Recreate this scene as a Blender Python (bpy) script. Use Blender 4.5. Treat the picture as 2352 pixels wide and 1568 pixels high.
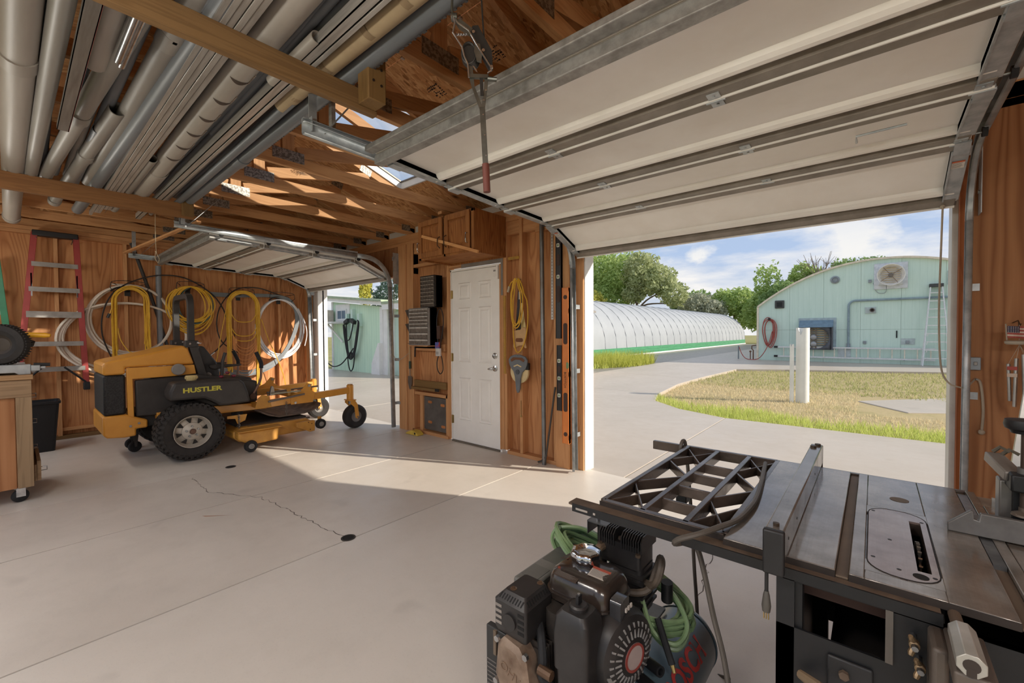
import bpy, bmesh, math, random
from math import sin, cos, pi, radians, sqrt, atan2
from mathutils import Vector, Matrix
V = Vector
random.seed(7)
for o in list(bpy.data.objects): bpy.data.objects.remove(o)
SC = bpy.context.scene
COL = SC.collection
# ---------------------------------------------------------------- camera
CAM_LOC = V((0, 0, 1.31546))
_r = V((0.76124466, 0.64844142, -0.00550411)); _u = V((-0.00968673, 0.01985799, 0.99975588)); _f = V((-0.64839243, 0.76100551, -0.02139807))
cam = bpy.data.cameras.new('camera'); camo = bpy.data.objects.new('camera', cam); COL.objects.link(camo)
cam.sensor_width = 36; cam.lens = 975.505/2352*36; cam.clip_start = .05; cam.clip_end = 400
camo.matrix_world = Matrix(((_r.x, _u.x, -_f.x, 0), (_r.y, _u.y, -_f.y, 0), (_r.z, _u.z, -_f.z, CAM_LOC.z), (0, 0, 0, 1)))
SC.camera = camo
SC.view_settings.view_transform = 'Standard'; SC.view_settings.look = 'None'
SC.view_settings.exposure = 0.0; SC.view_settings.gamma = 1.0; SC.view_settings.use_curve_mapping = False
# ---------------------------------------------------------------- world sky with clouds
SKY_STRENGTH = 1.0
FILL_LAMPS = ((-6.4, 14), (-3.7, 15), (-1.0, 29), (1.3, 36))  # added fill lamps behind the camera: x position and power
def make_world():
    w = bpy.data.worlds.new('sky'); SC.world = w; w.use_nodes = True
    n = w.node_tree.nodes; l = w.node_tree.links; n.clear()
    def N(t, **k):
        x = n.new(t)
        for a, b in k.items(): setattr(x, a, b)
        return x
    out = N('ShaderNodeOutputWorld'); bg = N('ShaderNodeBackground'); l.new(bg.outputs[0], out.inputs[0])
    bg.inputs[1].default_value = SKY_STRENGTH
    tc = N('ShaderNodeTexCoord'); sep = N('ShaderNodeSeparateXYZ'); l.new(tc.outputs['Generated'], sep.inputs[0])
    ramp = N('ShaderNodeValToRGB'); l.new(sep.outputs[2], ramp.inputs[0])
    e = ramp.color_ramp.elements
    e[0].position = 0.0; e[0].color = (.70, .73, .76, 1)
    e[1].position = .60; e[1].color = (.34, .45, .66, 1)
    a = e.new(.16); a.color = (.46, .59, .82, 1)
    # clouds: project direction on a plane overhead
    add = N('ShaderNodeMath', operation='ADD'); l.new(sep.outputs[2], add.inputs[0]); add.inputs[1].default_value = .12
    mx = N('ShaderNodeMath', operation='MAXIMUM'); l.new(add.outputs[0], mx.inputs[0]); mx.inputs[1].default_value = .05
    dv = N('ShaderNodeVectorMath', operation='DIVIDE'); l.new(tc.outputs['Generated'], dv.inputs[0])
    cb = N('ShaderNodeCombineXYZ'); l.new(mx.outputs[0], cb.inputs[0]); l.new(mx.outputs[0], cb.inputs[1]); cb.inputs[2].default_value = 1
    l.new(cb.outputs[0], dv.inputs[1])
    mp = N('ShaderNodeMapping'); l.new(dv.outputs[0], mp.inputs[0]); mp.inputs['Scale'].default_value = (.9, .9, 2.2); mp.inputs['Location'].default_value = (3.1, .6, 0)
    no = N('ShaderNodeTexNoise'); l.new(mp.outputs[0], no.inputs['Vector']); no.inputs['Scale'].default_value = 1.15; no.inputs['Detail'].default_value = 9; no.inputs['Roughness'].default_value = .58
    cr = N('ShaderNodeValToRGB'); l.new(no.outputs[0], cr.inputs[0]); cr.color_ramp.elements[0].position = .43; cr.color_ramp.elements[1].position = .66
    mix = N('ShaderNodeMix', data_type='RGBA'); l.new(cr.outputs[0], mix.inputs[0]); l.new(ramp.outputs[0], mix.inputs[6]); mix.inputs[7].default_value = (.95, .93, .91, 1)
    # heaped clouds low over the horizon
    m2 = N('ShaderNodeMapping'); l.new(tc.outputs['Generated'], m2.inputs[0]); m2.inputs['Scale'].default_value = (1, 1, 1.7); m2.inputs['Location'].default_value = (.35, 0, .1)
    n2 = N('ShaderNodeTexNoise'); l.new(m2.outputs[0], n2.inputs['Vector']); n2.inputs['Scale'].default_value = 5.5; n2.inputs['Detail'].default_value = 8; n2.inputs['Roughness'].default_value = .55
    r2 = N('ShaderNodeValToRGB'); l.new(n2.outputs[0], r2.inputs[0]); r2.color_ramp.elements[0].position = .52; r2.color_ramp.elements[1].position = .60
    r3 = N('ShaderNodeValToRGB'); l.new(sep.outputs[2], r3.inputs[0]); r3.color_ramp.elements[0].position = .0; r3.color_ramp.elements[0].color = (1, 1, 1, 1); r3.color_ramp.elements[1].position = .30; r3.color_ramp.elements[1].color = (0, 0, 0, 1); q = r3.color_ramp.elements.new(.15); q.color = (1, 1, 1, 1)
    mu = N('ShaderNodeMath', operation='MULTIPLY'); l.new(r2.outputs[0], mu.inputs[0]); l.new(r3.outputs[0], mu.inputs[1])
    mx2 = N('ShaderNodeMix', data_type='RGBA'); l.new(mu.outputs[0], mx2.inputs[0]); l.new(mix.outputs[2], mx2.inputs[6]); mx2.inputs[7].default_value = (.93, .92, .90, 1)
    l.new(mx2.outputs[2], bg.inputs[0])
make_world()
# ---------------------------------------------------------------- sun
SUN_DIR = V((-.9085*cos(radians(23.7)), -.4179*cos(radians(23.7)), -sin(radians(23.7))))
sl = bpy.data.lights.new('sun', 'SUN'); sl.energy = 5.8; sl.angle = radians(.6); sl.color = (1, .90, .76)
so = bpy.data.objects.new('sun', sl); COL.objects.link(so); so.rotation_euler = SUN_DIR.to_track_quat('-Z', 'Y').to_euler(); so.location = (20, 12, 14)
# ---------------------------------------------------------------- helpers
def lin(c):
    return tuple(((x/255)/12.92 if x/255 <= .04045 else ((x/255+.055)/1.055)**2.4) for x in c) + (1,)
class NT:
    def __init__(s, name):
        s.m = bpy.data.materials.new(name); s.m.use_nodes = True
        s.n = s.m.node_tree.nodes; s.l = s.m.node_tree.links
        s.b = s.n['Principled BSDF']
    def N(s, t, **k):
        x = s.n.new(t)
        for a, b in k.items(): setattr(x, a, b)
        return x
    def coord(s, scale=(1, 1, 1), rnd=True, rot=(0, 0, 0)):
        tc = s.N('ShaderNodeTexCoord'); mp = s.N('ShaderNodeMapping'); src = tc.outputs['Object']
        if rnd:
            oi = s.N('ShaderNodeObjectInfo'); mu = s.N('ShaderNodeMath', operation='MULTIPLY'); s.l.new(oi.outputs['Random'], mu.inputs[0]); mu.inputs[1].default_value = 37
            ad = s.N('ShaderNodeVectorMath', operation='ADD'); s.l.new(src, ad.inputs[0]); s.l.new(mu.outputs[0], ad.inputs[1]); src = ad.outputs[0]
        s.l.new(src, mp.inputs[0]); mp.inputs['Scale'].default_value = scale; mp.inputs['Rotation'].default_value = rot
        return mp.outputs[0]
    def noise(s, vec, scale, detail=4, rough=.55, dist=0):
        t = s.N('ShaderNodeTexNoise'); s.l.new(vec, t.inputs['Vector']); t.inputs['Scale'].default_value = scale; t.inputs['Detail'].default_value = detail; t.inputs['Roughness'].default_value = rough; t.inputs['Distortion'].default_value = dist
        return t.outputs[0]
    def ramp(s, fac, *stops):
        r = s.N('ShaderNodeValToRGB'); s.l.new(fac, r.inputs[0]); e = r.color_ramp.elements
        while len(e) < len(stops): e.new(.5)
        for i, (p, c) in enumerate(stops): e[i].position = p; e[i].color = c if len(c) == 4 else lin(c)
        return r.outputs[0]
    def mix(s, fac, a, b, mode='MIX'):
        m = s.N('ShaderNodeMix', data_type='RGBA', blend_type=mode)
        for i, v in ((0, fac), (6, a), (7, b)):
            if hasattr(v, 'links') or hasattr(v, 'is_linked'): s.l.new(v, m.inputs[i])
            else: m.inputs[i].default_value = v
        return m.outputs[2]
    def math(s, op, a, b=None):
        m = s.N('ShaderNodeMath', operation=op)
        for i, v in ((0, a), (1, b)):
            if v is None: continue
            if hasattr(v, 'is_linked'): s.l.new(v, m.inputs[i])
            else: m.inputs[i].default_value = v
        return m.outputs[0]
    def bump(s, h, strength=.3, dist=.01):
        b = s.N('ShaderNodeBump'); b.inputs['Strength'].default_value = strength; b.inputs['Distance'].default_value = dist
        s.l.new(h, b.inputs['Height']); s.l.new(b.outputs[0], s.b.inputs['Normal'])
    def col(s, c):
        if hasattr(c, 'is_linked'): s.l.new(c, s.b.inputs['Base Color'])
        else: s.b.inputs['Base Color'].default_value = c
        return s
    def rough(s, r, metal=0, spec=None):
        if hasattr(r, 'is_linked'): s.l.new(r, s.b.inputs['Roughness'])
        else: s.b.inputs['Roughness'].default_value = r
        s.b.inputs['Metallic'].default_value = metal
        if spec is not None: s.b.inputs['Specular IOR Level'].default_value = spec
        return s
MATS = {}
def P(name, c, rough=.5, metal=0, c2=None, scale=6, lo=.35, hi=.7, bump=0, bscale=80, stretch=(1, 1, 1), spec=None, coat=0):
    """plain procedural material: base colour broken up with a second one by noise"""
    if name in MATS: return MATS[name]
    t = NT(name); v = t.coord(stretch)
    if c2 is None: c2 = tuple(max(0, x*.86) for x in c)
    t.col(t.ramp(t.noise(v, scale, 5, .6), (lo, c), (hi, c2)))
    t.rough(rough, metal, spec)
    if bump: t.bump(t.noise(v, bscale, 3, .6), bump, .005)
    if coat: t.b.inputs['Coat Weight'].default_value = coat; t.b.inputs['Coat Roughness'].default_value = .15
    MATS[name] = t.m; return t.m
def WOOD(name, light, dark, axis='Y', k=1.0, rough=.65, knots=True):
    """sawn timber: long grain along axis"""
    if name in MATS: return MATS[name]
    t = NT(name); sc = {'X': (.5, 9, 9), 'Y': (9, .5, 9), 'Z': (9, 9, .5)}[axis]
    v = t.coord(sc)
    n1 = t.noise(v, 1.6*k, 3, .5, .6)
    rings = t.math('SINE', t.math('MULTIPLY', n1, 42))
    c = t.ramp(rings, (0, light), (1, tuple(a*.62+b*.38 for a, b in zip(light, dark))))
    n2 = t.noise(v, .5*k, 2, .5)
    c = t.mix(t.math('MULTIPLY', t.ramp(n2, (.35, (0, 0, 0)), (.75, (255, 255, 255))), .6), c, lin(dark))
    if knots:
        v2 = t.coord({'X': (1.2, 4, 4), 'Y': (4, 1.2, 4), 'Z': (4, 4, 1.2)}[axis])
        vo = t.N('ShaderNodeTexVoronoi'); t.l.new(v2, vo.inputs['Vector']); vo.inputs['Scale'].default_value = 1.1
        kn = t.ramp(vo.outputs['Distance'], (.03, (255, 255, 255)), (.10, (0, 0, 0)))
        c = t.mix(kn, c, lin(tuple(x*.45 for x in dark)))
    t.col(c).rough(rough, 0, .3); t.bump(rings, .06, .003)
    MATS[name] = t.m; return t.m
def PLY(name, light, mid, dark, rough=.7, axis='Z', freq=24, scale=1.0):
    """rotary-cut plywood: fine contour figure stretched along axis"""
    if name in MATS: return MATS[name]
    t = NT(name); s = .09
    sc = {'X': (s, 1, 1), 'Y': (1, s, 1), 'Z': (1, 1, s)}[axis]
    v = t.coord(sc)
    n1 = t.noise(v, 2.9*scale, 3, .5, .25)
    tri = t.math('PINGPONG', t.math('MULTIPLY', n1, freq*1.9), 1.0)
    c = t.ramp(tri, (0, light), (.5, tuple(.6*a+.4*b for a, b in zip(light, mid))), (.97, tuple(.55*a+.45*b for a, b in zip(mid, dark))))
    fine = t.noise(t.coord(tuple(x*(1 if x < 1 else 22) for x in sc)), 6, 4, .7)
    c = t.mix(t.math('MULTIPLY', fine, .5), c, lin(tuple(.5*a+.5*b for a, b in zip(mid, dark))))
    patch = t.noise(t.coord((1, 1, .35)), 1.3, 4, .55)
    c = t.mix(t.ramp(patch, (.45, (0, 0, 0)), (.8, (170, 170, 170))), c, lin(tuple(x*.85 for x in dark)))
    vo = t.N('ShaderNodeTexVoronoi'); t.l.new(t.coord((2.2, 2.2, .9)), vo.inputs['Vector']); vo.inputs['Scale'].default_value = 1.0
    c = t.mix(t.ramp(vo.outputs['Distance'], (.02, (230, 230, 230)), (.07, (0, 0, 0))), c, lin(tuple(x*.5 for x in dark)))
    t.col(c).rough(rough, 0, .25); t.bump(tri, .04, .002)
    MATS[name] = t.m; return t.m

class MB:
    """collects shapes; build() links them as ONE mesh object"""
    def __init__(s): s.v = []; s.f = []
    def add(s, vs, fs):
        b = len(s.v); s.v += [V(x) for x in vs]; s.f += [tuple(i+b for i in f) for f in fs]; return s
    def box(s, a, b):
        x0, x1 = sorted((a[0], b[0])); y0, y1 = sorted((a[1], b[1])); z0, z1 = sorted((a[2], b[2]))
        return s.add([(x0, y0, z0), (x1, y0, z0), (x1, y1, z0), (x0, y1, z0), (x0, y0, z1), (x1, y0, z1), (x1, y1, z1), (x0, y1, z1)],
                     [(0, 3, 2, 1), (4, 5, 6, 7), (0, 1, 5, 4), (1, 2, 6, 5), (2, 3, 7, 6), (3, 0, 4, 7)])
    def cbox(s, c, sz): return s.box([c[i]-sz[i]/2 for i in range(3)], [c[i]+sz[i]/2 for i in range(3)])
    def rbox(s, c, sz, r=.02, seg=3, axis='Z', top=0):
        """box with rounded vertical (axis) edges; top>0 adds a chamfer ring on both ends"""
        w, h = sz[0]/2, sz[1]/2; pts = []
        for (qx, qy, a0) in ((w-r, h-r, 0), (-w+r, h-r, pi/2), (-w+r, -h+r, pi), (w-r, -h+r, 3*pi/2)):
            for i in range(seg+1):
                a = a0+pi/2*i/seg; pts.append((qx+r*cos(a), qy+r*sin(a)))
        return s.loft_z(pts, c, sz[2], top, axis)
    def loft_z(s, pts, c, hh, top, axis='Z'):
        rings = [(-hh/2, 1)] if not top else [(-hh/2, None), (-hh/2+top, 1)]
        rings += [(hh/2, 1)] if not top else [(hh/2-top, 1), (hh/2, None)]
        vs = []; n = len(pts); mx = max(abs(p[0]) for p in pts) or 1; my = max(abs(p[1]) for p in pts) or 1
        for z, k in rings:
            for (x, y) in pts:
                if k is None: x, y = x*(1-top/mx), y*(1-top/my)
                p = {'Z': (x, y, z), 'Y': (x, z, y), 'X': (z, x, y)}[axis]
                vs.append(V(p)+V(c))
        fs = [tuple(range(n))[::-1], tuple(range((len(rings)-1)*n, len(rings)*n))]
        for r in range(len(rings)-1):
            for i in range(n): j = (i+1) % n; fs.append((r*n+i, r*n+j, (r+1)*n+j, (r+1)*n+i))
        return s.add(vs, fs)
    def bar(s, p0, p1, w, h, up=(0, 0, 1)):
        """rectangular bar from p0 to p1; w across, h along up"""
        p0, p1 = V(p0), V(p1); d = (p1-p0).normalized(); up = V(up)
        a = d.cross(up)
        if a.length < 1e-5: a = d.cross(V((1, 0, 0)))
        a.normalize(); b = a.cross(d).normalized()
        q = [a*(i*w/2)+b*(j*h/2) for i, j in ((-1, -1), (1, -1), (1, 1), (-1, 1))]
        return s.add([p0+x for x in q]+[p1+x for x in q], [(0, 1, 2, 3)[::-1], (4, 5, 6, 7), (0, 1, 5, 4), (1, 2, 6, 5), (2, 3, 7, 6), (3, 0, 4, 7)])
    def cyl(s, p0, p1, r0, r1=None, seg=12, caps=True):
        r1 = r0 if r1 is None else r1
        p0, p1 = V(p0), V(p1); d = (p1-p0).normalized(); a = d.orthogonal().normalized(); b = d.cross(a)
        vs = [p0+(a*cos(2*pi*i/seg)+b*sin(2*pi*i/seg))*r0 for i in range(seg)]+[p1+(a*cos(2*pi*i/seg)+b*sin(2*pi*i/seg))*r1 for i in range(seg)]
        fs = [(i, (i+1) % seg, seg+(i+1) % seg, seg+i) for i in range(seg)]
        if caps: fs += [tuple(range(seg))[::-1], tuple(range(seg, 2*seg))]
        return s.add(vs, fs)
    def pipe(s, p0, p1, r, t=.004, seg=16):
        """hollow pipe with open ends"""
        p0, p1 = V(p0), V(p1); d = (p1-p0).normalized(); a = d.orthogonal().normalized(); b = d.cross(a)
        vs = []
        for p, rr in ((p0, r), (p1, r), (p1, r-t), (p0, r-t)):
            vs += [p+(a*cos(2*pi*i/seg)+b*sin(2*pi*i/seg))*rr for i in range(seg)]
        fs = []
        for k in range(4):
            k2 = (k+1) % 4
            fs += [(k*seg+i, k*seg+(i+1) % seg, k2*seg+(i+1) % seg, k2*seg+i) for i in range(seg)]
        return s.add(vs, fs)
    def lathe(s, prof, origin=(0, 0, 0), axis=(0, 0, 1), seg=24):
        """prof: list of (radius, along axis)"""
        o = V(origin); d = V(axis).normalized(); a = d.orthogonal().normalized(); b = d.cross(a); vs = []; n = len(prof)
        for (r, h) in prof:
            for i in range(seg): vs.append(o+d*h+(a*cos(2*pi*i/seg)+b*sin(2*pi*i/seg))*max(r, 1e-4))
        fs = [(k*seg+i, k*seg+(i+1) % seg, (k+1)*seg+(i+1) % seg, (k+1)*seg+i) for k in range(n-1) for i in range(seg)]
        fs += [tuple(range(seg))[::-1], tuple(range((n-1)*seg, n*seg))]
        return s.add(vs, fs)
    def tube(s, pts, r, seg=6, closed=False, caps=True):
        pts = [V(p) for p in pts]; n = len(pts); vs = []; prev = None
        for i, p in enumerate(pts):
            if closed: t = pts[(i+1) % n]-pts[i-1]
            else: t = pts[min(i+1, n-1)]-pts[max(i-1, 0)]
            if t.length < 1e-7: t = V((0, 0, 1))
            t.normalize()
            a = t.orthogonal().normalized() if prev is None else (prev-t*prev.dot(t))
            if a.length < 1e-5: a = t.orthogonal()
            a.normalize(); prev = a; b = t.cross(a)
            rr = r[i] if isinstance(r, (list, tuple)) else r
            vs += [p+(a*cos(2*pi*k/seg)+b*sin(2*pi*k/seg))*rr for k in range(seg)]
        m = n if closed else n-1
        fs = [(i*seg+k, i*seg+(k+1) % seg, ((i+1) % n)*seg+(k+1) % seg, ((i+1) % n)*seg+k) for i in range(m) for k in range(seg)]
        if caps and not closed: fs += [tuple(range(seg))[::-1], tuple(range((n-1)*seg, n*seg))]
        return s.add(vs, fs)
    def prism(s, poly, lo, hi, axis='X'):
        """polygon in the plane normal to axis, extruded lo..hi. X: (y,z)  Y: (x,z)  Z: (x,y)"""
        f = {'X': lambda p, t: (t, p[0], p[1]), 'Y': lambda p, t: (p[0], t, p[1]), 'Z': lambda p, t: (p[0], p[1], t)}[axis]
        n = len(poly); vs = [f(p, lo) for p in poly]+[f(p, hi) for p in poly]
        fs = [tuple(range(n))[::-1], tuple(range(n, 2*n))]+[(i, (i+1) % n, n+(i+1) % n, n+i) for i in range(n)]
        return s.add(vs, fs)
    def sheet(s, prof, lo, hi, axis='X', t=.002):
        """open profile (polyline) given thickness t and extruded along axis"""
        n = len(prof); off = []
        for i in range(n):
            a = prof[max(i-1, 0)]; b = prof[min(i+1, n-1)]; dx, dy = b[0]-a[0], b[1]-a[1]; L = sqrt(dx*dx+dy*dy) or 1
            off.append((prof[i][0]-dy/L*t, prof[i][1]+dx/L*t))
        return s.prism_strip(prof, off, lo, hi, axis)
    def prism_strip(s, A, B, lo, hi, axis):
        f = {'X': lambda p, t: (t, p[0], p[1]), 'Y': lambda p, t: (p[0], t, p[1]), 'Z': lambda p, t: (p[0], p[1], t)}[axis]
        n = len(A); vs = [f(p, lo) for p in A]+[f(p, hi) for p in A]+[f(p, lo) for p in B]+[f(p, hi) for p in B]; fs = []
        for i in range(n-1):
            fs += [(i, i+1, n+i+1, n+i), (2*n+i, 3*n+i, 3*n+i+1, 2*n+i+1), (i, 2*n+i, 2*n+i+1, i+1), (n+i, n+i+1, 3*n+i+1, 3*n+i)]
        fs += [(0, n, 3*n, 2*n), (n-1, 3*n-1, 4*n-1, 2*n-1)]
        return s.add(vs, fs)
    def sphere(s, c, r, seg=12, rings=8, sc=(1, 1, 1)):
        vs = [V(c)+V((0, 0, r*sc[2]))]
        for j in range(1, rings):
            for i in range(seg):
                a = pi*j/rings; b = 2*pi*i/seg; vs.append(V(c)+V((r*sc[0]*sin(a)*cos(b), r*sc[1]*sin(a)*sin(b), r*sc[2]*cos(a))))
        vs.append(V(c)-V((0, 0, r*sc[2]))); L = len(vs)-1
        fs = [(0, 1+i, 1+(i+1) % seg) for i in range(seg)]
        fs += [(1+j*seg+i, 1+(j+1)*seg+i, 1+(j+1)*seg+(i+1) % seg, 1+j*seg+(i+1) % seg) for j in range(rings-2) for i in range(seg)]
        fs += [(L, 1+(rings-2)*seg+(i+1) % seg, 1+(rings-2)*seg+i) for i in range(seg)]
        return s.add(vs, fs)
    def bolt(s, c, d, r=.008, h=.006):
        c = V(c); d = V(d).normalized(); return s.cyl(c, c+d*h, r, seg=6)
    def xf(s, m): s.v = [m @ v for v in s.v]; return s
    def build(s, name, mat, parent=None, smooth=True, bevel=0, local=False, ang=.6, kind=None, label=None):
        me = bpy.data.meshes.new(name); off = V((0, 0, 0)) if (parent is None or local) else OFF.get(parent.name, V((0, 0, 0)))
        me.from_pydata([v-off for v in s.v], [], s.f); me.update()
        if smooth:
            me.polygons.foreach_set('use_smooth', [True]*len(me.polygons)); me.set_sharp_from_angle(angle=ang)
        me.materials.append(mat)
        o = bpy.data.objects.new(name, me); COL.objects.link(o)
        if parent is not None: o.parent = parent; OFF[o.name] = OFF.get(parent.name, V((0, 0, 0)))
        if bevel:
            b = o.modifiers.new('bevel', 'BEVEL'); b.width = bevel; b.segments = 2; b.limit_method = 'ANGLE'; b.angle_limit = .7; b.harden_normals = False
        if kind: o['kind'] = kind
        if label: o['label'] = label
        return o
OFF = {}
def tag(o, label, cat, group=None, kind=None):
    o['label'] = label; o['category'] = cat
    if group: o['group'] = group
    if kind: o['kind'] = kind
    return o
def thing(name, label, cat, loc=(0, 0, 0), rotz=0, group=None):
    o = bpy.data.objects.new(name, None); COL.objects.link(o); o.empty_display_size = .1
    o.location = loc; o.rotation_euler = (0, 0, rotz); OFF[o.name] = V(loc)
    tag(o, label, cat, group); return o
def struct(name, loc=(0, 0, 0), label=None, cat=None):
    o = bpy.data.objects.new(name, None); COL.objects.link(o); o.empty_display_size = .1; o.location = loc; OFF[o.name] = V(loc); o['kind'] = 'structure'
    o['label'] = label or name.replace('_', ' '); o['category'] = cat or name.split('_')[0]
    return o
def group_part(name, parent):
    """an Empty part that holds sub-parts"""
    o = bpy.data.objects.new(name, None); COL.objects.link(o); o.parent = parent; o.empty_display_size = .05; OFF[o.name] = OFF.get(parent.name, V((0, 0, 0))); return o
def solo(mb, name, mat, label, cat, group=None, loc=None, **k):
    """a thing that is one mesh, its origin at loc"""
    if loc is not None:
        loc = V(loc); mb.v = [v-loc for v in mb.v]
    o = mb.build(name, mat, **k)
    if loc is not None: o.location = loc
    return tag(o, label, cat, group)
def text_mesh(txt, size, depth=.001, font_shear=0, bold=0):
    cu = bpy.data.curves.new('t', 'FONT'); cu.body = txt; cu.size = size; cu.extrude = depth; cu.align_x = 'CENTER'; cu.align_y = 'CENTER'; cu.shear = font_shear; cu.offset = bold; cu.resolution_u = 3
    ob = bpy.data.objects.new('t', cu); COL.objects.link(ob); dg = bpy.context.evaluated_depsgraph_get()
    me = bpy.data.meshes.new_from_object(ob.evaluated_get(dg)); bpy.data.objects.remove(ob)
    return [v.co.copy() for v in me.vertices], [tuple(p.vertices) for p in me.polygons]
def text_obj(txt, size, origin, xdir, ydir, mat, parent, name='lettering', sx=1, **k):
    """flat lettering: xdir reading direction, ydir up the letters"""
    vs, fs = text_mesh(txt, size, **k); x = V(xdir).normalized(); y = V(ydir).normalized(); z = x.cross(y); o = V(origin)
    return MB().add([o+x*(v.x*sx)+y*v.y+z*v.z for v in vs], fs).build(name, mat, parent, smooth=False)
def arc(c, r, a0, a1, n, plane='YZ', k=0):
    """points of an arc; degrees"""
    out = []
    for i in range(n+1):
        a = radians(a0+(a1-a0)*i/n); p, q = r*cos(a), r*sin(a)
        out.append({'YZ': (c[0], c[1]+p, c[2]+q), 'XZ': (c[0]+p, c[1], c[2]+q), 'XY': (c[0]+p, c[1]+q, c[2])}[plane])
    return out
def smooth_path(pts, n=6):
    """Catmull-Rom through points"""
    pts = [V(p) for p in pts]; out = []
    for i in range(len(pts)-1):
        p0 = pts[max(i-1, 0)]; p1 = pts[i]; p2 = pts[i+1]; p3 = pts[min(i+2, len(pts)-1)]
        for k in range(n):
            t = k/n; out.append(.5*((2*p1)+(p2-p0)*t+(2*p0-5*p1+4*p2-p3)*t*t+(3*p1-p0-3*p2+p3)*t**3))
    return out+[pts[-1]]
def copy_tree(o, parent=None):
    c = o.copy(); COL.objects.link(c)
    if parent is not None: c.parent = parent
    OFF[c.name] = OFF.get(o.name, V((0, 0, 0)))
    for ch in list(o.children): copy_tree(ch, c)
    return c
# ================================================================ materials shared by the building
STUD = (208, 156, 108); STUDD = (172, 118, 76)
wood_x = WOOD('lumber_x', STUD, STUDD, 'X'); wood_y = WOOD('lumber_y', STUD, STUDD, 'Y'); wood_z = WOOD('lumber_z', STUD, STUDD, 'Z')
roofwood = WOOD('truss_lumber', (206, 158, 110), (160, 112, 72), 'Y')
roofwood_z = WOOD('truss_lumber_z', (206, 158, 110), (160, 112, 72), 'Z')
treated_y = WOOD('treated_lumber_y', (130, 100, 64), (92, 68, 40), 'Y')
treated_z = WOOD('treated_lumber_z', (136, 104, 62), (98, 72, 40), 'Z')
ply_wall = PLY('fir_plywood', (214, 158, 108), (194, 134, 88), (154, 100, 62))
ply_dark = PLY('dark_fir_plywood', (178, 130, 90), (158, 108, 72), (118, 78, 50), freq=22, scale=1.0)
galv = P('galvanised_steel', (182, 186, 188), .42, .45, (150, 156, 160), 14, .4, .65, .05, 60)
galvd = P('dull_galvanised_steel', (160, 158, 154), .5, .4, (130, 128, 124), 20, .4, .65)
white_trim = P('white_painted_trim', (236, 236, 234), .5, 0, (224, 224, 222), 4)
steel = P('steel', (150, 152, 154), .35, .9, (110, 112, 114), 18)
zinc = P('bright_zinc', (200, 202, 204), .25, .95, (160, 162, 166), 20)
black_plastic = P('black_plastic', (34, 34, 36), .5, 0, (24, 24, 26), 12)
black_rubber = P('black_rubber', (40, 40, 42), .8, 0, (28, 28, 30), 20, bump=.1)

def osb_mat():
    t = NT('oriented_strand_board'); base = None
    cols = []
    for i, (rx, sc) in enumerate(((.4, (62, 17, 20)), (1.9, (54, 16, 20)), (2.7, (70, 20, 20)))):
        v = t.coord(sc, True, (0, 0, rx)); vo = t.N('ShaderNodeTexVoronoi'); t.l.new(v, vo.inputs['Vector']); vo.inputs['Scale'].default_value = 1.0
        sp = t.N('ShaderNodeSeparateColor'); t.l.new(vo.outputs['Color'], sp.inputs[0])
        cols.append((sp.outputs[0], sp.outputs[1]))
    c = t.ramp(cols[0][0], (0, (184, 136, 90)), (.5, (204, 156, 106)), (1, (218, 174, 126)))
    c2 = t.ramp(cols[1][0], (0, (172, 122, 78)), (.6, (200, 148, 98)), (1, (222, 178, 130)))
    c = t.mix(t.ramp(cols[1][1], (.5, (0, 0, 0)), (.52, (255, 255, 255))), c, c2)
    c3 = t.ramp(cols[2][0], (0, (148, 102, 64)), (1, (206, 158, 108)))
    c = t.mix(t.ramp(cols[2][1], (.7, (0, 0, 0)), (.72, (255, 255, 255))), c, c3)
    t.col(c).rough(.75, 0, .2); t.bump(cols[0][0], .15, .003); return t.m
OSB = osb_mat()

def concrete_mat(name, a, b, c, spk=True, sc=1.0):
    t = NT(name); v = t.coord((1, 1, 1), False)
    n1 = t.noise(v, .9*sc, 6, .6); n2 = t.noise(v, 5*sc, 5, .65); n3 = t.noise(v, 90, 3, .7)
    col = t.ramp(n1, (.32, a), (.72, b))
    col = t.mix(t.ramp(n2, (.48, (0, 0, 0)), (.8, (120, 120, 120))), col, lin(c))
    col = t.mix(t.ramp(n3, (.56, (0, 0, 0)), (.72, (90, 90, 90))), col, lin(tuple(x*.7 for x in c)))
    st = t.noise(t.coord((1, 1, 1), False), 2.7, 2, .4, .4)      # old oil stains
    col = t.mix(t.ramp(st, (.70, (0, 0, 0)), (.76, (95, 95, 95))), col, lin(tuple(x*.62 for x in c)))
    t.col(col).rough(t.ramp(n2, (.3, (150, 150, 150)), (.8, (190, 190, 190))), 0, .35); t.bump(n3, .12, .002); return t.m
conc_in = concrete_mat('shop_concrete', (222, 215, 206), (208, 201, 191), (184, 176, 166))
conc_in2 = concrete_mat('worn_shop_concrete', (218, 210, 200), (201, 193, 183), (174, 166, 156))
conc_out = concrete_mat('drive_concrete', (190, 180, 169), (180, 170, 158), (164, 154, 143))
dark_joint = P('joint_dirt', (86, 76, 68), .9)

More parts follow.
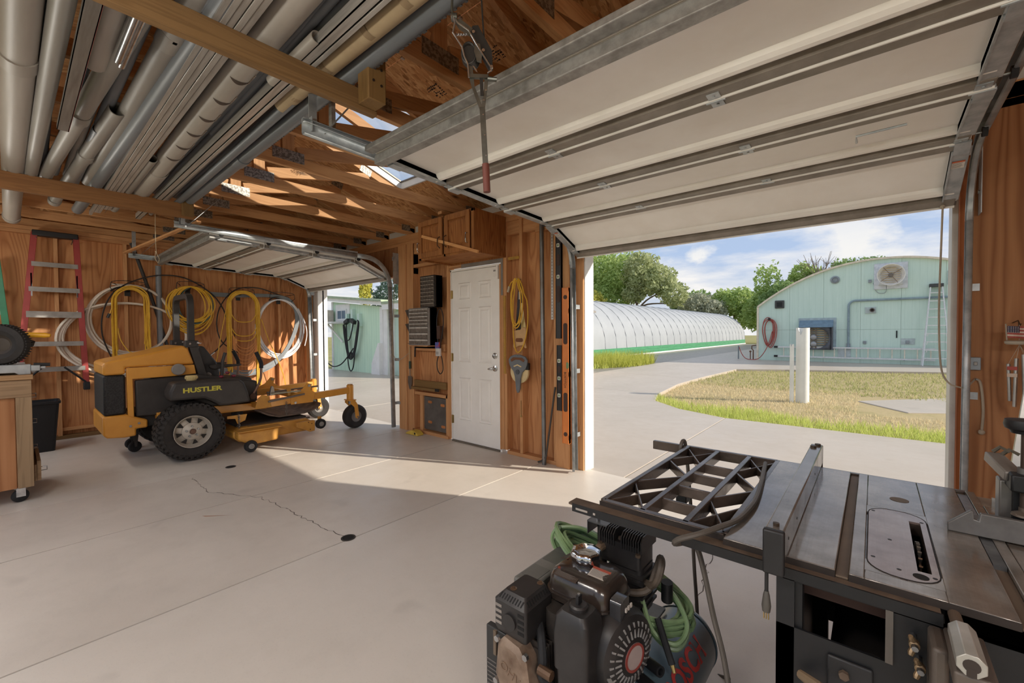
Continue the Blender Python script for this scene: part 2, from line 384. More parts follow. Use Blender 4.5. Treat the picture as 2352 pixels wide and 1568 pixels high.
# ================================================================ floor: poured slabs with open joints
floor = struct('floor', label='concrete garage floor poured in strips with saw-cut joints', cat='floor')
xs = [-7.95, -4.85, -3.825, -2.54, -.2, 2.4]
for i in range(5):
    g = .006 if i not in (1,) else .003
    m = MB().box((xs[i]+g/2+(.002), -1.9, -.12), (xs[i+1]-.005, 3.555, 0))
    m.build('slab', conc_in2 if i in (1, 2) else conc_in, floor, smooth=False)
MB().box((-7.95, -1.9, -.16), (2.4, 3.56, -.02)).build('joint_filler', dark_joint, floor, smooth=False)
def crack(pts, parent, w=.005):
    random.seed(len(pts)); out = []
    for i in range(len(pts)-1):
        a, b = V(pts[i]+(0,)), V(pts[i+1]+(0,)); n = max(3, int((b-a).length/.035))
        for k in range(n): out.append(a.lerp(b, k/n)+V((random.uniform(-.014, .014), random.uniform(-.014, .014), 0)))
    out.append(V(pts[-1]+(0,))); m = MB()
    for i in range(len(out)-1):
        a, b = out[i], out[i+1]; d = (b-a).normalized(); nrm = V((-d.y, d.x, 0))*w*random.uniform(.2, .6)
        m.add([a+nrm+V((0, 0, .0006)), a-nrm+V((0, 0, .0006)), b-nrm+V((0, 0, .0006)), b+nrm+V((0, 0, .0006))], [(0, 1, 2, 3)])
    m.build('crack', dark_joint, parent, smooth=False)
crack([(-4.73, 1.03), (-4.2, 1.03), (-3.74, 1.267), (-3.2, 1.312), (-2.735, 1.343), (-2.6, 1.371)], floor)
crack([(-.74, 3.0), (-.716, 2.696), (-.677, 2.349), (-.625, 2.069), (-.6, 1.7)], floor, .004)
rust = P('rust_streak', (176, 128, 92), .8)
MB().add([(-3.69, .86, .0007), (-3.66, .87, .0007), (-3.52, 1.02, .0007), (-3.50, 1.04, .0007), (-3.55, .99, .0007)], [(0, 1, 2, 3, 4)]).build('rust_streak', rust, floor, smooth=False)
for (x, y) in ((-2.561, 1.371), (-4.833, 1.369)):
    d = thing('floor_drain', 'small round drain cup set %s' % ('in the joint near the middle of the floor' if x > -3 else 'in the joint beside the mower wheel'), 'drain', (x, y, 0), group='floor drains')
    MB().lathe([(.045, .0), (.045, .003), (.036, .003), (.034, -.012), (.0, -.012)], (x, y, 0.0005), seg=20).build('rim', P('drain_iron', (70, 66, 62), .7, .3), d)
    MB().lathe([(.034, .0), (.034, .0015), (0, .0015)], (x, y, .0008), seg=20).build('drain_hole', P('drain_dark', (18, 16, 15), .9), d)

# ================================================================ wall with the hoses (left)
wl = struct('wall_left', label='stud wall with fir plywood where the hoses hang', cat='wall')
ST = [-.28, .36, 1.005, 1.68, 2.30, 2.965, 3.43]
SX0, SX1 = -7.85, -7.76
for i, y in enumerate(ST):
    MB().box((SX0, y-.019, .045), (SX1, y+.019, 2.54)).build('stud', wood_z, wl, bevel=.002)
MB().box((SX0, 3.45, .0), (SX1, 3.54, 2.54)).build('stud', wood_z, wl, bevel=.002)
pe = [-.70, .36, 1.005, 1.68, 2.30, 2.965, 3.54]
for i in range(6):
    MB().box((SX0-.012, pe[i]+.001, .0), (SX0, pe[i+1]-.001, 2.56)).build('plywood_panel', ply_wall, wl, smooth=False)
MB().box((SX0, -.70, 0), (SX1, 3.54, .045)).build('sill_plate', treated_y, wl)
MB().box((SX0, .379, .10), (SX1-.03, .98, .14)).build('blocking', wood_y, wl)
MB().box((SX0, -.70, 2.54), (SX1, 3.54, 2.58)).build('top_plate', wood_y, wl)
MB().box((SX0, -.70, 2.582), (SX1, 3.54, 2.63)).build('top_plate', wood_y, wl)
# dark gable boarding above the plate
MB().prism([(-.68, 2.63), (3.54, 2.63), (3.54, 2.74), (1.43, 3.44), (-.68, 2.74)], SX0-.012, SX0, 'X').build('gable_board', OSB, wl, smooth=False)

# ================================================================ front wall
wf = struct('wall_front', label='front stud wall between and beside the two garage openings', cat='wall')
Y0, Y1 = 3.45, 3.54
def fstud(x0, x1, z0=.04, z1=2.50, y0=Y0, mat=None, name='stud'):
    return MB().box((x0, y0, z0), (x1, Y1, z1)).build(name, mat or wood_z, wf, bevel=.002)
# pillar left of the door
fstud(-4.995, -4.955, .0); fstud(-4.953, -4.80, .0, y0=3.435); fstud(-4.797, -4.70, 0); fstud(-4.698, -4.66)
fstud(-3.985, -3.947); fstud(-3.945, -3.925, .03, 2.06)
fstud(-3.118, -3.098, .03, 2.06); fstud(-3.095, -3.055); fstud(-3.052, -3.014)
fstud(-2.835, -2.797); fstud(-2.40, -2.362)
fstud(-2.36, -2.205, .0, 2.5, y0=3.425); fstud(-2.20, -2.165, .0)
fstud(-2.163, -2.085, 0, 2.5, y0=3.48)
for (x0, x1) in ((-4.66, -3.985), (-3.014, -2.362)):
    MB().box((x0, Y0, 0), (x1, Y1, .038)).build('sill_plate', wood_x, wf, bevel=.002)
for (x0, x1) in ((-4.70, -3.985), (-3.055, -2.60), (-2.60, -2.16)):
    MB().box((x0, Y1, .02), (x1, Y1+.012, 2.6)).build('plywood_panel', ply_wall, wf, smooth=False)
# blocking of the tool bay
for (x0, x1, z0, z1, yy) in ((-4.66, -4.02, 1.085, 1.175, 3.44), (-4.66, -4.0, .50, .54, 3.46), (-4.55, -4.49, .04, .50, 3.46), (-4.03, -3.985, .04, .54, 3.46), (-4.66, -3.985, 2.18, 2.22, 3.46)):
    MB().box((x0, yy, z0), (x1, Y1, z1)).build('blocking', wood_x if x1-x0 > .1 else wood_z, wf, bevel=.002)
# door head casing, headers, top plates
MB().box((-3.985, 3.455, 2.10), (-3.055, Y1, 2.18)).build('header', wood_x, wf, bevel=.002)
for (x0, x1) in ((-7.76, -4.66), (-2.36, .52)):
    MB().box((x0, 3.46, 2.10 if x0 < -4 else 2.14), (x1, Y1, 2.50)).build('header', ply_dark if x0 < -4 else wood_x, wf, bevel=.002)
MB().box((-4.66, 3.47, 2.36), (-2.36, Y1, 2.50)).build('header', wood_x, wf, bevel=.002)
MB().box((-7.76, Y0, 2.50), (2.3, Y1, 2.54)).build('top_plate', wood_x, wf)
MB().box((-7.76, Y0, 2.542), (2.3, Y1, 2.63)).build('top_plate', wood_x, wf)
MB().box((-2.62, 3.445, 2.33), (-2.40, 3.47, 2.37)).build('nailer', wood_x, wf)
# right-hand return clad in plywood
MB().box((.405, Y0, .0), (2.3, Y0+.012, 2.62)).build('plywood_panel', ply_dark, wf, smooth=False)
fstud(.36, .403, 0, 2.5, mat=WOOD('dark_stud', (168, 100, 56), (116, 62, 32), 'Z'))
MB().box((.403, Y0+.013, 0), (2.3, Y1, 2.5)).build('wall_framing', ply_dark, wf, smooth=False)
# siding outside
for (x0, x1, z0) in ((-7.95, -7.42, 0), (-5.0, -4.0, 0), (-3.0, -2.12, 0), (.38, 2.4, 0), (-7.42, -5.0, 2.12), (-2.12, .38, 2.14), (-4.0, -3.0, 2.1)):
    MB().box((x0, 3.553, z0 if z0 else -.1), (x1, 3.575, 2.9)).build('siding_sheet', white_trim, wf, smooth=False)
# white jamb trim of the openings
def trim(n, a, b, m=white_trim):
    o = MB().box(a, b).build('trim_%d' % n, m, None, bevel=.003); o['kind'] = 'structure'; return o
alu_trim = P('grey_jamb_trim', (206, 205, 200), .45, .1, (186, 184, 178), 5)
for n, (a, b, lab) in enumerate(((( -7.475, 3.47, 0), (-7.42, 3.64, 2.14), 'white side jamb of the left garage opening, beside the hose wall'),
        ((-5.0, 3.50, 0), (-4.96, 3.62, 2.14), 'white side jamb of the left garage opening, at the tool bay'),
        ((-2.14, 3.50, -.02), (-2.075, 3.66, 2.16), 'white side jamb of the right garage opening, beside the levels'),
        ((.335, 3.50, -.02), (.385, 3.64, 2.16), 'white side jamb of the right garage opening, beside the wind chime'),
        ((-7.42, 3.55, 2.10), (-4.99, 3.62, 2.16), 'white head trim over the left garage opening'),
        ((-2.09, 3.55, 2.12), (.36, 3.62, 2.18), 'white head trim over the right garage opening')), 1):
    o = trim(n, a, b, alu_trim if n == 4 else white_trim); o['label'] = lab; o['category'] = 'trim'
# right end wall
wr = struct('wall_right', label='plywood end wall out of the light', cat='wall')
for i, (a, b) in enumerate(((-.68, .72), (.722, 2.1), (2.102, 3.45))):
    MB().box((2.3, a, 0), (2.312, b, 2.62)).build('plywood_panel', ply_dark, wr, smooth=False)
MB().prism([(-.68, 2.62), (3.54, 2.62), (3.54, 2.74), (1.43, 3.44), (-.68, 2.74)], 2.3, 2.312, 'X').build('gable_board', OSB, wr, smooth=False)
# unseen rear, left open so sky light fills the room; header on posts
rp = struct('wall_rear', label='unseen rear side left open for sky fill, a header on three timber posts', cat='wall')
MB().box((-7.85, -.68, 2.40), (2.3, -.59, 2.63)).build('header', wood_x, rp)
for x in (-7.80, -2.6, 2.2): MB().box((x-.045, -.68, 0), (x+.045, -.59, 2.40)).build('post', wood_z, rp)

# ================================================================ roof: trusses, strand board, skylight
ce = struct('ceiling', label='open roof of nail-plated trusses under strand board', cat='ceiling')
def zr(y): return 2.72+.333*(3.63-y) if y >= 1.43 else 2.72+.333*(3.63-(2.86-y))
plate_m = P('nail_plate', (168, 164, 156), .4, .8, (116, 112, 106), 60, .45, .55, .5, 160)
TX = [-1.70-.61*k for k in range(-6, 11)]
XN = V((1, 0, 0))
def bar2(y0, z0, y1, z1, w=.038, h=.089): return MB().bar((0, y0, z0), (0, y1, z1), w, h, (0, 0, 1))
t_parts = [
    ('bottom_chord', bar2(-.68, 2.6745, 3.54, 2.6745), roofwood),
    ('top_chord', bar2(4.1, zr(4.1)-.047, 1.45, zr(1.45)-.047), roofwood),
    ('top_chord', bar2(-1.2, zr(-1.2)-.047, 1.41, zr(1.41)-.047), roofwood),
    ('king_post', MB().box((-.019, 1.385, 2.72), (.019, 1.475, 3.35)), roofwood_z),
    ('web', bar2(1.50, 2.755, 2.50, zr(2.5)-.12), roofwood),
    ('web', bar2(1.36, 2.755, .36, zr(.36)-.12), roofwood)]
pl = []
def plate(y, z, w=.21, h=.075, ang=0, side=1):
    m = MB().box((.019*side, -w/2, -h/2), (.0215*side, w/2, h/2))
    m.xf(Matrix.Rotation(ang, 4, 'X')).xf(Matrix.Translation((0, y, z))); return m
pl.append(plate(1.43, 2.715, .24, .085)); pl.append(plate(2.46, zr(2.46)-.07, .13, .075, -.32)); pl.append(plate(3.40, 2.71, .13, .08)); pl.append(plate(1.43, 3.37, .16, .09))
proto_meshes = None
for k, x in enumerate(TX):
    tr = group_part('truss', ce); tr.location = (x, 0, 0)
    if proto_meshes is None:
        proto_meshes = []
        for nm, mb, mt in t_parts: o = mb.build(nm, mt, tr, local=True, bevel=.0015); proto_meshes.append(o)
        for mb in pl: o = mb.build('nail_plate', plate_m, tr, local=True, smooth=False); proto_meshes.append(o)
    else:
        for o in proto_meshes:
            c = o.copy(); COL.objects.link(c); c.parent = tr
# strand-board sheets, rows laid from the eave, with a hole for the skylight
SKX0, SKX1, SKY0, SKY1 = -4.115, -2.945, 1.78, 2.90
def roof_sheet(x0, x1, y0, y1, up=0):
    n = V((0, .333, 1)).normalized() if y0 >= 1.42 else V((0, -.333, 1)).normalized()
    vs = []
    for (x, y) in ((x0, y0), (x1, y0), (x1, y1), (x0, y1)): vs.append(V((x, y, zr(y)+up)))
    vs += [v+n*.012 for v in vs]
    return MB().add(vs, [(0, 3, 2, 1), (4, 5, 6, 7), (0, 1, 5, 4), (1, 2, 6, 5), (2, 3, 7, 6), (3, 0, 4, 7)])
rows = [(3.022, 4.18, -8.05), (1.868, 3.018, -9.27), (1.432, 1.864, -8.05)]
for (y0, y1, xs0) in rows:
    x = xs0
    while x < 3.0:
        x1 = x+2.438
        a, b = max(x, -8.05), min(x1, 3.0)
        if b > a:
            if y1 > SKY0 and y0 < SKY1 and b > SKX0 and a < SKX1:
                for (p, q, r, s) in ((a, min(b, SKX0), y0, y1), (max(a, SKX1), b, y0, y1), (max(a, SKX0), min(b, SKX1), y0, max(y0, SKY0)), (max(a, SKX0), min(b, SKX1), min(y1, SKY1), y1)):
                    if q-p > .01 and s-r > .01: roof_sheet(p+.001, q-.001, r, s).build('strand_board', OSB, ce, smooth=False)
            else: roof_sheet(a+.001, b-.001, y0, y1).build('strand_board', OSB, ce, smooth=False)
        x = x1
for (y0, y1) in ((-1.32, -.16), (-.156, 1.0), (1.004, 1.428)):
    x = -8.05
    while x < 2.9: roof_sheet(x+.001, min(x+2.437, 3.0), y0, y1).build('strand_board', OSB, ce, smooth=False); x += 2.438
# steel clips in the seam between two boards
for k in range(2, 9):
    x = -1.70-.61*k+.305+.61
    MB().cbox((x, 1.866, zr(1.866)-.006), (.018, .03, .01)).build('seam_clip', zinc, ce)
for k, (x, y, s, rot) in enumerate(((-2.62, 2.18, .12, .3), (-1.98, 2.16, .11, .1), (-1.42, 2.2, .11, .2), (-3.3, 2.12, .09, .2))):
    ink = P('stamp_ink', (40, 28, 22), .8)
    n = V((0, -.333, -1)).normalized(); up = V((0, -1, .333)).normalized(); xd = V((-1, 0, 0))
    m = MB(); random.seed(k+3)
    for r in range(6):
        xx = -s/2
        while xx < s/2:
            w = random.uniform(.006, .02)
            if random.random() < .7:
                yy = -s/2+r*s/6; hh = s/6*random.uniform(.35, .8); q = []
                for (a, b) in ((xx, yy), (xx+w, yy), (xx+w, yy+hh), (xx, yy+hh)):
                    p = V((x, y, 0))+xd*a+V((0, -.95*b, 0)); q.append(V((p.x, p.y, zr(p.y)-.0008)))
                m.add(q, [(0, 1, 2, 3)])
            xx += w+.004
    m.build('ink_stamp', ink, ce, smooth=False, kind='stuff')
# skylight: curb, frame and pane on the roof
sk = struct('window_1', label='roof skylight with white curb between the trusses', cat='skylight')
cm = MB()
for (a, b) in (((SKX0, SKY0), (SKX1, SKY0)), ((SKX0, SKY1), (SKX1, SKY1)), ((SKX0, SKY0), (SKX0, SKY1)), ((SKX1, SKY0), (SKX1, SKY1))):
    cm.bar((a[0], a[1], zr(a[1])+.02), (b[0], b[1], zr(b[1])+.02), .02, .07, (0, 0, 1))
cm.build('curb', white_trim, sk)
fm = MB()
for (a, b) in (((SKX0, SKY0), (SKX1, SKY0)), ((SKX0, SKY1), (SKX1, SKY1)), ((SKX0, SKY0), (SKX0, SKY1)), ((SKX1, SKY0), (SKX1, SKY1))):
    fm.bar((a[0], a[1], zr(a[1])+.062), (b[0], b[1], zr(b[1])+.062), .04, .016, (0, 0, 1))
fm.build('frame', P('skylight_frame', (120, 112, 104), .4, .6), sk)
def glass_mat(name, tint, rough=.0, mixf=.12):
    t = NT(name); t.n.remove(t.b); out = t.n['Material Output']
    tr = t.N('ShaderNodeBsdfTransparent'); tr.inputs[0].default_value = tint; gl = t.N('ShaderNodeBsdfGlossy'); gl.inputs['Roughness'].default_value = rough
    mx = t.N('ShaderNodeMixShader'); mx.inputs[0].default_value = .06
    t.l.new(tr.outputs[0], mx.inputs[1]); t.l.new(gl.outputs[0], mx.inputs[2]); t.l.new(mx.outputs[0], out.inputs[0]); return t.m
glass = glass_mat('clear_glass', (.93, .95, .96, 1))
MB().add([(SKX0, SKY0, zr(SKY0)+.066), (SKX1, SKY0, zr(SKY0)+.066), (SKX1, SKY1, zr(SKY1)+.066), (SKX0, SKY1, zr(SKY1)+.066), (SKX0, SKY0, zr(SKY0)+.071), (SKX1, SKY0, zr(SKY0)+.071), (SKX1, SKY1, zr(SKY1)+.071), (SKX0, SKY1, zr(SKY1)+.071)],
         [(0, 3, 2, 1), (4, 5, 6, 7), (0, 1, 5, 4), (1, 2, 6, 5), (2, 3, 7, 6), (3, 0, 4, 7)]).build('pane', glass, sk, smooth=False)

# ================================================================ overhead garage doors, sections run up on their tracks
door_white = P('door_enamel', (243, 240, 234), .45, 0, (234, 229, 221), 3)
door_rail = P('door_rail', (142, 134, 124), .5, .15, (118, 110, 100), 9)
def frame_at(p, q):
    """local frame of a section lying from p (upper, inner end) to q (lower end) in the YZ plane; n points to the inside/down"""
    p, q = V((0,)+p), V((0,)+q); d = (q-p).normalized(); n = V((0, d.z, -d.y))
    if n.z > 0: n = -n
    return p, d, n, (q-p).length
def garage_door(name, label, x0, x1, pts, ztrack, yend, near, ah=.10):
    root = struct(name, label=label, cat='garage door')
    W = x1-x0
    for i in range(4):
        p, d, n, L = frame_at(pts[i], pts[i+1])
        def sec_box(m, xa, xb, s0, s1, t0, t1):
            vs = []
            for t in (t0, t1):
                for (x, s_) in ((xa, s0), (xb, s0), (xb, s1), (xa, s1)): vs.append(p+d*s_+n*t+V((x, 0, 0)))
            m.add(vs, [(0, 1, 2, 3)[::-1], (4, 5, 6, 7), (0, 1, 5, 4), (1, 2, 6, 5), (2, 3, 7, 6), (3, 0, 4, 7)])
        sec = MB(); sec_box(sec, x0, x1, .004, L-.004, -.045, 0)
        so_ = sec.build('section_panel', door_white, root, smooth=False)
        # long pressed ribs
        prof = [(.0, .0), (.008, .016), (.022, .027), (.038, .029), (.054, .021), (.068, .0)]
        rb = MB()
        base = L-.150
        for j in range(len(prof)-1):
            a, b = prof[j], prof[j+1]; vs = [p+d*(base+a[0])+n*a[1]+V((x0+.02, 0, 0)), p+d*(base+a[0])+n*a[1]+V((x1-.02, 0, 0)), p+d*(base+b[0])+n*b[1]+V((x1-.02, 0, 0)), p+d*(base+b[0])+n*b[1]+V((x0+.02, 0, 0))]
            rb.add(vs, [(0, 1, 2, 3)])
        rb.build('rib', door_white, so_, ang=1.2)
        r2 = MB(); sec_box(r2, x0+.02, x1-.02, .088, .097, 0, .004); r2.build('rib', door_white, so_)
        # folded edge rails
        for (s0, s1) in ((.006, .060), (L-.068, L-.010)):
            rl = MB(); sec_box(rl, x0+.01, x1-.01, s0, s1, 0, .032); rl.build('edge_rail', door_rail, so_, bevel=.003)
        lp = MB(); sec_box(lp, x0+.01, x1-.01, L-.010, L-.004, 0, .040); lp.build('lip', door_white, so_)
        # galvanised end stiles
        for (xa, xb) in ((x0-.002, x0+.062), (x1-.062, x1+.002)):
            st = MB(); sec_box(st, xa, xb, .045, L-.055, 0, .028); st.build('end_stile', galv, so_, bevel=.002)
            ed = MB(); xe = xb-.006 if xa < x0 else xa; sec_box(ed, xe, xe+.006, .06, L-.065, .0, .038); ed.build('stile_edge', galv, so_)
        # hinges on the lower joint, rollers at the ends
        if i < 3:
            j0 = p+d*L
            for x in (x0+.04, x0+W*.34, x0+W*.66, x1-.04):
                h = MB(); c = j0+n*.034+V((x, 0, 0))
                for s_ in (-1, 1): h.bar(c+d*(s_*.004), c+d*(s_*.05), .045, .004, n)
                h.cyl(c-V((.035, 0, 0))+n*.004, c+V((.035, 0, 0))+n*.004, .006, seg=8)
                for s_ in (-.03, .03): h.bolt(c+d*s_, n, .006, .006)
                h.build('hinge', galv, root)
        for x, sx in ((x0, -1), (x1, 1)):
            c = p+d*(.02 if i else .10)+n*(-.012)
            r = MB(); r.cyl(c+V((x-sx*.03, 0, 0)), c+V((x+sx*.036, 0, 0)), .006, seg=8); r.build('roller_stem', steel, root)
            r = MB(); r.cyl(c+V((x+sx*.032, 0, 0)), c+V((x+sx*.050, 0, 0)), .022, seg=16); r.build('roller', black_rubber, root)
            b = MB(); b.bar(c+n*.05+V((x-sx*.03, 0, 0))-d*.02, c+n*.05+V((x-sx*.03, 0, 0))+d*.06, .055, .012, n); b.build('roller_bracket', galv, root)
    # top strut on the upper edge, bottom weather seal
    p, d, n, L = frame_at(pts[0], pts[1])
    for k, (so2, h) in enumerate(((.03, .05), (-.03, .03))):
        m = MB(); m.bar(p+d*so2+n*(.03 if k == 0 else -.01)+V((x0-.01, 0, 0)), p+d*so2+n*(.03 if k == 0 else -.01)+V((x1+.01, 0, 0)), .05, h, n); m.build('top_strut', galvd, root, bevel=.004)
    p, d, n, L = frame_at(pts[3], pts[4])
    e = p+d*(L+.012)-n*.01; MB().tube([e+V((x0, 0, 0)), e+V((x1, 0, 0))], .022, 10).build('weather_seal', P('dirty_seal', (120, 112, 104), .8, 0, (70, 64, 58), 25), root)
    # tracks
    for x, sx in ((x0-.045, 1), (x1+.045, -1)):
        zt = ztrack; prof = [(.022, -.026), (.016, -.03), (.0, -.03), (-.006, -.02), (-.006, .02), (.0, .03), (.016, .03), (.022, .026)]
        path = [(yend, zt+.05), (2.86, zt)]
        R = .36
        path += [(2.98+R*sin(a), zt-R+R*cos(a)) for a in [radians(i*10) for i in range(0, 10)]]
        path += [(3.375, .02)]
        def sweep(pth, nm):
            m = MB(); vs = []; N_ = len(prof)
            for i, (y, z) in enumerate(pth):
                a = pth[max(i-1, 0)]; b = pth[min(i+1, len(pth)-1)]; t = V((0, b[0]-a[0], b[1]-a[1])).normalized(); nn = V((0, t.z, -t.y))
                for (u_, w_) in prof: vs.append(V((x-sx*.012+sx*u_, y, z))+nn*w_)
            fs = [(i*N_+k, i*N_+k+1, (i+1)*N_+k+1, (i+1)*N_+k) for i in range(len(pth)-1) for k in range(N_-1)]
            m.add(vs, fs); o = m.build(nm, galv, root); s_ = o.modifiers.new('t', 'SOLIDIFY'); s_.thickness = .0025; return o
        sweep(path[:2], 'horizontal_track'); sweep(path[1:12], 'curved_track'); sweep(path[11:], 'vertical_track')
        # stiffening angle above the horizontal track
        MB().box((x-sx*.024, yend, zt+.03), (x-sx*.021, 2.86, zt+ah)).box((x-sx*.024, yend, zt+ah-.003), (x, 2.86, zt+ah)).build('track_angle', galv, root)
        for z in (.35, .95, 1.55):
            MB().box((x-sx*.005, 3.40, z-.02), (x-sx*.008-sx*.002, 3.47, z+.02)).box((x-sx*.06, 3.444, z-.02), (x-sx*.006, 3.449, z+.02)).build('track_bracket', galv, root)
        # flag bracket at the head
        MB().box((x-sx*.052, 3.36, zt-.32), (x-sx*.049, 3.45, zt+.10)).box((x-sx*.052, 3.38, zt+.0), (x, 3.385, zt+.05)).bolt((x-sx*.049, 3.41, zt-.2), (sx, 0, 0), .01).build('flag_bracket', galv, root)
        if near is not None:
            m = MB(); y = yend+.06; m.box((x-sx*.036, y-.02, zt+.05), (x-sx*.032, y+.02, 2.70)); m.box((x-sx*.036, y-.02, zt+.05), (x-sx*.0, y-.016, zt+.12)); m.build('track_hanger', galv, root)
            m = MB(); m.bar((x-sx*.034, y+.05, zt+.06), (x-sx*.034-sx*.02, y+.30, 2.66), .004, .035, (1, 0, 0)); m.build('track_hanger', galv, root)
    return root
dpts = [(1.285, 2.285), (1.805, 2.255), (2.335, 2.232), (2.865, 2.215), (3.345, 2.015)]
d2 = garage_door('door_2', 'right overhead garage door, white sections rolled up under the roof', -2.062, .335, dpts, 2.262, .93, True)
dptsl = [(1.285, 2.315), (1.805, 2.29), (2.335, 2.27), (2.865, 2.26), (3.345, 2.06)]
d1 = garage_door('door_1', 'left overhead garage door rolled up above the mower', -7.40, -5.075, dptsl, 2.305, 1.0, True, .05)
# extra details of the near door: lock bar slot, warning stickers, tape
p, d, n, L = frame_at(dpts[2], dpts[3])
MB().tube([(.10, 2.50, 2.198), (-.07, 2.50, 2.196), (-.07, 2.58, 2.194)], .005, 6).build('lock_bar', galv, d2)
st_w = P('sticker_paper', (214, 206, 196), .6); st_o = P('sticker_orange', (196, 92, 50), .6); ink = P('label_ink', (110, 104, 100), .7)
def sticker(c, xd, yd, w, h, parent):
    xd, yd, c = V(xd).normalized(), V(yd).normalized(), V(c); nn = xd.cross(yd)
    def q(m, a, b, e, f, z): m.add([c+xd*a+yd*e+nn*z, c+xd*b+yd*e+nn*z, c+xd*b+yd*f+nn*z, c+xd*a+yd*f+nn*z], [(0, 1, 2, 3)])
    m = MB(); q(m, -w/2, w/2, -h/2, h/2, .0006); s = m.build('sticker', st_w, parent, smooth=False)
    m = MB(); q(m, -w/2, w/2, h*.3, h/2, .0009); m.build('sticker_band', st_o, s, smooth=False)
    m = MB()
    for k in range(5): q(m, -w*.42, w*random.uniform(.2, .42), h*(.18-.13*k), h*(.22-.13*k)+.0, .0009)
    m.build('print_lines', ink, s, smooth=False, kind='stuff')
    return s
p, d, n, L = frame_at(dpts[3], dpts[4])
sticker(p+d*.17+n*.029+V((.335-.03, 0, 0)), (1, 0, 0), -d, .045, .055, d2)
sticker(p+d*.14+n*.029+V((-2.062+.03, 0, 0)), (1, 0, 0), -d, .035, .055, d2)
p, d, n, L = frame_at(dpts[0], dpts[1])
ty = P('masking_tape', (206, 196, 140), .6, 0, (190, 180, 120), 20)
c = p+d*.085+n*.0012; MB().add([c+V((-1.12, 0, 0)), c+V((-1.01, 0, 0)), c+V((-1.01, 0, 0))+d*.035, c+V((-1.12, 0, 0))+d*.035], [(0, 1, 2, 3)]).build('tape', ty, d2, smooth=False)
# ================================================================ outside ground
gm = NT('dry_ground'); v_ = gm.coord((1, 1, 1), False)
gm.col(gm.ramp(gm.noise(v_, .35, 6, .65), (.3, (168, 156, 122)), (.5, (150, 146, 100)), (.72, (132, 140, 84)))).rough(.95, 0, .1)
g = MB().box((-160, -60, -.5), (120, 160, -.14)).build('ground', gm.m, None, smooth=False); g['kind'] = 'structure'; g['label'] = 'open dry ground around the buildings'; g['category'] = 'ground'
dr = struct('driveway', label='pale concrete drive and path outside the garage', cat='driveway')
def cslab(poly, hi=-.012): MB().prism(poly, -.3, hi, 'Z').build('slab', conc_out, dr, smooth=False, bevel=.006)
J = .008
cslab([(-1.715, 3.565), (3.6, 3.565), (3.6, 7.05), (-1.715, 7.05)])
cslab([(-1.725, 3.565), (-1.725, 7.05), (-2.53, 7.4), (-3.2, 8.0), (-3.5, 8.9), (-6.995, 8.9), (-6.995, 3.565)])
cslab([(-7.005, 3.565), (-7.005, 7.4), (-11.0, 7.4), (-11.0, 3.565)])
cslab([(-11.01, 3.565), (-11.01, 7.68), (-20, 7.68), (-20, 3.565)])
cslab([(-3.5, 8.91), (-3.76, 10.9), (-3.78, 12.6), (-6.9, 12.6), (-6.6, 8.91)])
cslab([(-3.78, 12.61), (-3.65, 16.4), (-6.9, 16.4), (-6.9, 12.61)])
cslab([(-3.65, 16.41), (-2.3, 17.2), (1.8, 19.0), (3.6, 19.3), (6, 19.3), (6, 22.4), (-4.0, 22.4), (-6.9, 22.4), (-6.9, 16.41)])
cslab([(-4.3, 22.41), (-4.3, 40), (-6.9, 40), (-6.9, 22.41)])
# lawn lying a little below the concrete
lm = NT('lawn_soil'); v_ = lm.coord((1, 1, 1), False)
c_ = lm.ramp(lm.noise(v_, .9, 6, .7), (.3, (150, 146, 100)), (.48, (198, 178, 142)), (.7, (178, 162, 134)))
lm.col(lm.mix(lm.noise(v_, 30, 3, .7), c_, lin((150, 140, 100)))).rough(.95, 0, .1)
LP = [(-1.72, 7.05), (3.6, 7.05), (3.6, 19.3), (1.8, 19.0), (-2.3, 17.2), (-3.65, 16.4), (-3.76, 14), (-3.76, 10.9), (-3.5, 8.9), (-3.2, 8.0), (-2.53, 7.4)]
lw = MB().prism(LP, -.3, -.085, 'Z').build('lawn', lm.m, None, smooth=False); lw['kind'] = 'structure'; lw['label'] = 'patchy lawn bed between the drive and the green arched building'; lw['category'] = 'lawn'
def inpoly(x, y, poly):
    c = False; j = len(poly)-1
    for i in range(len(poly)):
        if (poly[i][1] > y) != (poly[j][1] > y) and x < (poly[j][0]-poly[i][0])*(y-poly[i][1])/(poly[j][1]-poly[i][1])+poly[i][0]: c = not c
        j = i
    return c
def leafmat(name, a, b, c, sc=1.5, trans=.35):
    t = NT(name); v = t.coord((1, 1, 1), False); t.col(t.ramp(t.noise(v, sc, 4, .7), (.3, a), (.5, b), (.7, c))).rough(.7, 0, .2)
    tr = t.N('ShaderNodeBsdfTranslucent'); tr.inputs[0].default_value = lin(b); mx = t.N('ShaderNodeMixShader'); mx.inputs[0].default_value = trans
    t.l.new(t.b.outputs[0], mx.inputs[1]); t.l.new(tr.outputs[0], mx.inputs[2]); t.l.new(mx.outputs[0], t.n['Material Output'].inputs[0]); return t.m
def grass(name, label, mat, n, test, box, h, w, z=-.085, seed=1):
    random.seed(seed); m = MB(); vs = []; fs = []
    while n > 0:
        x = random.uniform(box[0], box[1]); y = random.uniform(box[2], box[3]); n -= 1
        if not test(x, y): continue
        a = random.uniform(0, 6.28); hh = h*random.uniform(.4, 1.25); ww = w*random.uniform(.6, 1.3); lx, ly = random.uniform(-.5, .5)*hh, random.uniform(-.5, .5)*hh
        b = len(vs); dx, dy = ww*cos(a), ww*sin(a)
        vs += [(x-dx, y-dy, z), (x+dx, y+dy, z), (x+lx, y+ly, z+hh)]; fs.append((b, b+1, b+2))
    m.v = [V(q) for q in vs]; m.f = fs
    o = m.build(name, mat, None, smooth=False); return tag(o, label, 'grass', kind='stuff')
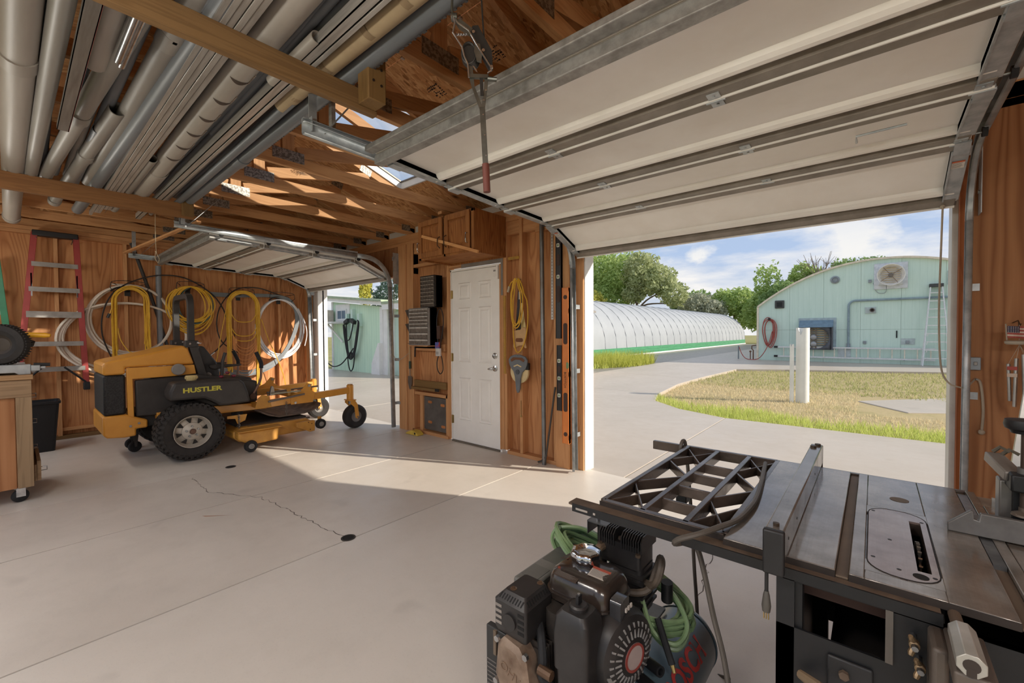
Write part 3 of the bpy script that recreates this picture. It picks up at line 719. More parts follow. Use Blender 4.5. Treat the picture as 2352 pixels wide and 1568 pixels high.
green_g = leafmat('green_grass', (174, 188, 96), (198, 208, 118), (214, 216, 138), 2.2)
dry_g = leafmat('dry_grass', (214, 196, 158), (222, 206, 170), (190, 186, 132), 1.4)
mid_g = leafmat('sparse_grass', (156, 164, 110), (178, 178, 124), (200, 190, 144), 1.4)
grass('green_grass', 'tall fresh green grass along the near edge of the lawn', green_g, 20000, lambda x, y: inpoly(x, y, LP) and y < 8.0+.22*sin(x*3)+.35*max(0, -x-1.5)-.28*max(0, x+.3), (-3.6, 3, 7.02, 9.6), .13, .0065, seed=2)
grass('dry_grass', 'short dry straw-coloured grass in the middle of the lawn', dry_g, 15000, lambda x, y: inpoly(x, y, LP) and 7.8 < y < 12.2 and not (x > -.2 and 9.2 < y < 11.9), (-3.8, 3, 7.8, 12.5), .06, .007, seed=3)
grass('sparse_grass', 'sparse grey-green grass on the far side of the lawn', mid_g, 14000, lambda x, y: inpoly(x, y, LP) and y > 11.6, (-3.8, 3.5, 11.5, 19.2), .07, .010, seed=4)
pad = MB().prism([(-.23, 10.77), (.45, 9.75), (1.1, 10.2), (3.0, 11.2), (3.0, 13.2), (1.4, 12.6)], -.12, -.07, 'Z').build('concrete_pad', conc_out, None, smooth=False, bevel=.01)
tag(pad, 'low broken concrete pad sunk in the lawn near the right jamb', 'slab')
# gravel and weeds beside the greenhouse
gr = concrete_mat('gravel', (156, 150, 142), (128, 122, 114), (100, 94, 88), sc=6)
o = MB().box((-10.6, 11.2, -.3), (-6.92, 50, -.05)).build('gravel_strip', gr, None, smooth=False); o['kind'] = 'structure'; o['label'] = 'grey gravel strip along the greenhouse'; o['category'] = 'gravel'
weed_g = leafmat('weeds', (150, 158, 60), (186, 190, 92), (208, 206, 120), 2.0)
grass('roadside_weeds', 'tall yellow-green weeds growing in front of the green base board', weed_g, 9000, lambda x, y: ((x+8.6)/1.55)**2+((y-16.6)/2.9)**2 < 1, (-10.4, -6.9, 13.5, 20), .48, .010, z=-.05, seed=5)
grass('low_weeds', 'low green weeds spilling over the gravel by the tan shed', green_g, 2500, lambda x, y: ((x+9.0)/1.4)**2+((y-14.4)/1.3)**2 < 1, (-10.4, -7.2, 13, 16), .18, .012, z=-.05, seed=6)

# ================================================================ white standpipes in the lawn
pvc_w = P('white_pvc', (238, 238, 234), .4, 0, (226, 226, 222), 3)
def standpipe(x, y, r, h, label):
    t = thing('standpipe', label, 'pipe', (x, y, -.085), group='white standpipes')
    m = MB(); seg = 28; vs = []; zt = h
    # wall with a rounded notch cut into the rim on the viewer's side
    for (rr, ) in ((r,), (r*.90,)):
        for i in range(seg):
            a = 2*pi*i/seg; da = abs((a-radians(258)+pi) % (2*pi)-pi); cut = max(0, 1-(da/.34)**2)*r*1.25
            vs.append((x+rr*cos(a), y+rr*sin(a), -.12)); vs.append((x+rr*cos(a), y+rr*sin(a), zt-cut))
    n = seg
    fs = []
    for i in range(n):
        j = (i+1) % n
        fs += [(2*i, 2*j, 2*j+1, 2*i+1), (2*n+2*i+1, 2*n+2*j+1, 2*n+2*j, 2*n+2*i), (2*i+1, 2*j+1, 2*n+2*j+1, 2*n+2*i+1)]
    m.add(vs, fs).build('pipe_wall', pvc_w, t)
    MB().lathe([(r*.88, 0), (r*.88, .01), (0, .012)], (x, y, zt-r*1.6)).build('inner_plug', P('dark_interior', (66, 64, 60), .9), t)
    return t
standpipe(-1.055, 10.0, .112, 1.372, 'thick white plastic standpipe in the lawn with a notched rim')
standpipe(-1.215, 9.86, .036, 1.055, 'thin white plastic standpipe standing beside the thick one')

# ================================================================ green arched building (quonset) beyond the lawn
mint = NT('mint_siding'); v_ = mint.coord((1, 1, 1), False)
sx_ = mint.N('ShaderNodeSeparateXYZ'); mint.l.new(v_, sx_.inputs[0])
gv = mint.math('PINGPONG', mint.math('MULTIPLY', sx_.outputs[0], 4.92), .5)
groove = mint.ramp(gv, (.0, (170, 170, 170)), (.035, (0, 0, 0)))
base_c = mint.ramp(mint.noise(mint.coord((3, 3, .35), False), 2.2, 6, .7), (.3, (214, 235, 225)), (.62, (205, 228, 217)), (.82, (180, 206, 194)))
low = mint.ramp(mint.noise(mint.coord((2, 2, 1), False), 3.5, 5, .7), (.55, (0, 0, 0)), (.75, (140, 140, 140)))
mint.col(mint.mix(groove, mint.mix(low, base_c, lin((190, 216, 204))), lin((160, 190, 178)))).rough(.75, 0, .2); mint.bump(gv, .15, .01)
pale_mint = NT('pale_mint_siding'); v_ = pale_mint.coord((1, 1, 1), False)
sx_ = pale_mint.N('ShaderNodeSeparateXYZ'); pale_mint.l.new(v_, sx_.inputs[0]); gv = pale_mint.math('PINGPONG', pale_mint.math('MULTIPLY', sx_.outputs[0], 7.0), .5)
pale_mint.col(pale_mint.mix(pale_mint.ramp(gv, (0, (255, 255, 255)), (.05, (0, 0, 0))), pale_mint.ramp(pale_mint.noise(pale_mint.coord((2, 2, .4), False), 2, 5, .6), (.35, (214, 240, 214)), (.75, (196, 226, 202))), lin((170, 204, 180)))).rough(.75, 0, .2)
tan_trim = P('tan_trim', (240, 228, 206), .6); greym = P('grey_metal', (150, 158, 164), .45, .3, (128, 136, 142), 8)
qb = thing('arched_building', 'mint green arched building with fans and ladders on its end wall', 'building', (.3, 22.4, 0))
CXq, HWq = .3, 4.38
def zq(x):
    u_ = abs(x-CXq)/HWq; return 2.40+1.73*(1-u_**2.1)
def arch(n=24, x0=CXq-HWq, x1=CXq+HWq): return [(x0+(x1-x0)*i/n, zq(x0+(x1-x0)*i/n)) for i in range(n+1)]
xx = CXq-HWq
cut = [-4.08, -2.86, -1.64, -.42, .80, 2.02, 3.24, 4.68]
for i in range(7):
    a, b = cut[i], cut[i+1]
    MB().prism([(a+.003, -.02), (b-.003, -.02), (b-.003, 1.35)] + [(a+.003, 1.35)], 22.4, 22.45, 'Y').build('siding_sheet', mint.m, qb, smooth=False)
    top = arch(6, a+.003, b-.003)
    MB().prism([(a+.003, 1.356), (b-.003, 1.356)]+top[::-1], 22.4, 22.45, 'Y').build('siding_sheet', mint.m, qb, smooth=False)
MB().prism([(-4.07, -.02), (4.66, -.02)]+arch(30, -4.07, 4.66)[::-1], 22.452, 22.47, 'Y').build('sheathing', mint.m, qb, smooth=False)
ar = arch(30)
MB().sheet([(x, z+.0) for x, z in ar], 22.28, 22.52, 'Y', .07).build('arch_trim', tan_trim, qb)
MB().sheet([(x, z+.02) for x, z in ar], 22.5, 50, 'Y', .04).build('roof', P('galvanised_roof', (176, 174, 168), .5, .5), qb)
for x in (CXq-HWq, CXq+HWq): MB().box((x-.03, 22.5, 0), (x+.03, 50, 2.42)).build('side_wall', mint.m, qb, smooth=False)
MB().box((-4.14, 22.36, -.02), (-4.06, 22.46, 2.42)).build('corner_board', tan_trim, qb)
# exhaust fan high on the wall: white surround, flared ring, louvres, hub
fan = group_part('exhaust_fan', qb); fx, fz = .48, 3.46; white_f = P('fan_white', (222, 226, 232), .5)
MB().box((fx-.5, 22.33, fz-.52), (fx+.5, 22.40, fz+.50)).build('surround', white_f, fan, bevel=.02)
MB().box((fx-.36, 22.24, fz-.36), (fx+.36, 22.34, fz+.36)).build('fan_box', white_f, fan, bevel=.01)
MB().lathe([(.30, 0), (.40, .30), (.415, .30), (.315, 0)], (fx, 22.26, fz), (0, -1, 0), 40).build('flared_ring', P('fan_ring', (248, 245, 238), .45), fan)
for k in range(8): MB().bar((fx-.29, 22.25-.03, fz-.27+k*.077), (fx+.29, 22.25-.03, fz-.27+k*.077), .05, .012, (0, .7, 1)).build('louvre', P('louvre_cream', (238, 222, 194), .6), fan)
MB().cyl((fx, 22.06, fz), (fx, 22.2, fz), .075, seg=16).build('motor', P('motor_grey', (120, 112, 104), .5, .4), fan)
for a in (.6, 2.2, 3.8, 5.3): MB().tube([(fx+.05*cos(a), 22.08, fz+.05*sin(a)), (fx+.37*cos(a), 22.05, fz+.37*sin(a))], .010, 5).build('guard_bar', P('guard_brown', (140, 112, 92), .6), fan)
MB().tube(smooth_path([(fx-.52, 22.36, fz-.25), (fx-.4, 22.36, fz-.62), (fx-.15, 22.36, fz-.65), (fx-.12, 22.3, fz-.3)]), .010, 5).build('cable', greym, fan)
# intake fan low on the wall with a hood
inf = group_part('intake_fan', qb); ix, iz = -1.86, 1.02; dk = P('fan_dark', (96, 98, 104), .5, .3)
hoodm = P('hood_blue', (120, 146, 168), .5, .2)
MB().box((ix-.66, 22.36, iz-.52), (ix+.66, 22.40, iz+.84)).build('backing', P('backing_blue', (176, 196, 204), .6), inf)
MB().prism([(22.40, iz+.78), (22.40, iz+.44), (22.02, iz+.44)], ix-.62, ix+.56, 'X').build('hood', hoodm, inf)
MB().box((ix+.52, 22.05, iz-.5), (ix+.56, 22.40, iz+.46)).build('side_cheek', dk, inf); MB().box((ix-.62, 22.05, iz-.5), (ix-.58, 22.40, iz+.46)).build('side_cheek', dk, inf)
# ring plate with a round hole
m = MB(); n_ = 32; sq = []; ci = []
for i in range(n_):
    a = 2*pi*i/n_+pi/4; c, s_ = cos(a), sin(a); k = .54/max(abs(c), abs(s_)); sq.append((ix-.03+c*k, 22.12, iz-.02+s_*k*.9)); ci.append((ix-.03+c*.46, 22.12, iz-.02+s_*.46*.95))
m.add(sq+ci, [(i, (i+1) % n_, n_+(i+1) % n_, n_+i) for i in range(n_)]); pl_ = m.build('ring_plate', dk, inf); s_ = pl_.modifiers.new('t', 'SOLIDIFY'); s_.thickness = .03
for k in range(9): MB().bar((ix-.48, 22.3, iz-.40+k*.1), (ix+.44, 22.3, iz-.40+k*.1), .06, .02, (0, .6, 1)).build('louvre', P('louvre_tan', (232, 210, 172), .6), inf)
for x in (ix-.16, ix-.02, ix+.3): MB().box((x-.025, 22.16, iz-.45), (x+.025, 22.19, iz+.42)).build('support_bar', P('bar_brown', (120, 108, 96), .6), inf)
for z in (.02, -.27): MB().sphere((ix-.1, 22.14, iz+z), .13, 12, 8, (1, .6, .9)).build('motor', P('motor_pale', (176, 176, 176), .4, .5), inf)
# small vents, conduit and boxes
MB().box((-3.42, 22.33, 2.33), (-3.06, 22.40, 2.68)).build('square_vent', P('vent_dark', (72, 74, 72), .6), qb, bevel=.02)
MB().box((-3.34, 22.31, 2.40), (-3.14, 22.34, 2.60)).build('square_vent_hole', P('vent_hole', (40, 40, 40), .8), qb)
MB().lathe([(.15, 0), (.16, .04), (.10, .06), (.09, .02), (0, .02)], (-1.26, 22.40, 3.44), (0, -1, 0), 20).build('round_vent', greym, qb)
MB().box((-.28, 22.36, 2.0), (.06, 22.40, 2.25)).build('outlet_plate', P('plate_mint', (190, 204, 204), .6), qb)
MB().lathe([(.075, 0), (.08, .10), (.05, .10), (.045, .02), (0, .02)], (-.06, 22.38, 2.13), (0, -1, 0), 16).build('small_vent', P('vent_brown', (96, 84, 78), .6), qb)
MB().tube([(-.80, 22.33, .62), (-.80, 22.33, 2.3)]+arc((-.58, 22.33, 2.31), .22, 180, 90, 6, 'XZ')+[(4.0, 22.33, 2.53)], .042, 10).build('conduit', P('conduit_bluegrey', (146, 166, 176), .5, .2), qb)
MB().box((-.87, 22.31, .58), (-.73, 22.40, .78)).build('junction_box', greym, qb)
for (x, z) in ((-.28, .83), (.99, .86), (2.18, .74), (.12-.26, 3.29)): MB().box((x-.05, 22.34, z-.06), (x+.05, 22.40, z+.06)).build('junction_box', greym, qb, bevel=.008)
MB().box((.80, 22.38, .76), (1.2, 22.40, 1.0)).build('patch_panel', P('plate_mint', (190, 204, 204), .6), qb)
MB().box((.66, 22.37, 1.02), (.70, 22.40, 1.3)).build('slot', P('slot_dark', (50, 58, 58), .7), qb)
MB().box((2.05, 22.34, 3.0), (2.6, 22.40, 3.5)).build('wall_vent', P('vent_grey', (176, 190, 194), .6), qb)
MB().box((-1.14, 22.37, .22), (-.72, 22.40, .56)).build('white_panel', P('panel_white', (206, 216, 218), .6), qb)
# ---- extension ladder lying on hooks along the wall
alu = P('aluminium', (226, 228, 228), .4, .15, (206, 208, 210), 12)
el = thing('extension_ladder', 'long aluminium ladder lying sideways along the foot of the green wall', 'ladder', (-.7, 22.25, .38))
for z in (.60, .19): MB().box((-3.3, 22.22, z-.03), (1.75, 22.28, z+.03)).build('rail', alu, el)
for k in range(14): x = -3.05+k*.36; MB().cyl((x, 22.25, .20), (x, 22.25, .59), .022, seg=8).build('rung', P('rung_cream', (240, 234, 216), .5, 0), el)
for z in (.60, .19): MB().box((-3.42, 22.20, z-.045), (-3.28, 22.30, z+.045)).build('end_cap', black_plastic, el)
for x in (-2.6, .9): MB().box((x-.02, 22.2, .145), (x+.02, 22.41, .16)).build('wall_hook', greym, el)
# ---- aluminium step ladder
def stepladder(name, label, xa, xb, xta, xtb, y0, ytop, H, n, rail_m, step_m, top_m, z0=0):
    t = thing(name, label, 'ladder', ((xa+xb)/2, y0, z0))
    for (a, b) in ((xa, xta), (xb, xtb)): MB().bar((a, y0, z0), (b, ytop, z0+H), .035, .075, (0, 1, 0)).build('rail', rail_m, t)
    for k in range(1, n+1):
        f = k/(n+1); z = z0+H*f; y = y0+(ytop-y0)*f
        MB().box((xa+(xta-xa)*f, y-.045, z-.03), (xb+(xtb-xb)*f, y+.045, z)).build('step', step_m, t)
    MB().box((xta-.04, ytop-.07, z0+H-.10), (xtb+.04, ytop+.13, z0+H+.02)).build('top_cap', top_m, t, bevel=.01)
    return t
sl_ = stepladder('step_ladder', 'tall aluminium step ladder leaning against the green arched building', 1.38, 2.12, 1.60, 1.90, 21.75, 22.24, 3.03, 9, alu, alu, P('cap_dark', (70, 72, 74), .6), -.012)
for (a, b) in ((1.36, 1.60), (2.14, 1.90)): MB().bar((a, 22.05, 0), (b, 22.32, 2.95), .03, .05, (0, 1, 0)).build('rear_rail', alu, sl_)
for k in range(4):
    z = .3+k*.3; MB().tube([(1.44+.02*k, 21.82, z-.12), (1.52, 21.80, z)], .012, 5).build('brace', alu, sl_); MB().tube([(2.06-.02*k, 21.82, z-.12), (1.98, 21.80, z)], .012, 5).build('brace', alu, sl_)
# ---- red hose coiled on the wall and the tap
red_h = P('red_hose', (176, 84, 74), .55)
rh = thing('red_hose', 'faded red hose coiled on a hook at the corner of the green building', 'hose', (-3.62, 22.3, .6))
m = MB()
for k in range(5):
    w, h = .20+.04*sin(k*2.1), .60+.05*cos(k*1.7); pts = []
    for i in range(28): a = 2*pi*i/28; pts.append((-3.62+.03*k-.06+w*sin(a)*(1+.25*cos(a)), 22.30-.012*k, 1.28-.02*k+h*cos(a)))
    m.tube(pts, .018, 6, True)
m.build('coil', red_h, rh)
MB().tube(smooth_path([(-3.5, 22.27, 1.3), (-3.62, 22.25, .8), (-3.8, 22.2, .35), (-4.05, 22.1, .04), (-4.5, 22.2, .02), (-4.75, 22.4, .22), (-4.92, 22.6, .55)]), .018, 6).build('tail', red_h, rh)
MB().box((-3.66, 22.22, 1.80), (-3.58, 22.40, 1.90)).build('hook', black_plastic, rh)
iron = P('rusty_iron', (120, 84, 64), .7, .3)
tp = thing('yard_tap', 'rusty standpipe tap beside the corner of the green building', 'tap', (-4.35, 22.5, -.05))
MB().tube([(-4.30, 22.5, -.05), (-4.30, 22.5, .42), (-4.36, 22.5, .48), (-4.36, 22.5, .62), (-4.18, 22.5, .66)], .025, 8).build('pipe', iron, tp); MB().cyl((-4.42, 22.5, -.05), (-4.42, 22.5, .35), .02, seg=8).build('pipe', iron, tp); MB().cyl((-4.42, 22.44, .36), (-4.42, 22.56, .36), .04, seg=10).build('valve', iron, tp)
ps = solo(MB().cyl((-4.95, 22.6, -.05), (-4.95, 22.6, .62), .03, seg=10), 'hose_post', greym, 'short grey post carrying the end of the red hose', 'post', loc=(-4.95, 22.6, -.05))

# ================================================================ hoop greenhouse
poly_m = NT('greenhouse_film'); v_ = poly_m.coord((1, 1, 1), False)
poly_m.col(poly_m.ramp(poly_m.noise(v_, .8, 5, .6), (.35, (162, 166, 170)), (.75, (150, 154, 159)))).rough(.45, 0, .4)
gh = thing('hoop_greenhouse', 'long white plastic hoop greenhouse with a green base board', 'greenhouse', (-13.7, 33, 0))
GX, GA, GH0, GH = -13.75, 3.2, .42, 2.85
YE0, YE1 = 13.6, 51.0; nb = 30; arcn = 20
film = MB(); vs = []; rowsn = nb*4
for j in range(rowsn+1):
    y = YE0+(YE1-YE0)*j/rowsn; sag = -.018*abs(sin(pi*j/4))
    for i in range(arcn+1):
        a = pi*i/arcn; vs.append((GX+(GA+sag)*cos(a), y, GH0+(GH+sag)*sin(a)**.85))
film.add(vs, [(j*(arcn+1)+i, j*(arcn+1)+i+1, (j+1)*(arcn+1)+i+1, (j+1)*(arcn+1)+i) for j in range(rowsn) for i in range(arcn)])
film.build('film', poly_m.m, gh, ang=1.5)
rib_m = P('hoop_rib', (176, 180, 184), .5)
for j in range(0, nb+1):
    y = YE0+(YE1-YE0)*j/nb; MB().tube([(GX+(GA+.012)*cos(pi*i/16), y, GH0+(GH+.012)*sin(pi*i/16)**.85) for i in range(17)], .013, 5).build('hoop', rib_m, gh)
for y in (YE0, YE1):
    MB().prism([(GX+GA*cos(pi*i/16), GH0+GH*sin(pi*i/16)**.85) for i in range(17)], y-.02, y+.02, 'Y').build('end_panel', poly_m.m, gh, smooth=False)
grn = P('green_base', (74, 146, 104), .5, 0, (60, 126, 88), 3, stretch=(1, 1, 4))
for sx in (-1, 1):
    for k in range(3): MB().box((GX+sx*(GA-.02), YE0, -.05+k*.16), (GX+sx*(GA+.02+.012*(k % 2)), YE1, .105+k*.16)).build('base_board', grn, gh)
MB().tube([(GX+GA+.2, 21, 0.0), (GX+GA+.25, 50, .02)], .05, 8).build('irrigation_pipe', pvc_w, gh)
# tan shed just visible beside the right opening
tanm = P('tan_boards', (222, 198, 164), .7)
ts = thing('tan_shed', 'corner of a small tan shed beside the garage jamb', 'shed', (-8.4, 13.2, -.05))
for k in range(5): MB().box((-9.75+k*.48, 11.5, -.05), (-9.29+k*.48, 11.54, 1.97)).build('board', tanm, ts)
MB().box((-7.42, 12.82, -.05), (-7.34, 12.90, 1.97)).build('corner_board', tanm, ts); MB().box((-7.38, 11.54, -.05), (-7.34, 12.82, 1.97)).build('side_wall', tanm, ts)
MB().prism([(-9.9, 1.97), (-7.26, 1.97), (-7.26, 2.03), (-8.5, 2.5), (-9.9, 2.03)], 11.4, 12.98, 'Y').build('roof', P('shingle_grey', (150, 146, 140), .8), ts)

# ================================================================ pale green shed outside the left opening
sh = thing('green_shed', 'pale green board shed with white trim seen through the left opening', 'shed', (-13.5, 7.7, 0))
for k in range(4):
    a = -15.2+k*.78; b = min(a+.775, -12.08); za, zb = 2.47-(a+15.2)*.095, 2.47-(b+15.2)*.095
    MB().prism([(a, -.05), (b, -.05), (b, zb), (a, za)], 7.68, 7.73, 'Y').build('siding_sheet', pale_mint.m, sh, smooth=False)
MB().box((-15.30, 7.65, -.05), (-15.19, 7.75, 2.47)).build('corner_board', white_trim, sh); MB().box((-12.09, 7.64, -.05), (-11.93, 7.74, 2.16)).build('corner_board', white_trim, sh)
MB().box((-11.93, 7.66, -.05), (-11.70, 7.98, 2.1)).build('return_wall', white_trim, sh)
MB().box((-11.72, 7.94, -.05), (-9.0, 8.0, 2.0)).build('siding_sheet', mint.m, sh, smooth=False)
MB().prism([(-15.5, 2.52), (-11.75, 2.18), (-11.75, 2.30), (-15.5, 2.64)], 7.50, 7.56, 'Y').build('fascia', white_trim, sh)
MB().prism([(-15.55, 2.64), (-11.7, 2.30), (-11.7, 2.36), (-15.55, 2.72)], 7.44, 10.5, 'Y').build('roof', P('roof_green', (170, 186, 158), .7), sh)
MB().box((-11.75, 7.5, 2.05), (-8.8, 7.56, 2.22)).build('fascia', white_trim, sh); MB().box((-11.75, 7.48, 2.22), (-8.8, 10, 2.30)).build('roof', P('roof_green', (170, 186, 158), .7), sh)
MB().box((-15.22, 7.74, -.05), (-12, 10.2, 2.1)).build('body', mint.m, sh, smooth=False)
MB().prism([(-12.42, -.02), (-11.95, -.02), (-11.95, 1.0), (-12.02, 1.0), (-12.40, .34)], 7.52, 7.66, 'Y').build('rain_boot', white_trim, sh)
MB().box((-15.0, 7.66, 1.7), (-14.0, 7.70, 2.35)).build('window_trim', white_trim, sh)
MB().box((-14.82, 7.63, 1.78), (-14.2, 7.67, 2.18)).build('window_frame', white_trim, sh)
for x in (-14.66, -14.37): MB().box((x-.12, 7.62, 1.84), (x+.12, 7.64, 2.12)).build('pane', P('shed_pane', (110, 130, 148), .15, .0, (90, 110, 128), 2), sh)
ac = thing('window_air_conditioner', 'boxy cream air conditioner hung on the corner of the green shed', 'air conditioner', (-15.2, 7.35, 1.72), group=None)
MB().box((-15.6, 7.1, 1.72), (-15.05, 7.62, 2.16)).build('case', P('ac_cream', (206, 198, 180), .6), ac, bevel=.02)
for k in range(8): MB().box((-15.56, 7.09, 1.78+k*.045), (-15.09, 7.10, 1.80+k*.045)).build('grille_slat', P('ac_slat', (150, 140, 124), .6), ac)
MB().box((-15.65, 7.1, 1.66), (-14.2, 7.66, 1.72)).build('shelf', white_trim, ac)
MB().bar((-15.3, 7.5, 1.66), (-14.45, 7.64, 1.0), .05, .05).build('brace', white_trim, ac)
hg = thing('hose_hanger', 'three mint boards with black brackets on the green shed wall', 'hose hanger', (-13.7, 7.66, 1.2))
for (x, z0, z1) in ((-14.06, 1.2, 2.0), (-13.70, 1.35, 2.14), (-13.27, 1.55, 1.98)): MB().box((x-.06, 7.56, z0), (x+.06, 7.68, z1)).build('board', mint.m, hg)
for (x, s_) in ((-13.9, -1), (-13.5, 1)): MB().bar((x-.12, 7.5, 1.72-.05*s_*-1), (x+.12, 7.5, 1.72+.05*s_*-1), .12, .12).build('bracket', black_plastic, hg)
bh = thing('black_hose', 'black hose looped over the brackets on the green shed', 'hose', (-13.7, 7.6, .4))
m = MB()
for k in range(6):
    d = .03*k; m.tube(smooth_path([(-14.15+d*.3, 7.50, 1.62), (-14.12+d, 7.52, 1.2), (-13.95+d*.5, 7.53, .6+d*.3), (-13.72, 7.53, .42+.05*k), (-13.45-d*.6, 7.53, .66), (-13.22-d*.6, 7.52, 1.3), (-13.12-d*.3, 7.5, 1.66), (-13.2, 7.5, 1.75)], 5), .022, 6)
m.tube(smooth_path([(-13.95, 7.5, 1.7), (-13.97, 7.52, 1.3), (-13.9, 7.5, 1.08), (-13.7, 7.5, 1.15), (-13.52, 7.5, 1.55), (-13.5, 7.5, 1.7)], 5), .02, 6)
m.tube(smooth_path([(-13.95, 7.53, .6), (-13.82, 7.5, .2), (-13.68, 7.5, .02), (-13.5, 7.5, .2), (-13.38, 7.5, .8)], 5), .02, 6)
m.tube(smooth_path([(-13.5, 7.5, .8), (-13.8, 7.45, .5), (-14.2, 7.4, .22), (-14.7, 7.35, .15), (-15.1, 7.3, .4), (-15.35, 7.3, .8)], 5), .02, 6)
m.build('loops', black_rubber, bh)
hy = solo(MB().box((-15.5, 7.2, -.05), (-15.42, 7.28, .95)).box((-15.9, 7.22, -.05), (-15.86, 7.26, .85)).cyl((-15.46, 7.24, .93), (-15.46, 7.24, 1.06), .04, seg=8), 'water_hydrant', greym, 'grey hydrant post at the left corner of the green shed', 'hydrant', loc=(-15.46, 7.24, -.05))

# ================================================================ trees
bark = WOOD('bark', (122, 104, 86), (84, 70, 58), 'Z', knots=False)
def leaves(blobs, n, size, seed, hollow=.45):
    random.seed(seed); vs = []; fs = []; tot = sum(b[3]*b[4]*b[5] for b in blobs)
    for (x, y, z, rx, ry, rz) in blobs:
        k = max(20, int(n*rx*ry*rz/tot))
        # leaf tufts
        for _ in range(k):
            th = random.uniform(0, 2*pi); c = random.uniform(-1, 1); s_ = sqrt(1-c*c); r = random.uniform(hollow, 1)**.6
            r *= 1+.18*sin(5*th+seed)*sin(4*c+seed)
            p = V((x+rx*r*s_*cos(th), y+ry*r*s_*sin(th), z+rz*r*c))
            u_ = V((random.uniform(-1, 1), random.uniform(-1, 1), random.uniform(-1, 1))).normalized(); w = u_.orthogonal().normalized()
            a = size*random.uniform(.5, 1.3); b = len(vs)
            vs += [p-u_*a, p+w*a*.5, p+u_*a, p-w*a*.5]; fs.append((b, b+1, b+2, b+3))
    m = MB(); m.v = vs; m.f = fs; return m
def tree(name, label, base, trunk, blobs, n, size, mat, seed, branches=()):
    t = thing(name, label, 'tree', base, group='trees beyond the yard')
    tm = MB(); tm.tube(smooth_path(trunk, 4), [.3*(1-.6*i/(4*(len(trunk)-1))) for i in range(4*(len(trunk)-1)+1)], 7)
    for br in branches: tm.tube(smooth_path(br, 3), [.14*(1-.7*i/(3*(len(br)-1))) for i in range(3*(len(br)-1)+1)], 5)
    tm.build('trunk', bark, t); leaves(blobs, n, size, seed).build('crown', mat, t, smooth=False)
    return t
L1 = leafmat('leaf_green', (150, 176, 100), (172, 194, 118), (196, 208, 140), .5); L2 = leafmat('leaf_olive', (160, 172, 120), (180, 188, 138), (204, 208, 164), .5)
L3 = leafmat('leaf_grey', (160, 168, 146), (178, 182, 160), (200, 202, 180), .5); L4 = leafmat('leaf_yellow', (190, 190, 80), (206, 200, 100), (176, 186, 84), .6); L5 = leafmat('leaf_dark', (120, 148, 92), (140, 166, 106), (164, 184, 122), .5)
tree('cottonwood', 'tall spreading green cottonwood behind the greenhouse, leftmost', (-29, 56, 0), [(-29, 56, 0), (-28.6, 56, 4), (-28.0, 56, 8)], [(-30.5, 56, 9.8, 3.4, 3, 3.2), (-27, 55, 9.2, 3.0, 3, 3.2), (-33.5, 56, 8, 3.5, 3, 3), (-28.5, 55, 6.2, 3.2, 3, 2.6)], 11000, .28, L1, 11)
tree('cottonwood', 'forked olive-green tree with dark limbs behind the greenhouse roof', (-24, 54, 0), [(-24, 54, 0), (-24.3, 54, 3), (-24.0, 54, 5.2)], [(-23.5, 54, 9.0, 2.4, 2.5, 2.9), (-21.3, 54, 7.9, 2.4, 2.5, 2.0), (-19.2, 54, 6.0, 1.7, 2, 1.6), (-24.6, 54, 6.3, 1.5, 2, 1.2)], 7500, .26, L2, 12,
     [[(-24, 54, 4.2), (-22.8, 54, 5.4), (-21.2, 54, 6.2), (-19.6, 54, 6.8)], [(-24, 54, 4.6), (-24.5, 54, 6.5), (-24.0, 54, 9)], [(-24, 54, 4.4), (-22.6, 54, 4.9), (-20.6, 54, 4.9), (-19, 54, 4.6)]])
tree('yellow_shrub_tree', 'yellowing low tree at the left edge above the greenhouse', (-31.5, 50, 0), [(-31.5, 50, 0), (-31.5, 50, 3), (-31.4, 50, 5)], [(-31.0, 50, 5.4, 2.2, 2, 2.0), (-28.4, 50, 4.9, 1.7, 2, 1.7)], 3500, .22, L4, 13)
tree('round_tree', 'round green tree standing behind the far end of the greenhouse', (-19.0, 62, 0), [(-19, 62, 0), (-19, 62, 3), (-19, 62, 5)], [(-18.7, 62, 5.3, 2.0, 2, 1.6), (-20.6, 62, 4.8, 1.8, 2, 1.6)], 2800, .28, L5, 14)
tree('olive_tree', 'silvery grey-green tree behind the far end of the greenhouse', (-17.2, 58, 0), [(-17, 58, 0), (-17, 58, 2.5), (-17, 58, 4)], [(-17.6, 58, 4.6, 2.2, 2, 1.7), (-15.8, 58, 3.8, 1.8, 2, 1.6)], 3600, .22, L3, 15)
tree('round_tree', 'bushy green tree between the greenhouse and the arched building', (-13.6, 60, 0), [(-13.6, 60, 0), (-13.6, 60, 2.5), (-13.6, 60, 4)], [(-15.2, 61, 5.3, 1.7, 2, 1.5), (-13.0, 60, 4.9, 2.0, 2, 1.9), (-12.0, 60, 3.4, 1.6, 2, 1.6)], 4200, .26, L1, 16)
tree('poplar', 'twin-topped green poplar rising left of the arched roof', (-9.6, 57, 0), [(-9.6, 57, 0), (-9.5, 57, 4), (-9.5, 57, 7)], [(-10.1, 57, 7.0, .8, 1, 2.0), (-8.9, 57, 7.1, .85, 1, 2.1), (-9.4, 57, 4.8, 1.9, 2, 1.8), (-7.9, 57, 4.4, 1.8, 2, 1.9), (-10.6, 57, 3.2, 1.6, 2, 2)], 4200, .22, L1, 17)
tree('poplar', 'dark green tree against the left shoulder of the arched roof', (-7.2, 54, 0), [(-7.2, 54, 0), (-7.2, 54, 3), (-7.2, 54, 5)], [(-7.4, 54, 5.0, 1.6, 1.6, 1.7), (-8.7, 54, 3.9, 1.4, 1.6, 1.8)], 2400, .24, L5, 18)
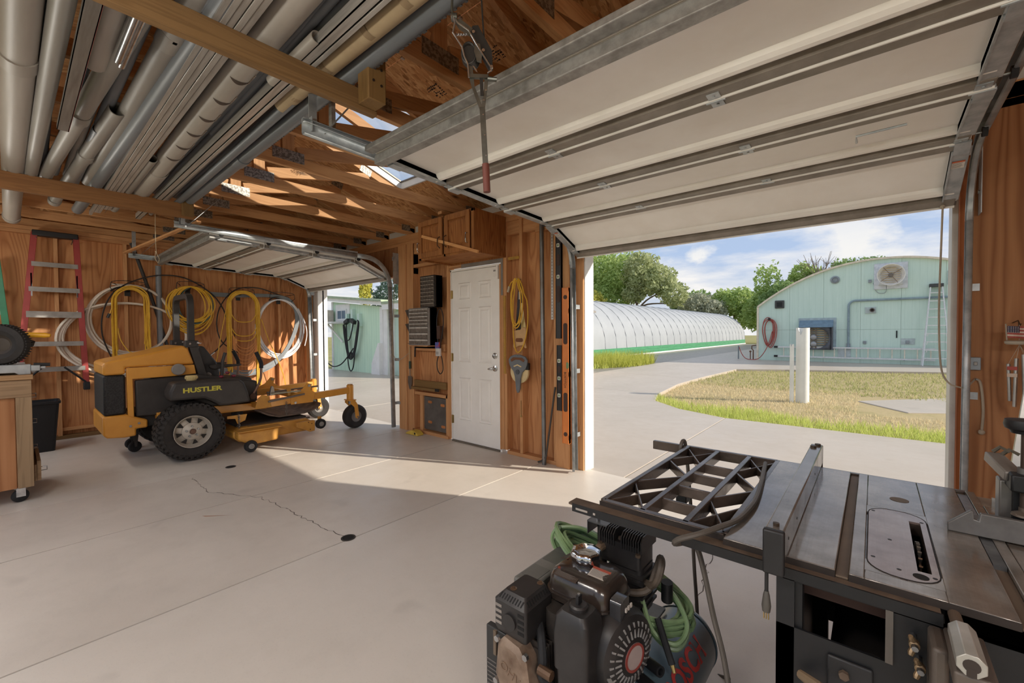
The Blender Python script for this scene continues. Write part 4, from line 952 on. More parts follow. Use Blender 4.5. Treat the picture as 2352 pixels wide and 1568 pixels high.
tree('poplar', 'pale green tree top just above the arched roof', (-5.9, 58, 0), [(-5.9, 58, 0), (-5.9, 58, 4), (-5.9, 58, 7)], [(-6.2, 58, 7.6, 1.3, 1.4, 1.4), (-5.2, 58, 6.8, 1.6, 1.6, 1.6), (-6.9, 58, 6.2, 1.2, 1.2, 1.4)], 2600, .22, L4 if False else L1, 19)
tree('broad_tree', 'wide green crown showing above the arched roof, rightmost', (-1.5, 62, 0), [(-1.5, 62, 0), (-1.5, 62, 4), (-1.5, 62, 7)], [(-2.4, 62, 8.2, 1.7, 2, 1.3), (-.6, 62, 8.4, 1.8, 2, 1.1), (1.0, 62, 8.3, 1.5, 2, .9), (-3.5, 62, 7.2, 1.2, 1.5, 1.2)], 3200, .22, L5, 20)
bt = thing('bare_tree', 'leafless grey tree with thin twigs above the arched roof', 'tree', (-4.4, 57, 0), group='trees beyond the yard')
m = MB(); random.seed(5)
m.tube([(-4.4, 57, 0), (-4.5, 57, 5), (-4.5, 57, 7)], [.25, .16, .1], 6)
for k in range(26):
    a = random.uniform(-1.3, 1.3); L_ = random.uniform(2.0, 3.9); z0 = random.uniform(5.5, 7); x0 = -4.5+random.uniform(-.1, .1)
    p1 = (x0+sin(a)*L_*.5, 57+random.uniform(-.6, .6), z0+cos(a)*L_*.55); p2 = (x0+sin(a)*L_*.8, 57+random.uniform(-.8, .8), z0+cos(a)*L_)
    m.tube([(x0, 57, z0), p1, p2], [.06, .04, .02], 4)
    for q in range(3): m.tube([p1, (p1[0]+random.uniform(-.7, .7), p1[1], p1[2]+random.uniform(.3, 1.1))], [.03, .015], 4)
m.build('branches', P('bare_bark', (150, 136, 124), .9), bt)
tree('slim_tree', 'slim yellow-green tree above the shed roof in the left opening', (-44, 26, 0), [(-44, 26, 0), (-44, 26, 3), (-44, 26, 5)], [(-43.9, 26, 5.6, .75, .75, 1.3), (-44.0, 26, 7.0, .7, .7, 1.2)], 1500, .17, L4, 21)
dt = tree('slim_tree', 'dark blue-green tree at the right edge of the left opening', (-33.5, 22, 0), [(-33.5, 22, 0), (-33.4, 22, 3), (-33.4, 22, 4.6)], [(-33.6, 22, 4.9, 1.5, 1.2, .8), (-32.8, 22, 5.8, 1.1, 1, .7), (-34.8, 22, 4.2, 1.0, 1, .6)], 1100, .15, leafmat('leaf_blue', (70, 92, 84), (90, 112, 100), (60, 80, 74), .5), 22)
tree('hedge_tree', 'dark distant tree left of the green shed', (-62, 26, 0), [(-62, 26, 0), (-62, 26, 1), (-62, 26, 2)], [(-62, 26, 2.2, 2.4, 2, 2.1), (-66, 26, 2.0, 2.4, 2, 1.9)], 1600, .3, L5, 23)
# ================================================================ ladders on the left wall
lad_alu = P('dull_ladder_aluminium', (150, 145, 140), .45, .3, (124, 119, 114), 9); redf = P('red_fibreglass', (160, 58, 54), .5, 0, (138, 48, 44), 6); greenf = P('green_fibreglass', (40, 120, 84), .5)
lad = thing('folded_step_ladder', 'red fibreglass step ladder with aluminium steps hanging on the plywood wall', 'ladder', (-7.62, .35, .64))
LX = -7.62
def lrail(y0, z0, y1, z1, mat, t, x=LX, d=.06, w=.055): MB().bar((x, y0, z0), (x, y1, z1), w, d, (1, 0, 0)).build('rail', mat, t, bevel=.003)
lrail(.02, .70, .185, 2.54, redf, lad); lrail(.59, .70, .53, 2.54, redf, lad)
for k, z in enumerate((.925, 1.235, 1.60, 1.89, 2.19)):
    f = (z-.7)/1.84; ya = .02+.165*f; yb = .59-.06*f; d = .10 if k == 2 else .075
    m = MB().box((LX-.05, ya, z-.03), (LX+.03, yb, z)); m.box((LX+.03, ya, z-(.075 if k == 2 else .055)), (LX+.034, yb, z)); m.build('step', lad_alu, lad)
MB().box((LX-.06, .165, 2.50), (LX+.05, .55, 2.565)).build('top_cap', black_plastic, lad, bevel=.008)
MB().tube([(LX+.03, .40, .92), (LX+.03, .585, .72)], .012, 6).build('brace', black_plastic, lad)
MB().tube([(LX+.03, .21, .92), (LX+.03, .05, .74)], .012, 6).build('brace', black_plastic, lad)
for y in (.02, .592): MB().box((LX-.03, y-.03, .62), (LX+.04, y+.03, .72)).build('foot', black_rubber, lad, bevel=.008)
for y in (.17, .55): MB().bar((LX+.02, y-.02, 1.78), (LX+.02, y-.02, 2.05), .012, .02).build('spreader', steel, lad)
MB().cyl((-7.77, .20, 2.46), (-7.57, .20, 2.48), .006, seg=6).build('nail', steel, lad); MB().cyl((-7.77, .50, 2.46), (-7.57, .50, 2.48), .006, seg=6).build('nail', steel, lad)
gl_ = thing('folded_step_ladder', 'edge of a green fibreglass ladder at the far left of the picture', 'ladder', (-7.60, -.3, .4))
lrail(.02, .42, -.11, 2.2, greenf, gl_, -7.60, .07); lrail(-.62, .42, -.50, 2.2, greenf, gl_, -7.60, .07)
for k in range(5): MB().box((-7.66, -.60+.02*k, .65+.3*k), (-7.57, .0-.025*k, .68+.3*k)).build('step', lad_alu, gl_)
# ================================================================ rolling workbench cart
ply_cart = PLY('cart_plywood', (190, 138, 96), (172, 118, 78), (140, 92, 58), freq=10)
worn = WOOD('worn_board', (158, 130, 100), (116, 92, 68), 'Y'); worn_z = WOOD('worn_board_z', (156, 130, 100), (118, 96, 72), 'Z')
ct = thing('tool_cart', 'plywood workbench cart on casters cut by the left edge', 'cart', (-5.45, -.33, 0))
MB().box((-5.86, -.72, .12), (-5.085, .05, .93)).build('body', ply_cart, ct, smooth=False)
MB().box((-5.085, -.60, .12), (-5.07, -.005, .83)).build('side_panel', ply_cart, ct, smooth=False)
MB().box((-5.09, .0, .12), (-5.05, .085, .83)).build('corner_post', worn_z, ct, bevel=.003)
MB().box((-5.09, -.75, .83), (-5.05, .085, .965)).build('apron', worn, ct, bevel=.003)
MB().box((-5.90, -.78, .967), (-5.035, .095, 1.005)).build('top_board', WOOD('cart_top', (172, 136, 98), (134, 100, 68), 'Y'), ct, bevel=.004)
for k, (z0, z1, o_) in enumerate(((.74, .92, .0), (.52, .72, .0), (.32, .50, .0), (.14, .30, .05))):
    d = MB().box((-5.80, .052+o_, z0), (-5.13, .075+o_, z1)).build('drawer', worn, ct, bevel=.002)
    if o_: MB().box((-5.80, -.2, z0), (-5.13, .05+o_, z1-.03)).build('drawer_box', worn, d)
    zc = (z0+z1)/2; MB().tube([(-5.22, .075+o_, zc+.01), (-5.22, .11+o_, zc+.01), (-5.22, .11+o_, zc-.02), (-5.22, .075+o_, zc-.02)], .004, 6).build('handle', zinc, d)
for (x, y) in ((-5.12, .02), (-5.80, .02), (-5.12, -.66)):
    c = group_part('caster', ct)
    MB().box((x-.035, y-.04, .112), (x+.035, y+.04, .12)).build('plate', galv, c); MB().lathe([(.01, -.014), (.04, -.014), (.05, -.008), (.05, .008), (.04, .014), (.01, .014)], (x, y-.01, .05), (1, .4, 0), 20).build('wheel', black_rubber, c)
    for s_ in (-1, 1): MB().box((x+s_*.022-.003, y-.03, .045), (x+s_*.022+.003, y+.02, .115)).build('fork', zinc, c)
# tools lying on the cart
gs = thing('miter_saw', 'grey cast miter saw base with a yellow handle on the wooden cart', 'saw', (-5.3, -.2, 1.005))
cast = P('grey_casting', (168, 172, 174), .45, .5, (140, 144, 148), 12)
MB().prism([(-.55, 1.005), (.06, 1.005), (.06, 1.03), (-.10, 1.03), (-.10, 1.045), (-.30, 1.045), (-.30, 1.005)] if False else [(-.55, 1.005), (-.12, 1.005), (-.09, 1.02), (.0, 1.02), (.02, 1.005), (.085, 1.005), (.085, 1.085), (-.55, 1.085)], -5.14, -5.09, 'X').build('base_casting', cast, gs, bevel=.004)
MB().box((-5.50, -.55, 1.03), (-5.14, .06, 1.085)).build('table', cast, gs, bevel=.004)
MB().box((-5.16, .085, 1.03), (-5.08, .135, 1.075)).box((-5.14, .13, 1.045), (-5.10, .165, 1.065)).build('clamp', cast, gs, bevel=.004); MB().cyl((-5.12, .10, 1.08), (-5.12, .19, 1.075), .014, seg=8).build('clamp_knob', black_plastic, gs)
MB().bar((-5.30, -.12, 1.085), (-5.34, -.02, 1.31), .05, .06).build('arm', cast, gs, bevel=.005)
yel_h = P('yellow_grip', (240, 176, 44), .4)
MB().tube([(-5.30, -.03, 1.318), (-5.26, .08, 1.318), (-5.22, .17, 1.312), (-5.21, .20, 1.310)], [.016, .021, .021, .013], 12).build('handle', yel_h, gs)
MB().tube([(-5.30, .0, 1.28), (-5.27, .07, 1.27), (-5.27, .10, 1.255), (-5.28, .09, 1.235)], .02, 8).build('trigger_guard', black_plastic, gs)
tyre = P('tyre_rubber', (48, 44, 42), .75, 0, (34, 31, 30), 14)
pt = thing('spare_tyre', 'small black ribbed tyre standing on the wooden cart', 'tyre', (-5.14, -.03, 1.087))
ax = V((.86, -.5, 0)).normalized(); c0 = V((-5.14, -.055, 1.087+.155))
MB().lathe([(.075, -.035), (.11, -.05), (.145, -.038), (.155, -.015), (.155, .015), (.145, .038), (.11, .05), (.075, .035), (.07, .0)], c0, ax, 40).build('carcass', tyre, pt)
a_, b_ = ax.orthogonal().normalized(), None; b_ = ax.cross(a_); m = MB()
for i in range(46):
    an = 2*pi*i/46; d = a_*cos(an)+b_*sin(an); m.bar(c0+d*.156-ax*.034, c0+d*.156+ax*.034, .008, .006, d)
m.build('tread', tyre, pt, kind='stuff')
MB().lathe([(.0, .012), (.03, .014), (.05, .012), (.074, .026), (.074, .02), (.05, -.01), (0, -.01)], c0, ax, 28).build('rim', P('rim_dark', (84, 74, 66), .5, .4), pt)
# ================================================================ bin
bn = thing('waste_bin', 'black plastic waste bin behind the cart', 'bin', (-7.2, .12, 0))
m = MB(); 
def ring(w, d, z, r=.03):
    out = []
    for (qx, qy, a0) in ((d-r, w-r, 0), (-d+r, w-r, 90), (-d+r, -w+r, 180), (d-r, -w+r, 270)):
        for i in range(4): a = radians(a0+30*i); out.append(V((-7.2+qx+r*cos(a), .12+qy+r*sin(a), z)))
    return out
def loft(rings, mat, name, parent, cap0=True, cap1=True):
    m = MB(); n = len(rings[0]); vs = [p for r in rings for p in r]
    fs = [(k*n+i, k*n+(i+1) % n, (k+1)*n+(i+1) % n, (k+1)*n+i) for k in range(len(rings)-1) for i in range(n)]
    if cap0: fs.append(tuple(range(n))[::-1])
    if cap1: fs.append(tuple(range((len(rings)-1)*n, len(rings)*n)))
    return m.add(vs, fs).build(name, mat, parent)
binm = P('bin_plastic', (30, 32, 36), .55)
loft([ring(.165, .12, .0), ring(.205, .155, .54), ring(.195, .145, .54), ring(.155, .11, .02)], binm, 'body', bn, True, True)
loft([ring(.206, .156, .535), ring(.218, .168, .54), ring(.218, .168, .565), ring(.2, .15, .565), ring(.2, .15, .535)], binm, 'rim', bn, False, False)
# ================================================================ hoses and cords on wire hangers
pex_w = P('white_pex', (232, 222, 208), .4, 0, (218, 206, 190), 4); blk_t = P('black_tube', (52, 46, 44), .55); yel_c = P('yellow_cord', (226, 178, 58), .5, 0, (206, 156, 40), 9)
grey_t = P('grey_tube', (132, 138, 142), .45); or_c = P('orange_cord', (226, 152, 84), .55); teal_c = P('teal_cord', (74, 96, 96), .55); wirem = P('black_wire', (40, 38, 38), .5)
def coil(name, label, cy, cz, ry, rz, n, r, mat, x=-7.72, seed=1, jit=.05, cat='hose', squash=0):
    t = thing(name, label, cat, (x, cy, cz-rz), group='coils hanging on the left wall'); random.seed(seed); m = MB()
    for k in range(n):
        a1, a2 = ry*(1+random.uniform(-jit, jit)), rz*(1+random.uniform(-jit, jit)); dz = rz-a2; ph = random.uniform(0, 6); dy = random.uniform(-jit, jit)*ry*.6
        m.tube([(x+r*2.0*((k*7) % 5)/2+.006*sin(2*a+ph), cy+dy+a1*sin(a), cz+dz+a2*cos(a)+squash*abs(sin(a))) for a in [2*pi*i/44 for i in range(44)]], r, 6, True)
    m.build('loops', mat, t); return t
wc = coil('white_hose_coil', 'round coil of white tubing behind the first yellow cord', 1.055, 1.52, .42, .46, 5, .014, pex_w, -7.735, 2, .05)
m = MB(); m.tube([(-7.72, .86, 1.985), (-7.72, 1.06, 1.99)], .0105, 6); m.build('loose_end', pex_w, wc)
wc2 = coil('white_hose_coil', 'wide low coil of thick white tubing behind the red ladder', 1.02, 1.27, .63, .47, 4, .015, pex_w, -7.735, 5, .06)
bl = thing('black_tube_loop', 'single black tube arching over the white coils', 'tube', (-7.7, 1.45, .95), group='coils hanging on the left wall')
MB().tube(smooth_path([(-7.67, .84, 1.0), (-7.67, .755, 1.3), (-7.67, .765, 1.6), (-7.67, .87, 1.87), (-7.67, 1.09, 2.05), (-7.67, 1.38, 2.15), (-7.67, 1.68, 2.12), (-7.67, 2.0, 1.89), (-7.67, 2.16, 1.56), (-7.67, 2.15, 1.25), (-7.67, 1.98, 1.03)], 7), .009, 6).build('tube', blk_t, bl)
MB().cyl((-7.67, 1.99, 1.04), (-7.67, 1.93, .99), .014, seg=8).build('fitting', zinc, bl)
bl2 = thing('black_tube_loop', 'single black tube looping behind the long yellow cord', 'tube', (-7.7, 2.35, 1.0), group='coils hanging on the left wall')
MB().tube(smooth_path([(-7.65, 2.30, 1.02), (-7.65, 2.08, 1.2), (-7.65, 2.02, 1.5), (-7.65, 2.1, 1.8), (-7.65, 2.3, 2.02), (-7.65, 2.6, 2.06), (-7.68, 2.9, 1.98), (-7.7, 3.1, 1.93)], 7), .009, 6).build('tube', blk_t, bl2)
def hanger(y, z, w, label):
    t = thing('wire_hose_hanger', label, 'hanger', (-7.76, y, z), group='wire hose hangers')
    MB().tube([(-7.65, y+w*sin(a), z-.05+.11*cos(a)) for a in [radians(-70+14*i) for i in range(11)]], .010, 6).build('saddle', black_plastic, t)
    for s_ in (-1, 1): MB().tube([(-7.76, y+s_*w*.5, z+.08), (-7.64, y+s_*w*.75, z+.09), (-7.58, y+s_*w*.95, z+.10), (-7.58, y+s_*w*1.0, z+.03), (-7.63, y+s_*w*.8, z-.02)], .0045, 5).build('wire', wirem, t)
    MB().tube([(-7.58, y+w*.95*cos(a), z+.10+.03*sin(a)) for a in [pi*i/8 for i in range(9)]], .0045, 5).build('wire', wirem, t)
    MB().box((-7.775, y-.03, z-.06), (-7.755, y+.03, z+.04)).build('wall_plate', black_plastic, t)
    MB().bar((-7.76, y, z), (-7.65, y, z+.04), .03, .02).build('arm', black_plastic, t)
    return t
hanger(1.02, 1.90, .19, 'black wire hanger under the first yellow cord'); hanger(1.69, 1.95, .17, 'black wire hanger inside the tangled yellow cord'); hanger(2.345, 1.91, .18, 'black wire hanger under the long yellow cord'); hanger(2.95, 1.88, .2, 'black wire hanger under the grey tubing')
def ucord(name, label, y0, y1, ztop, zl, zr, n, r, mat, x=-7.62, seed=3, cat='extension cord'):
    """a cord folded in long loops over a hanger"""
    t = thing(name, label, cat, (x, (y0+y1)/2, min(zl, zr)), group='coils hanging on the left wall'); random.seed(seed); m = MB()
    for k in range(n):
        j = random.uniform; ya, yb = y0+j(0, .055), y1-j(0, .055); h = ztop-j(0, .05); xa = x+j(-.02, .02); cyy = (ya+yb)/2; rr = (yb-ya)/2; za, zb = zl+j(0, .12), zr+j(0, .12)
        left = [(xa+.008*sin(i+k), ya+j(-.006, .006), za+(h-rr-za)*i/6) for i in range(6)]
        right = [(xa+.008*cos(i+k), yb+j(-.006, .006), h-rr-(h-rr-zb)*i/6) for i in range(1, 7)]
        top = [(xa, cyy-rr*cos(a), h-rr+rr*sin(a)*1.0) for a in [pi*i/8 for i in range(9)]]
        m.tube(smooth_path(left+top+right, 2), r, 5)
    m.build('strands', mat, t); return t
y1c = ucord('yellow_extension_cord', 'first yellow cord from the left, hung in long loops above the mower engine', .845, 1.225, 1.97, .99, 1.08, 13, .0088, yel_c)
MB().tube(smooth_path([(-7.61, .9, 1.4), (-7.6, .92, 1.25), (-7.58, .99, 1.1), (-7.57, 1.05, 1.06)]), .0065, 5).build('loose_end', yel_c, y1c)
MB().tube(smooth_path([(-7.61, .86, 1.75), (-7.6, .84, 1.65), (-7.6, .82, 1.58)]), .0065, 5).build('plug_lead', yel_c, y1c); MB().cyl((-7.6, .82, 1.59), (-7.6, .80, 1.535), .016, seg=8).build('plug', black_plastic, y1c)
y2c = coil('tangled_cord', 'tangled yellow cord hung in untidy rings behind the roll bar', 1.70, 1.70,   .25, .31, 15, .0085, yel_c, -7.63, 9, .22, 'extension cord')
coil('teal_cord', 'dark teal cord wound in with the tangled yellow one', 1.74, 1.72, .22, .29, 4, .009, teal_c, -7.645, 4, .12, 'extension cord')
y3c = ucord('yellow_extension_cord', 'longest yellow cord, hanging down behind the control levers', 2.14, 2.60, 2.0, .66, .44, 19, .0092, yel_c, -7.60, 8)
m = MB(); random.seed(4)
for (zz, k) in ((1.50, 0), (1.28, 1), (1.20, 2)): m.tube(smooth_path([(-7.58, 2.18, zz+.16), (-7.57, 2.25, zz+.03), (-7.57, 2.36, zz), (-7.57, 2.48, zz+.03), (-7.58, 2.56, zz+.17)], 5), .007, 5)
m.tube(smooth_path([(-7.58, 2.62, 1.55), (-7.56, 2.72, 1.2), (-7.55, 2.82, .95), (-7.54, 2.93, .6), (-7.53, 2.97, .32)], 5), .0065, 5)
m.tube(smooth_path([(-7.58, 2.13, 1.7), (-7.57, 2.06, 1.35), (-7.56, 2.0, 1.0), (-7.56, 1.98, .9)], 5), .0065, 5)
m.build('slack_loops', yel_c, y3c)
oc = thing('orange_cord', 'thin orange cord sagging between the legs of the long yellow cord', 'extension cord', (-7.57, 2.36, .6), group='coils hanging on the left wall'); m = MB()
for k in range(8):
    zz = 1.08-.06*k+.01*(k % 3); m.tube(smooth_path([(-7.565, 2.21, 1.30-.02*k), (-7.56, 2.26, zz+.07), (-7.56, 2.37, zz), (-7.56, 2.48, zz+.06), (-7.565, 2.54, 1.25-.03*k)], 4), .0045, 5)
m.build('loops', or_c, oc); MB().box((-7.57, 2.22, 1.17), (-7.55, 2.26, 1.24)).build('connector', or_c, oc)
gc = thing('grey_tubing_coil', 'bundle of grey tubing strung along the wall into a coil', 'hose', (-7.66, 2.9, .62), group='coils hanging on the left wall'); m = MB(); random.seed(6)
for k in range(11):
    j = random.uniform; d = j(-.045, .045); e = j(-.045, .045)
    m.tube(smooth_path([(-7.70, 1.95, 1.93+d*.7), (-7.69, 2.3, 1.93+d*.6), (-7.67, 2.65, 1.95+d*.5), (-7.65, 2.95, 1.94+d*.5), (-7.64, 3.12+e*.3, 1.84+d), (-7.63, 3.20+e, 1.6), (-7.63, 3.14+e, 1.3), (-7.62, 2.98+e, 1.0), (-7.61, 2.76+e, .80+d), (-7.60, 2.45, .70+d), (-7.6, 2.15, .74+d), (-7.61, 1.95, .85+d)], 6), .0115, 5)
m.build('strands', grey_t, gc)
wc3 = coil('white_hose_coil', 'bright white tubing coil nearest the left garage opening', 2.93, 1.42, .36, .47, 9, .011, P('bright_pex', (230, 232, 236), .35), -7.665, 12, .06)
MB().tube(smooth_path([(-7.62, 3.22, 1.75), (-7.62, 3.33, 1.5), (-7.62, 3.36, 1.3), (-7.62, 3.32, 1.1)], 6), .009, 5).build('loose_end', P('bright_pex', (230, 232, 236), .35), wc3)
# pipes standing at the wall
sp = thing('standing_pipe', 'grey plastic pipe standing upright against the hose wall', 'pipe', (-7.70, 1.345, 0)); MB().pipe((-7.70, 1.35, 0), (-7.70, 1.345, 2.28), .034).build('pipe', P('grey_pvc', (132, 136, 140), .45, 0, (112, 116, 122), 5), sp)
sp2 = thing('standing_pipe', 'black flexible pipe leaning across the hose wall', 'pipe', (-7.66, 1.5, 0)); MB().tube(smooth_path([(-7.69, 1.70, .02), (-7.71, 1.45, 1.05), (-7.72, 1.30, 1.7), (-7.72, 1.10, 2.45), (-7.72, 1.06, 2.56)], 5), .021, 10).build('pipe', blk_t, sp2)
MB().tube([(-7.54, 2.92, .30), (-7.55, 2.935, .24)], .01, 6)
# wooden strip and pull cord up under the rack
solo(MB().bar((-5.0, 1.19, 2.405), (-7.40, .955, 2.372), .038, .02), 'wood_strip', wood_x, 'thin wooden strip slanting from the pipe rack to the door track', 'strip', loc=(-6.2, 1.07, 2.38))
pc = thing('pull_cord', 'knotted string loop hanging below the end of the pipe rack', 'cord', (-5.36, .93, 1.99))
MB().tube(smooth_path([(-5.36, .925, 2.632), (-5.36, .92, 2.3), (-5.36, .925, 2.12), (-5.36, .945, 2.06), (-5.36, .935, 2.02), (-5.36, .915, 2.06), (-5.36, .92, 2.12)], 5), .003, 5).build('loop', P('string', (206, 186, 156), .8), pc)
MB().sphere((-5.36, .922, 2.125), .008, 8, 6).build('knot', P('string', (206, 186, 156), .8), pc)
# ================================================================ zero-turn mower
orange = P('mower_orange', (226, 160, 66), .42, 0, (212, 146, 56), 3, coat=.25); orange_d = P('mower_orange_worn', (208, 152, 66), .5, 0, (184, 130, 60), 7)
mblack = P('mower_black', (60, 56, 54), .55, 0, (46, 43, 42), 8, bump=.05); mgrey = P('mower_grey', (150, 146, 142), .6)
rimm = P('rim_cream', (196, 188, 176), .45, .2, (176, 168, 156), 6); seatm = P('seat_vinyl', (56, 56, 58), .5, 0, (44, 44, 46), 8)
mw = thing('zero_turn_mower', 'orange and black zero-turn mower parked below the hoses', 'mower', (-6.05, 1.6, 0))
def pm(poly, x0, x1, name, mat, parent=mw, bevel=.006): return MB().prism(poly, x0, x1, 'X').build(name, mat, parent, bevel=bevel)
def sc(poly, k): return [(y*k, 1.3155+(z-1.3155)*k) for y, z in poly]
XN, XF = -5.70, -6.42
# hood and engine covers
pm([(.555, .915), (.555, 1.03), (.60, 1.05), (.93, 1.125), (1.19, 1.195), (1.235, 1.16), (1.29, .985), (.72, .985), (.72, .915)], XF, XN, 'hood', orange, bevel=.02)
pm([(.725, .98), (1.285, .98), (1.30, .88), (1.09, .868), (.772, .865), (.778, .46), (.73, .46)], XN-.03, XN+.012, 'side_cover', orange, bevel=.006)
bp = pm([(.79, .85), (1.06, .862), (1.30, .86), (1.30, .60), (1.05, .47), (.795, .48)], XN-.05, XN+.008, 'side_panel', mblack, bevel=.015)
pm([(.555, .912), (.72, .912), (.72, .515), (.555, .515)], XF+.01, XN-.004, 'rear_grille', P('grille_mesh', (42, 41, 42), .6, 0, (22, 21, 22), 90, .45, .55, .6, 120), bevel=.02)
pm([(.545, .515), (.545, .33), (.575, .30), (.70, .285), (.79, .29), (.79, .36), (.88, .36), (.88, .44), (.74, .50), (.72, .515)], XF-.02, XN+.02, 'rear_bumper', orange, bevel=.015)
for (y, z) in ((.745, .395), (.81, .415)): MB().bolt((XN+.02, y, z), (1, 0, 0), .012, .010).build('bolt', zinc, mw)
pm([(.80, .50), (1.55, .50), (1.55, .36), (.80, .36)], -6.36, -5.76, 'engine_block', P('engine_dark', (52, 50, 48), .6, .2), bevel=.01)
pm([(1.28, .88), (1.9, .75), (1.9, .5), (1.28, .5)], -6.40, -5.66, 'floor_pan', mblack, bevel=.02)
pm([(.95, .50), (1.45, .50), (2.0, .48), (2.0, .40), (1.45, .41), (.95, .43)], -5.76, -5.66, 'frame_rail', orange, bevel=.006)
pm([(.95, .50), (1.45, .50), (2.0, .48), (2.0, .40), (1.45, .41), (.95, .43)], -6.44, -6.34, 'frame_rail', orange, bevel=.006)
# round air-cleaner knob
MB().lathe([(.035, 0), (.035, .02), (.056, .022), (.060, .03), (.060, .055), (.054, .062), (0, .062)], (XN+.01, 1.135, .94), (1, 0, 0), 28).bolt((XN+.072, 1.135, .94), (1, 0, 0), .008, .006).build('knob', mgrey, mw)
# side tanks with the lettering
tank_poly = [(1.035, .822), (1.0, .74), (.99, .665), (1.01, .65), (1.12, .645), (1.29, .64), (1.36, .60), (1.43, .545), (1.50, .538), (1.72, .55), (1.70, .66), (1.663, .77), (1.61, .822), (1.4, .828), (1.15, .83)]
tk = pm(tank_poly, -5.60, -5.335, 'side_tank', mblack, bevel=.028); pm(tank_poly, -6.77, -6.50, 'side_tank', mblack, bevel=.028)
text_obj('HUSTLER', .066, (-5.334, 1.272, .737), (0, 1, 0), (0, 0, 1), P('mower_yellow', (206, 196, 70), .5), tk, sx=1.25, bold=.0026)
fc = MB().lathe([(.045, 0), (.045, .012), (.052, .014), (.054, .04), (.048, .05), (0, .052)], (-5.46, 1.205, .832), (0, 0, 1), 24).build('fuel_cap', P('cap_cream', (214, 192, 134), .5), mw)
m = MB()
for i in range(18): a = 2*pi*i/18; m.box((-5.46+.053*cos(a)-.003, 1.205+.053*sin(a)-.003, .848), (-5.46+.053*cos(a)+.003, 1.205+.053*sin(a)+.003, .872))
m.build('cap_ridges', P('cap_cream', (214, 192, 134), .5), fc, kind='stuff')
# rear wheels: tyre, lugs, rim with spoke windows
def big_wheel(x0, x1, y, z, R, out):
    w = group_part('rear_wheel', mw); xc = (x0+x1)/2; hw = abs(x1-x0)/2; ax = V((out, 0, 0))
    MB().lathe([(R*.53, -hw*.86), (R*.62, -hw*.98), (R*.86, -hw), (R*.955, -hw*.78), (R*.965, 0), (R*.955, hw*.78), (R*.86, hw), (R*.62, hw*.98), (R*.53, hw*.86), (R*.53, 0)], (xc, y, z), ax, 56).build('tyre', tyre, w)
    m = MB(); n = 34
    for i in range(n):
        for (t0, t1, off) in ((-.92, -.42, 0), (-.36, .0, .5), (.06, .42, 0), (.48, .95, .5)):
            a = 2*pi*(i+off)/n; b_ = a+.07*(1 if off else -1); rr = R*.972
            p0 = V((xc+t0*hw*out, y+rr*cos(a)*(.965 if abs(t0) > .7 else 1), z+rr*sin(a)*(.965 if abs(t0) > .7 else 1))); p1 = V((xc+t1*hw*out, y+rr*cos(b_)*(.965 if abs(t1) > .7 else 1), z+rr*sin(b_)*(.965 if abs(t1) > .7 else 1)))
            m.bar(p0, p1, .032, .014, (0, cos(a), sin(a)))
    for i in range(n):
        a = 2*pi*(i+.25)/n
        m.bar((xc+out*hw*.92, y+R*.93*cos(a), z+R*.93*sin(a)), (xc+out*hw*1.0, y+R*.80*cos(a), z+R*.80*sin(a)), .028, .016, (1, 0, 0))
    m.build('tread', tyre, w, kind='stuff')
    f = xc+out*hw*.80
    MB().lathe([(0, -.03), (R*.30, -.03), (R*.44, -.055), (R*.49, -.01), (R*.53, .03), (R*.545, .03), (R*.52, -.02), (R*.50, -.2*0-.10), (0, -.10)], (f, y, z), ax, 40).build('rim', rimm, w)
    MB().lathe([(R*.30, -.024), (R*.29, -.018), (R*.18, -.002), (R*.11, .004), (R*.10, .012), (0, .012)], (f, y, z), ax, 32).build('hub_disc', rimm, w)
    for i in range(8):
        a = 2*pi*i/8+.2; d = V((0, cos(a), sin(a))); s_ = V((0, -sin(a), cos(a))); c = V((f, y, z))
        q = [c+d*R*.445+s_*R*.085, c+d*R*.445-s_*R*.085, c+d*R*.30-s_*R*.02, c+d*R*.30+s_*R*.02]; off = [V((out*-.035, 0, 0))]*2+[V((out*-.020, 0, 0))]*2
        MB().add([p+o+V((out*.010, 0, 0)) for p, o in zip(q, off)], [(0, 1, 2, 3)]).build('spoke_window', P('window_dark', (46, 43, 41), .8), w, smooth=False)
    for i in range(5): a = 2*pi*i/5+.4; MB().bolt((f-.001*out, y+R*.175*cos(a), z+R*.175*sin(a)), ax, .011, .014).build('lug_nut', steel, w)
    MB().lathe([(0, .03), (.022, .028), (.03, .01), (.03, 0)], (f, y, z), ax, 16).build('hub_cap', P('hub_rust', (120, 92, 78), .6, .4), w)
big_wheel(-5.63, -5.36, 1.19, .305, .305, 1); big_wheel(-6.74, -6.47, 1.19, .305, .305, -1)
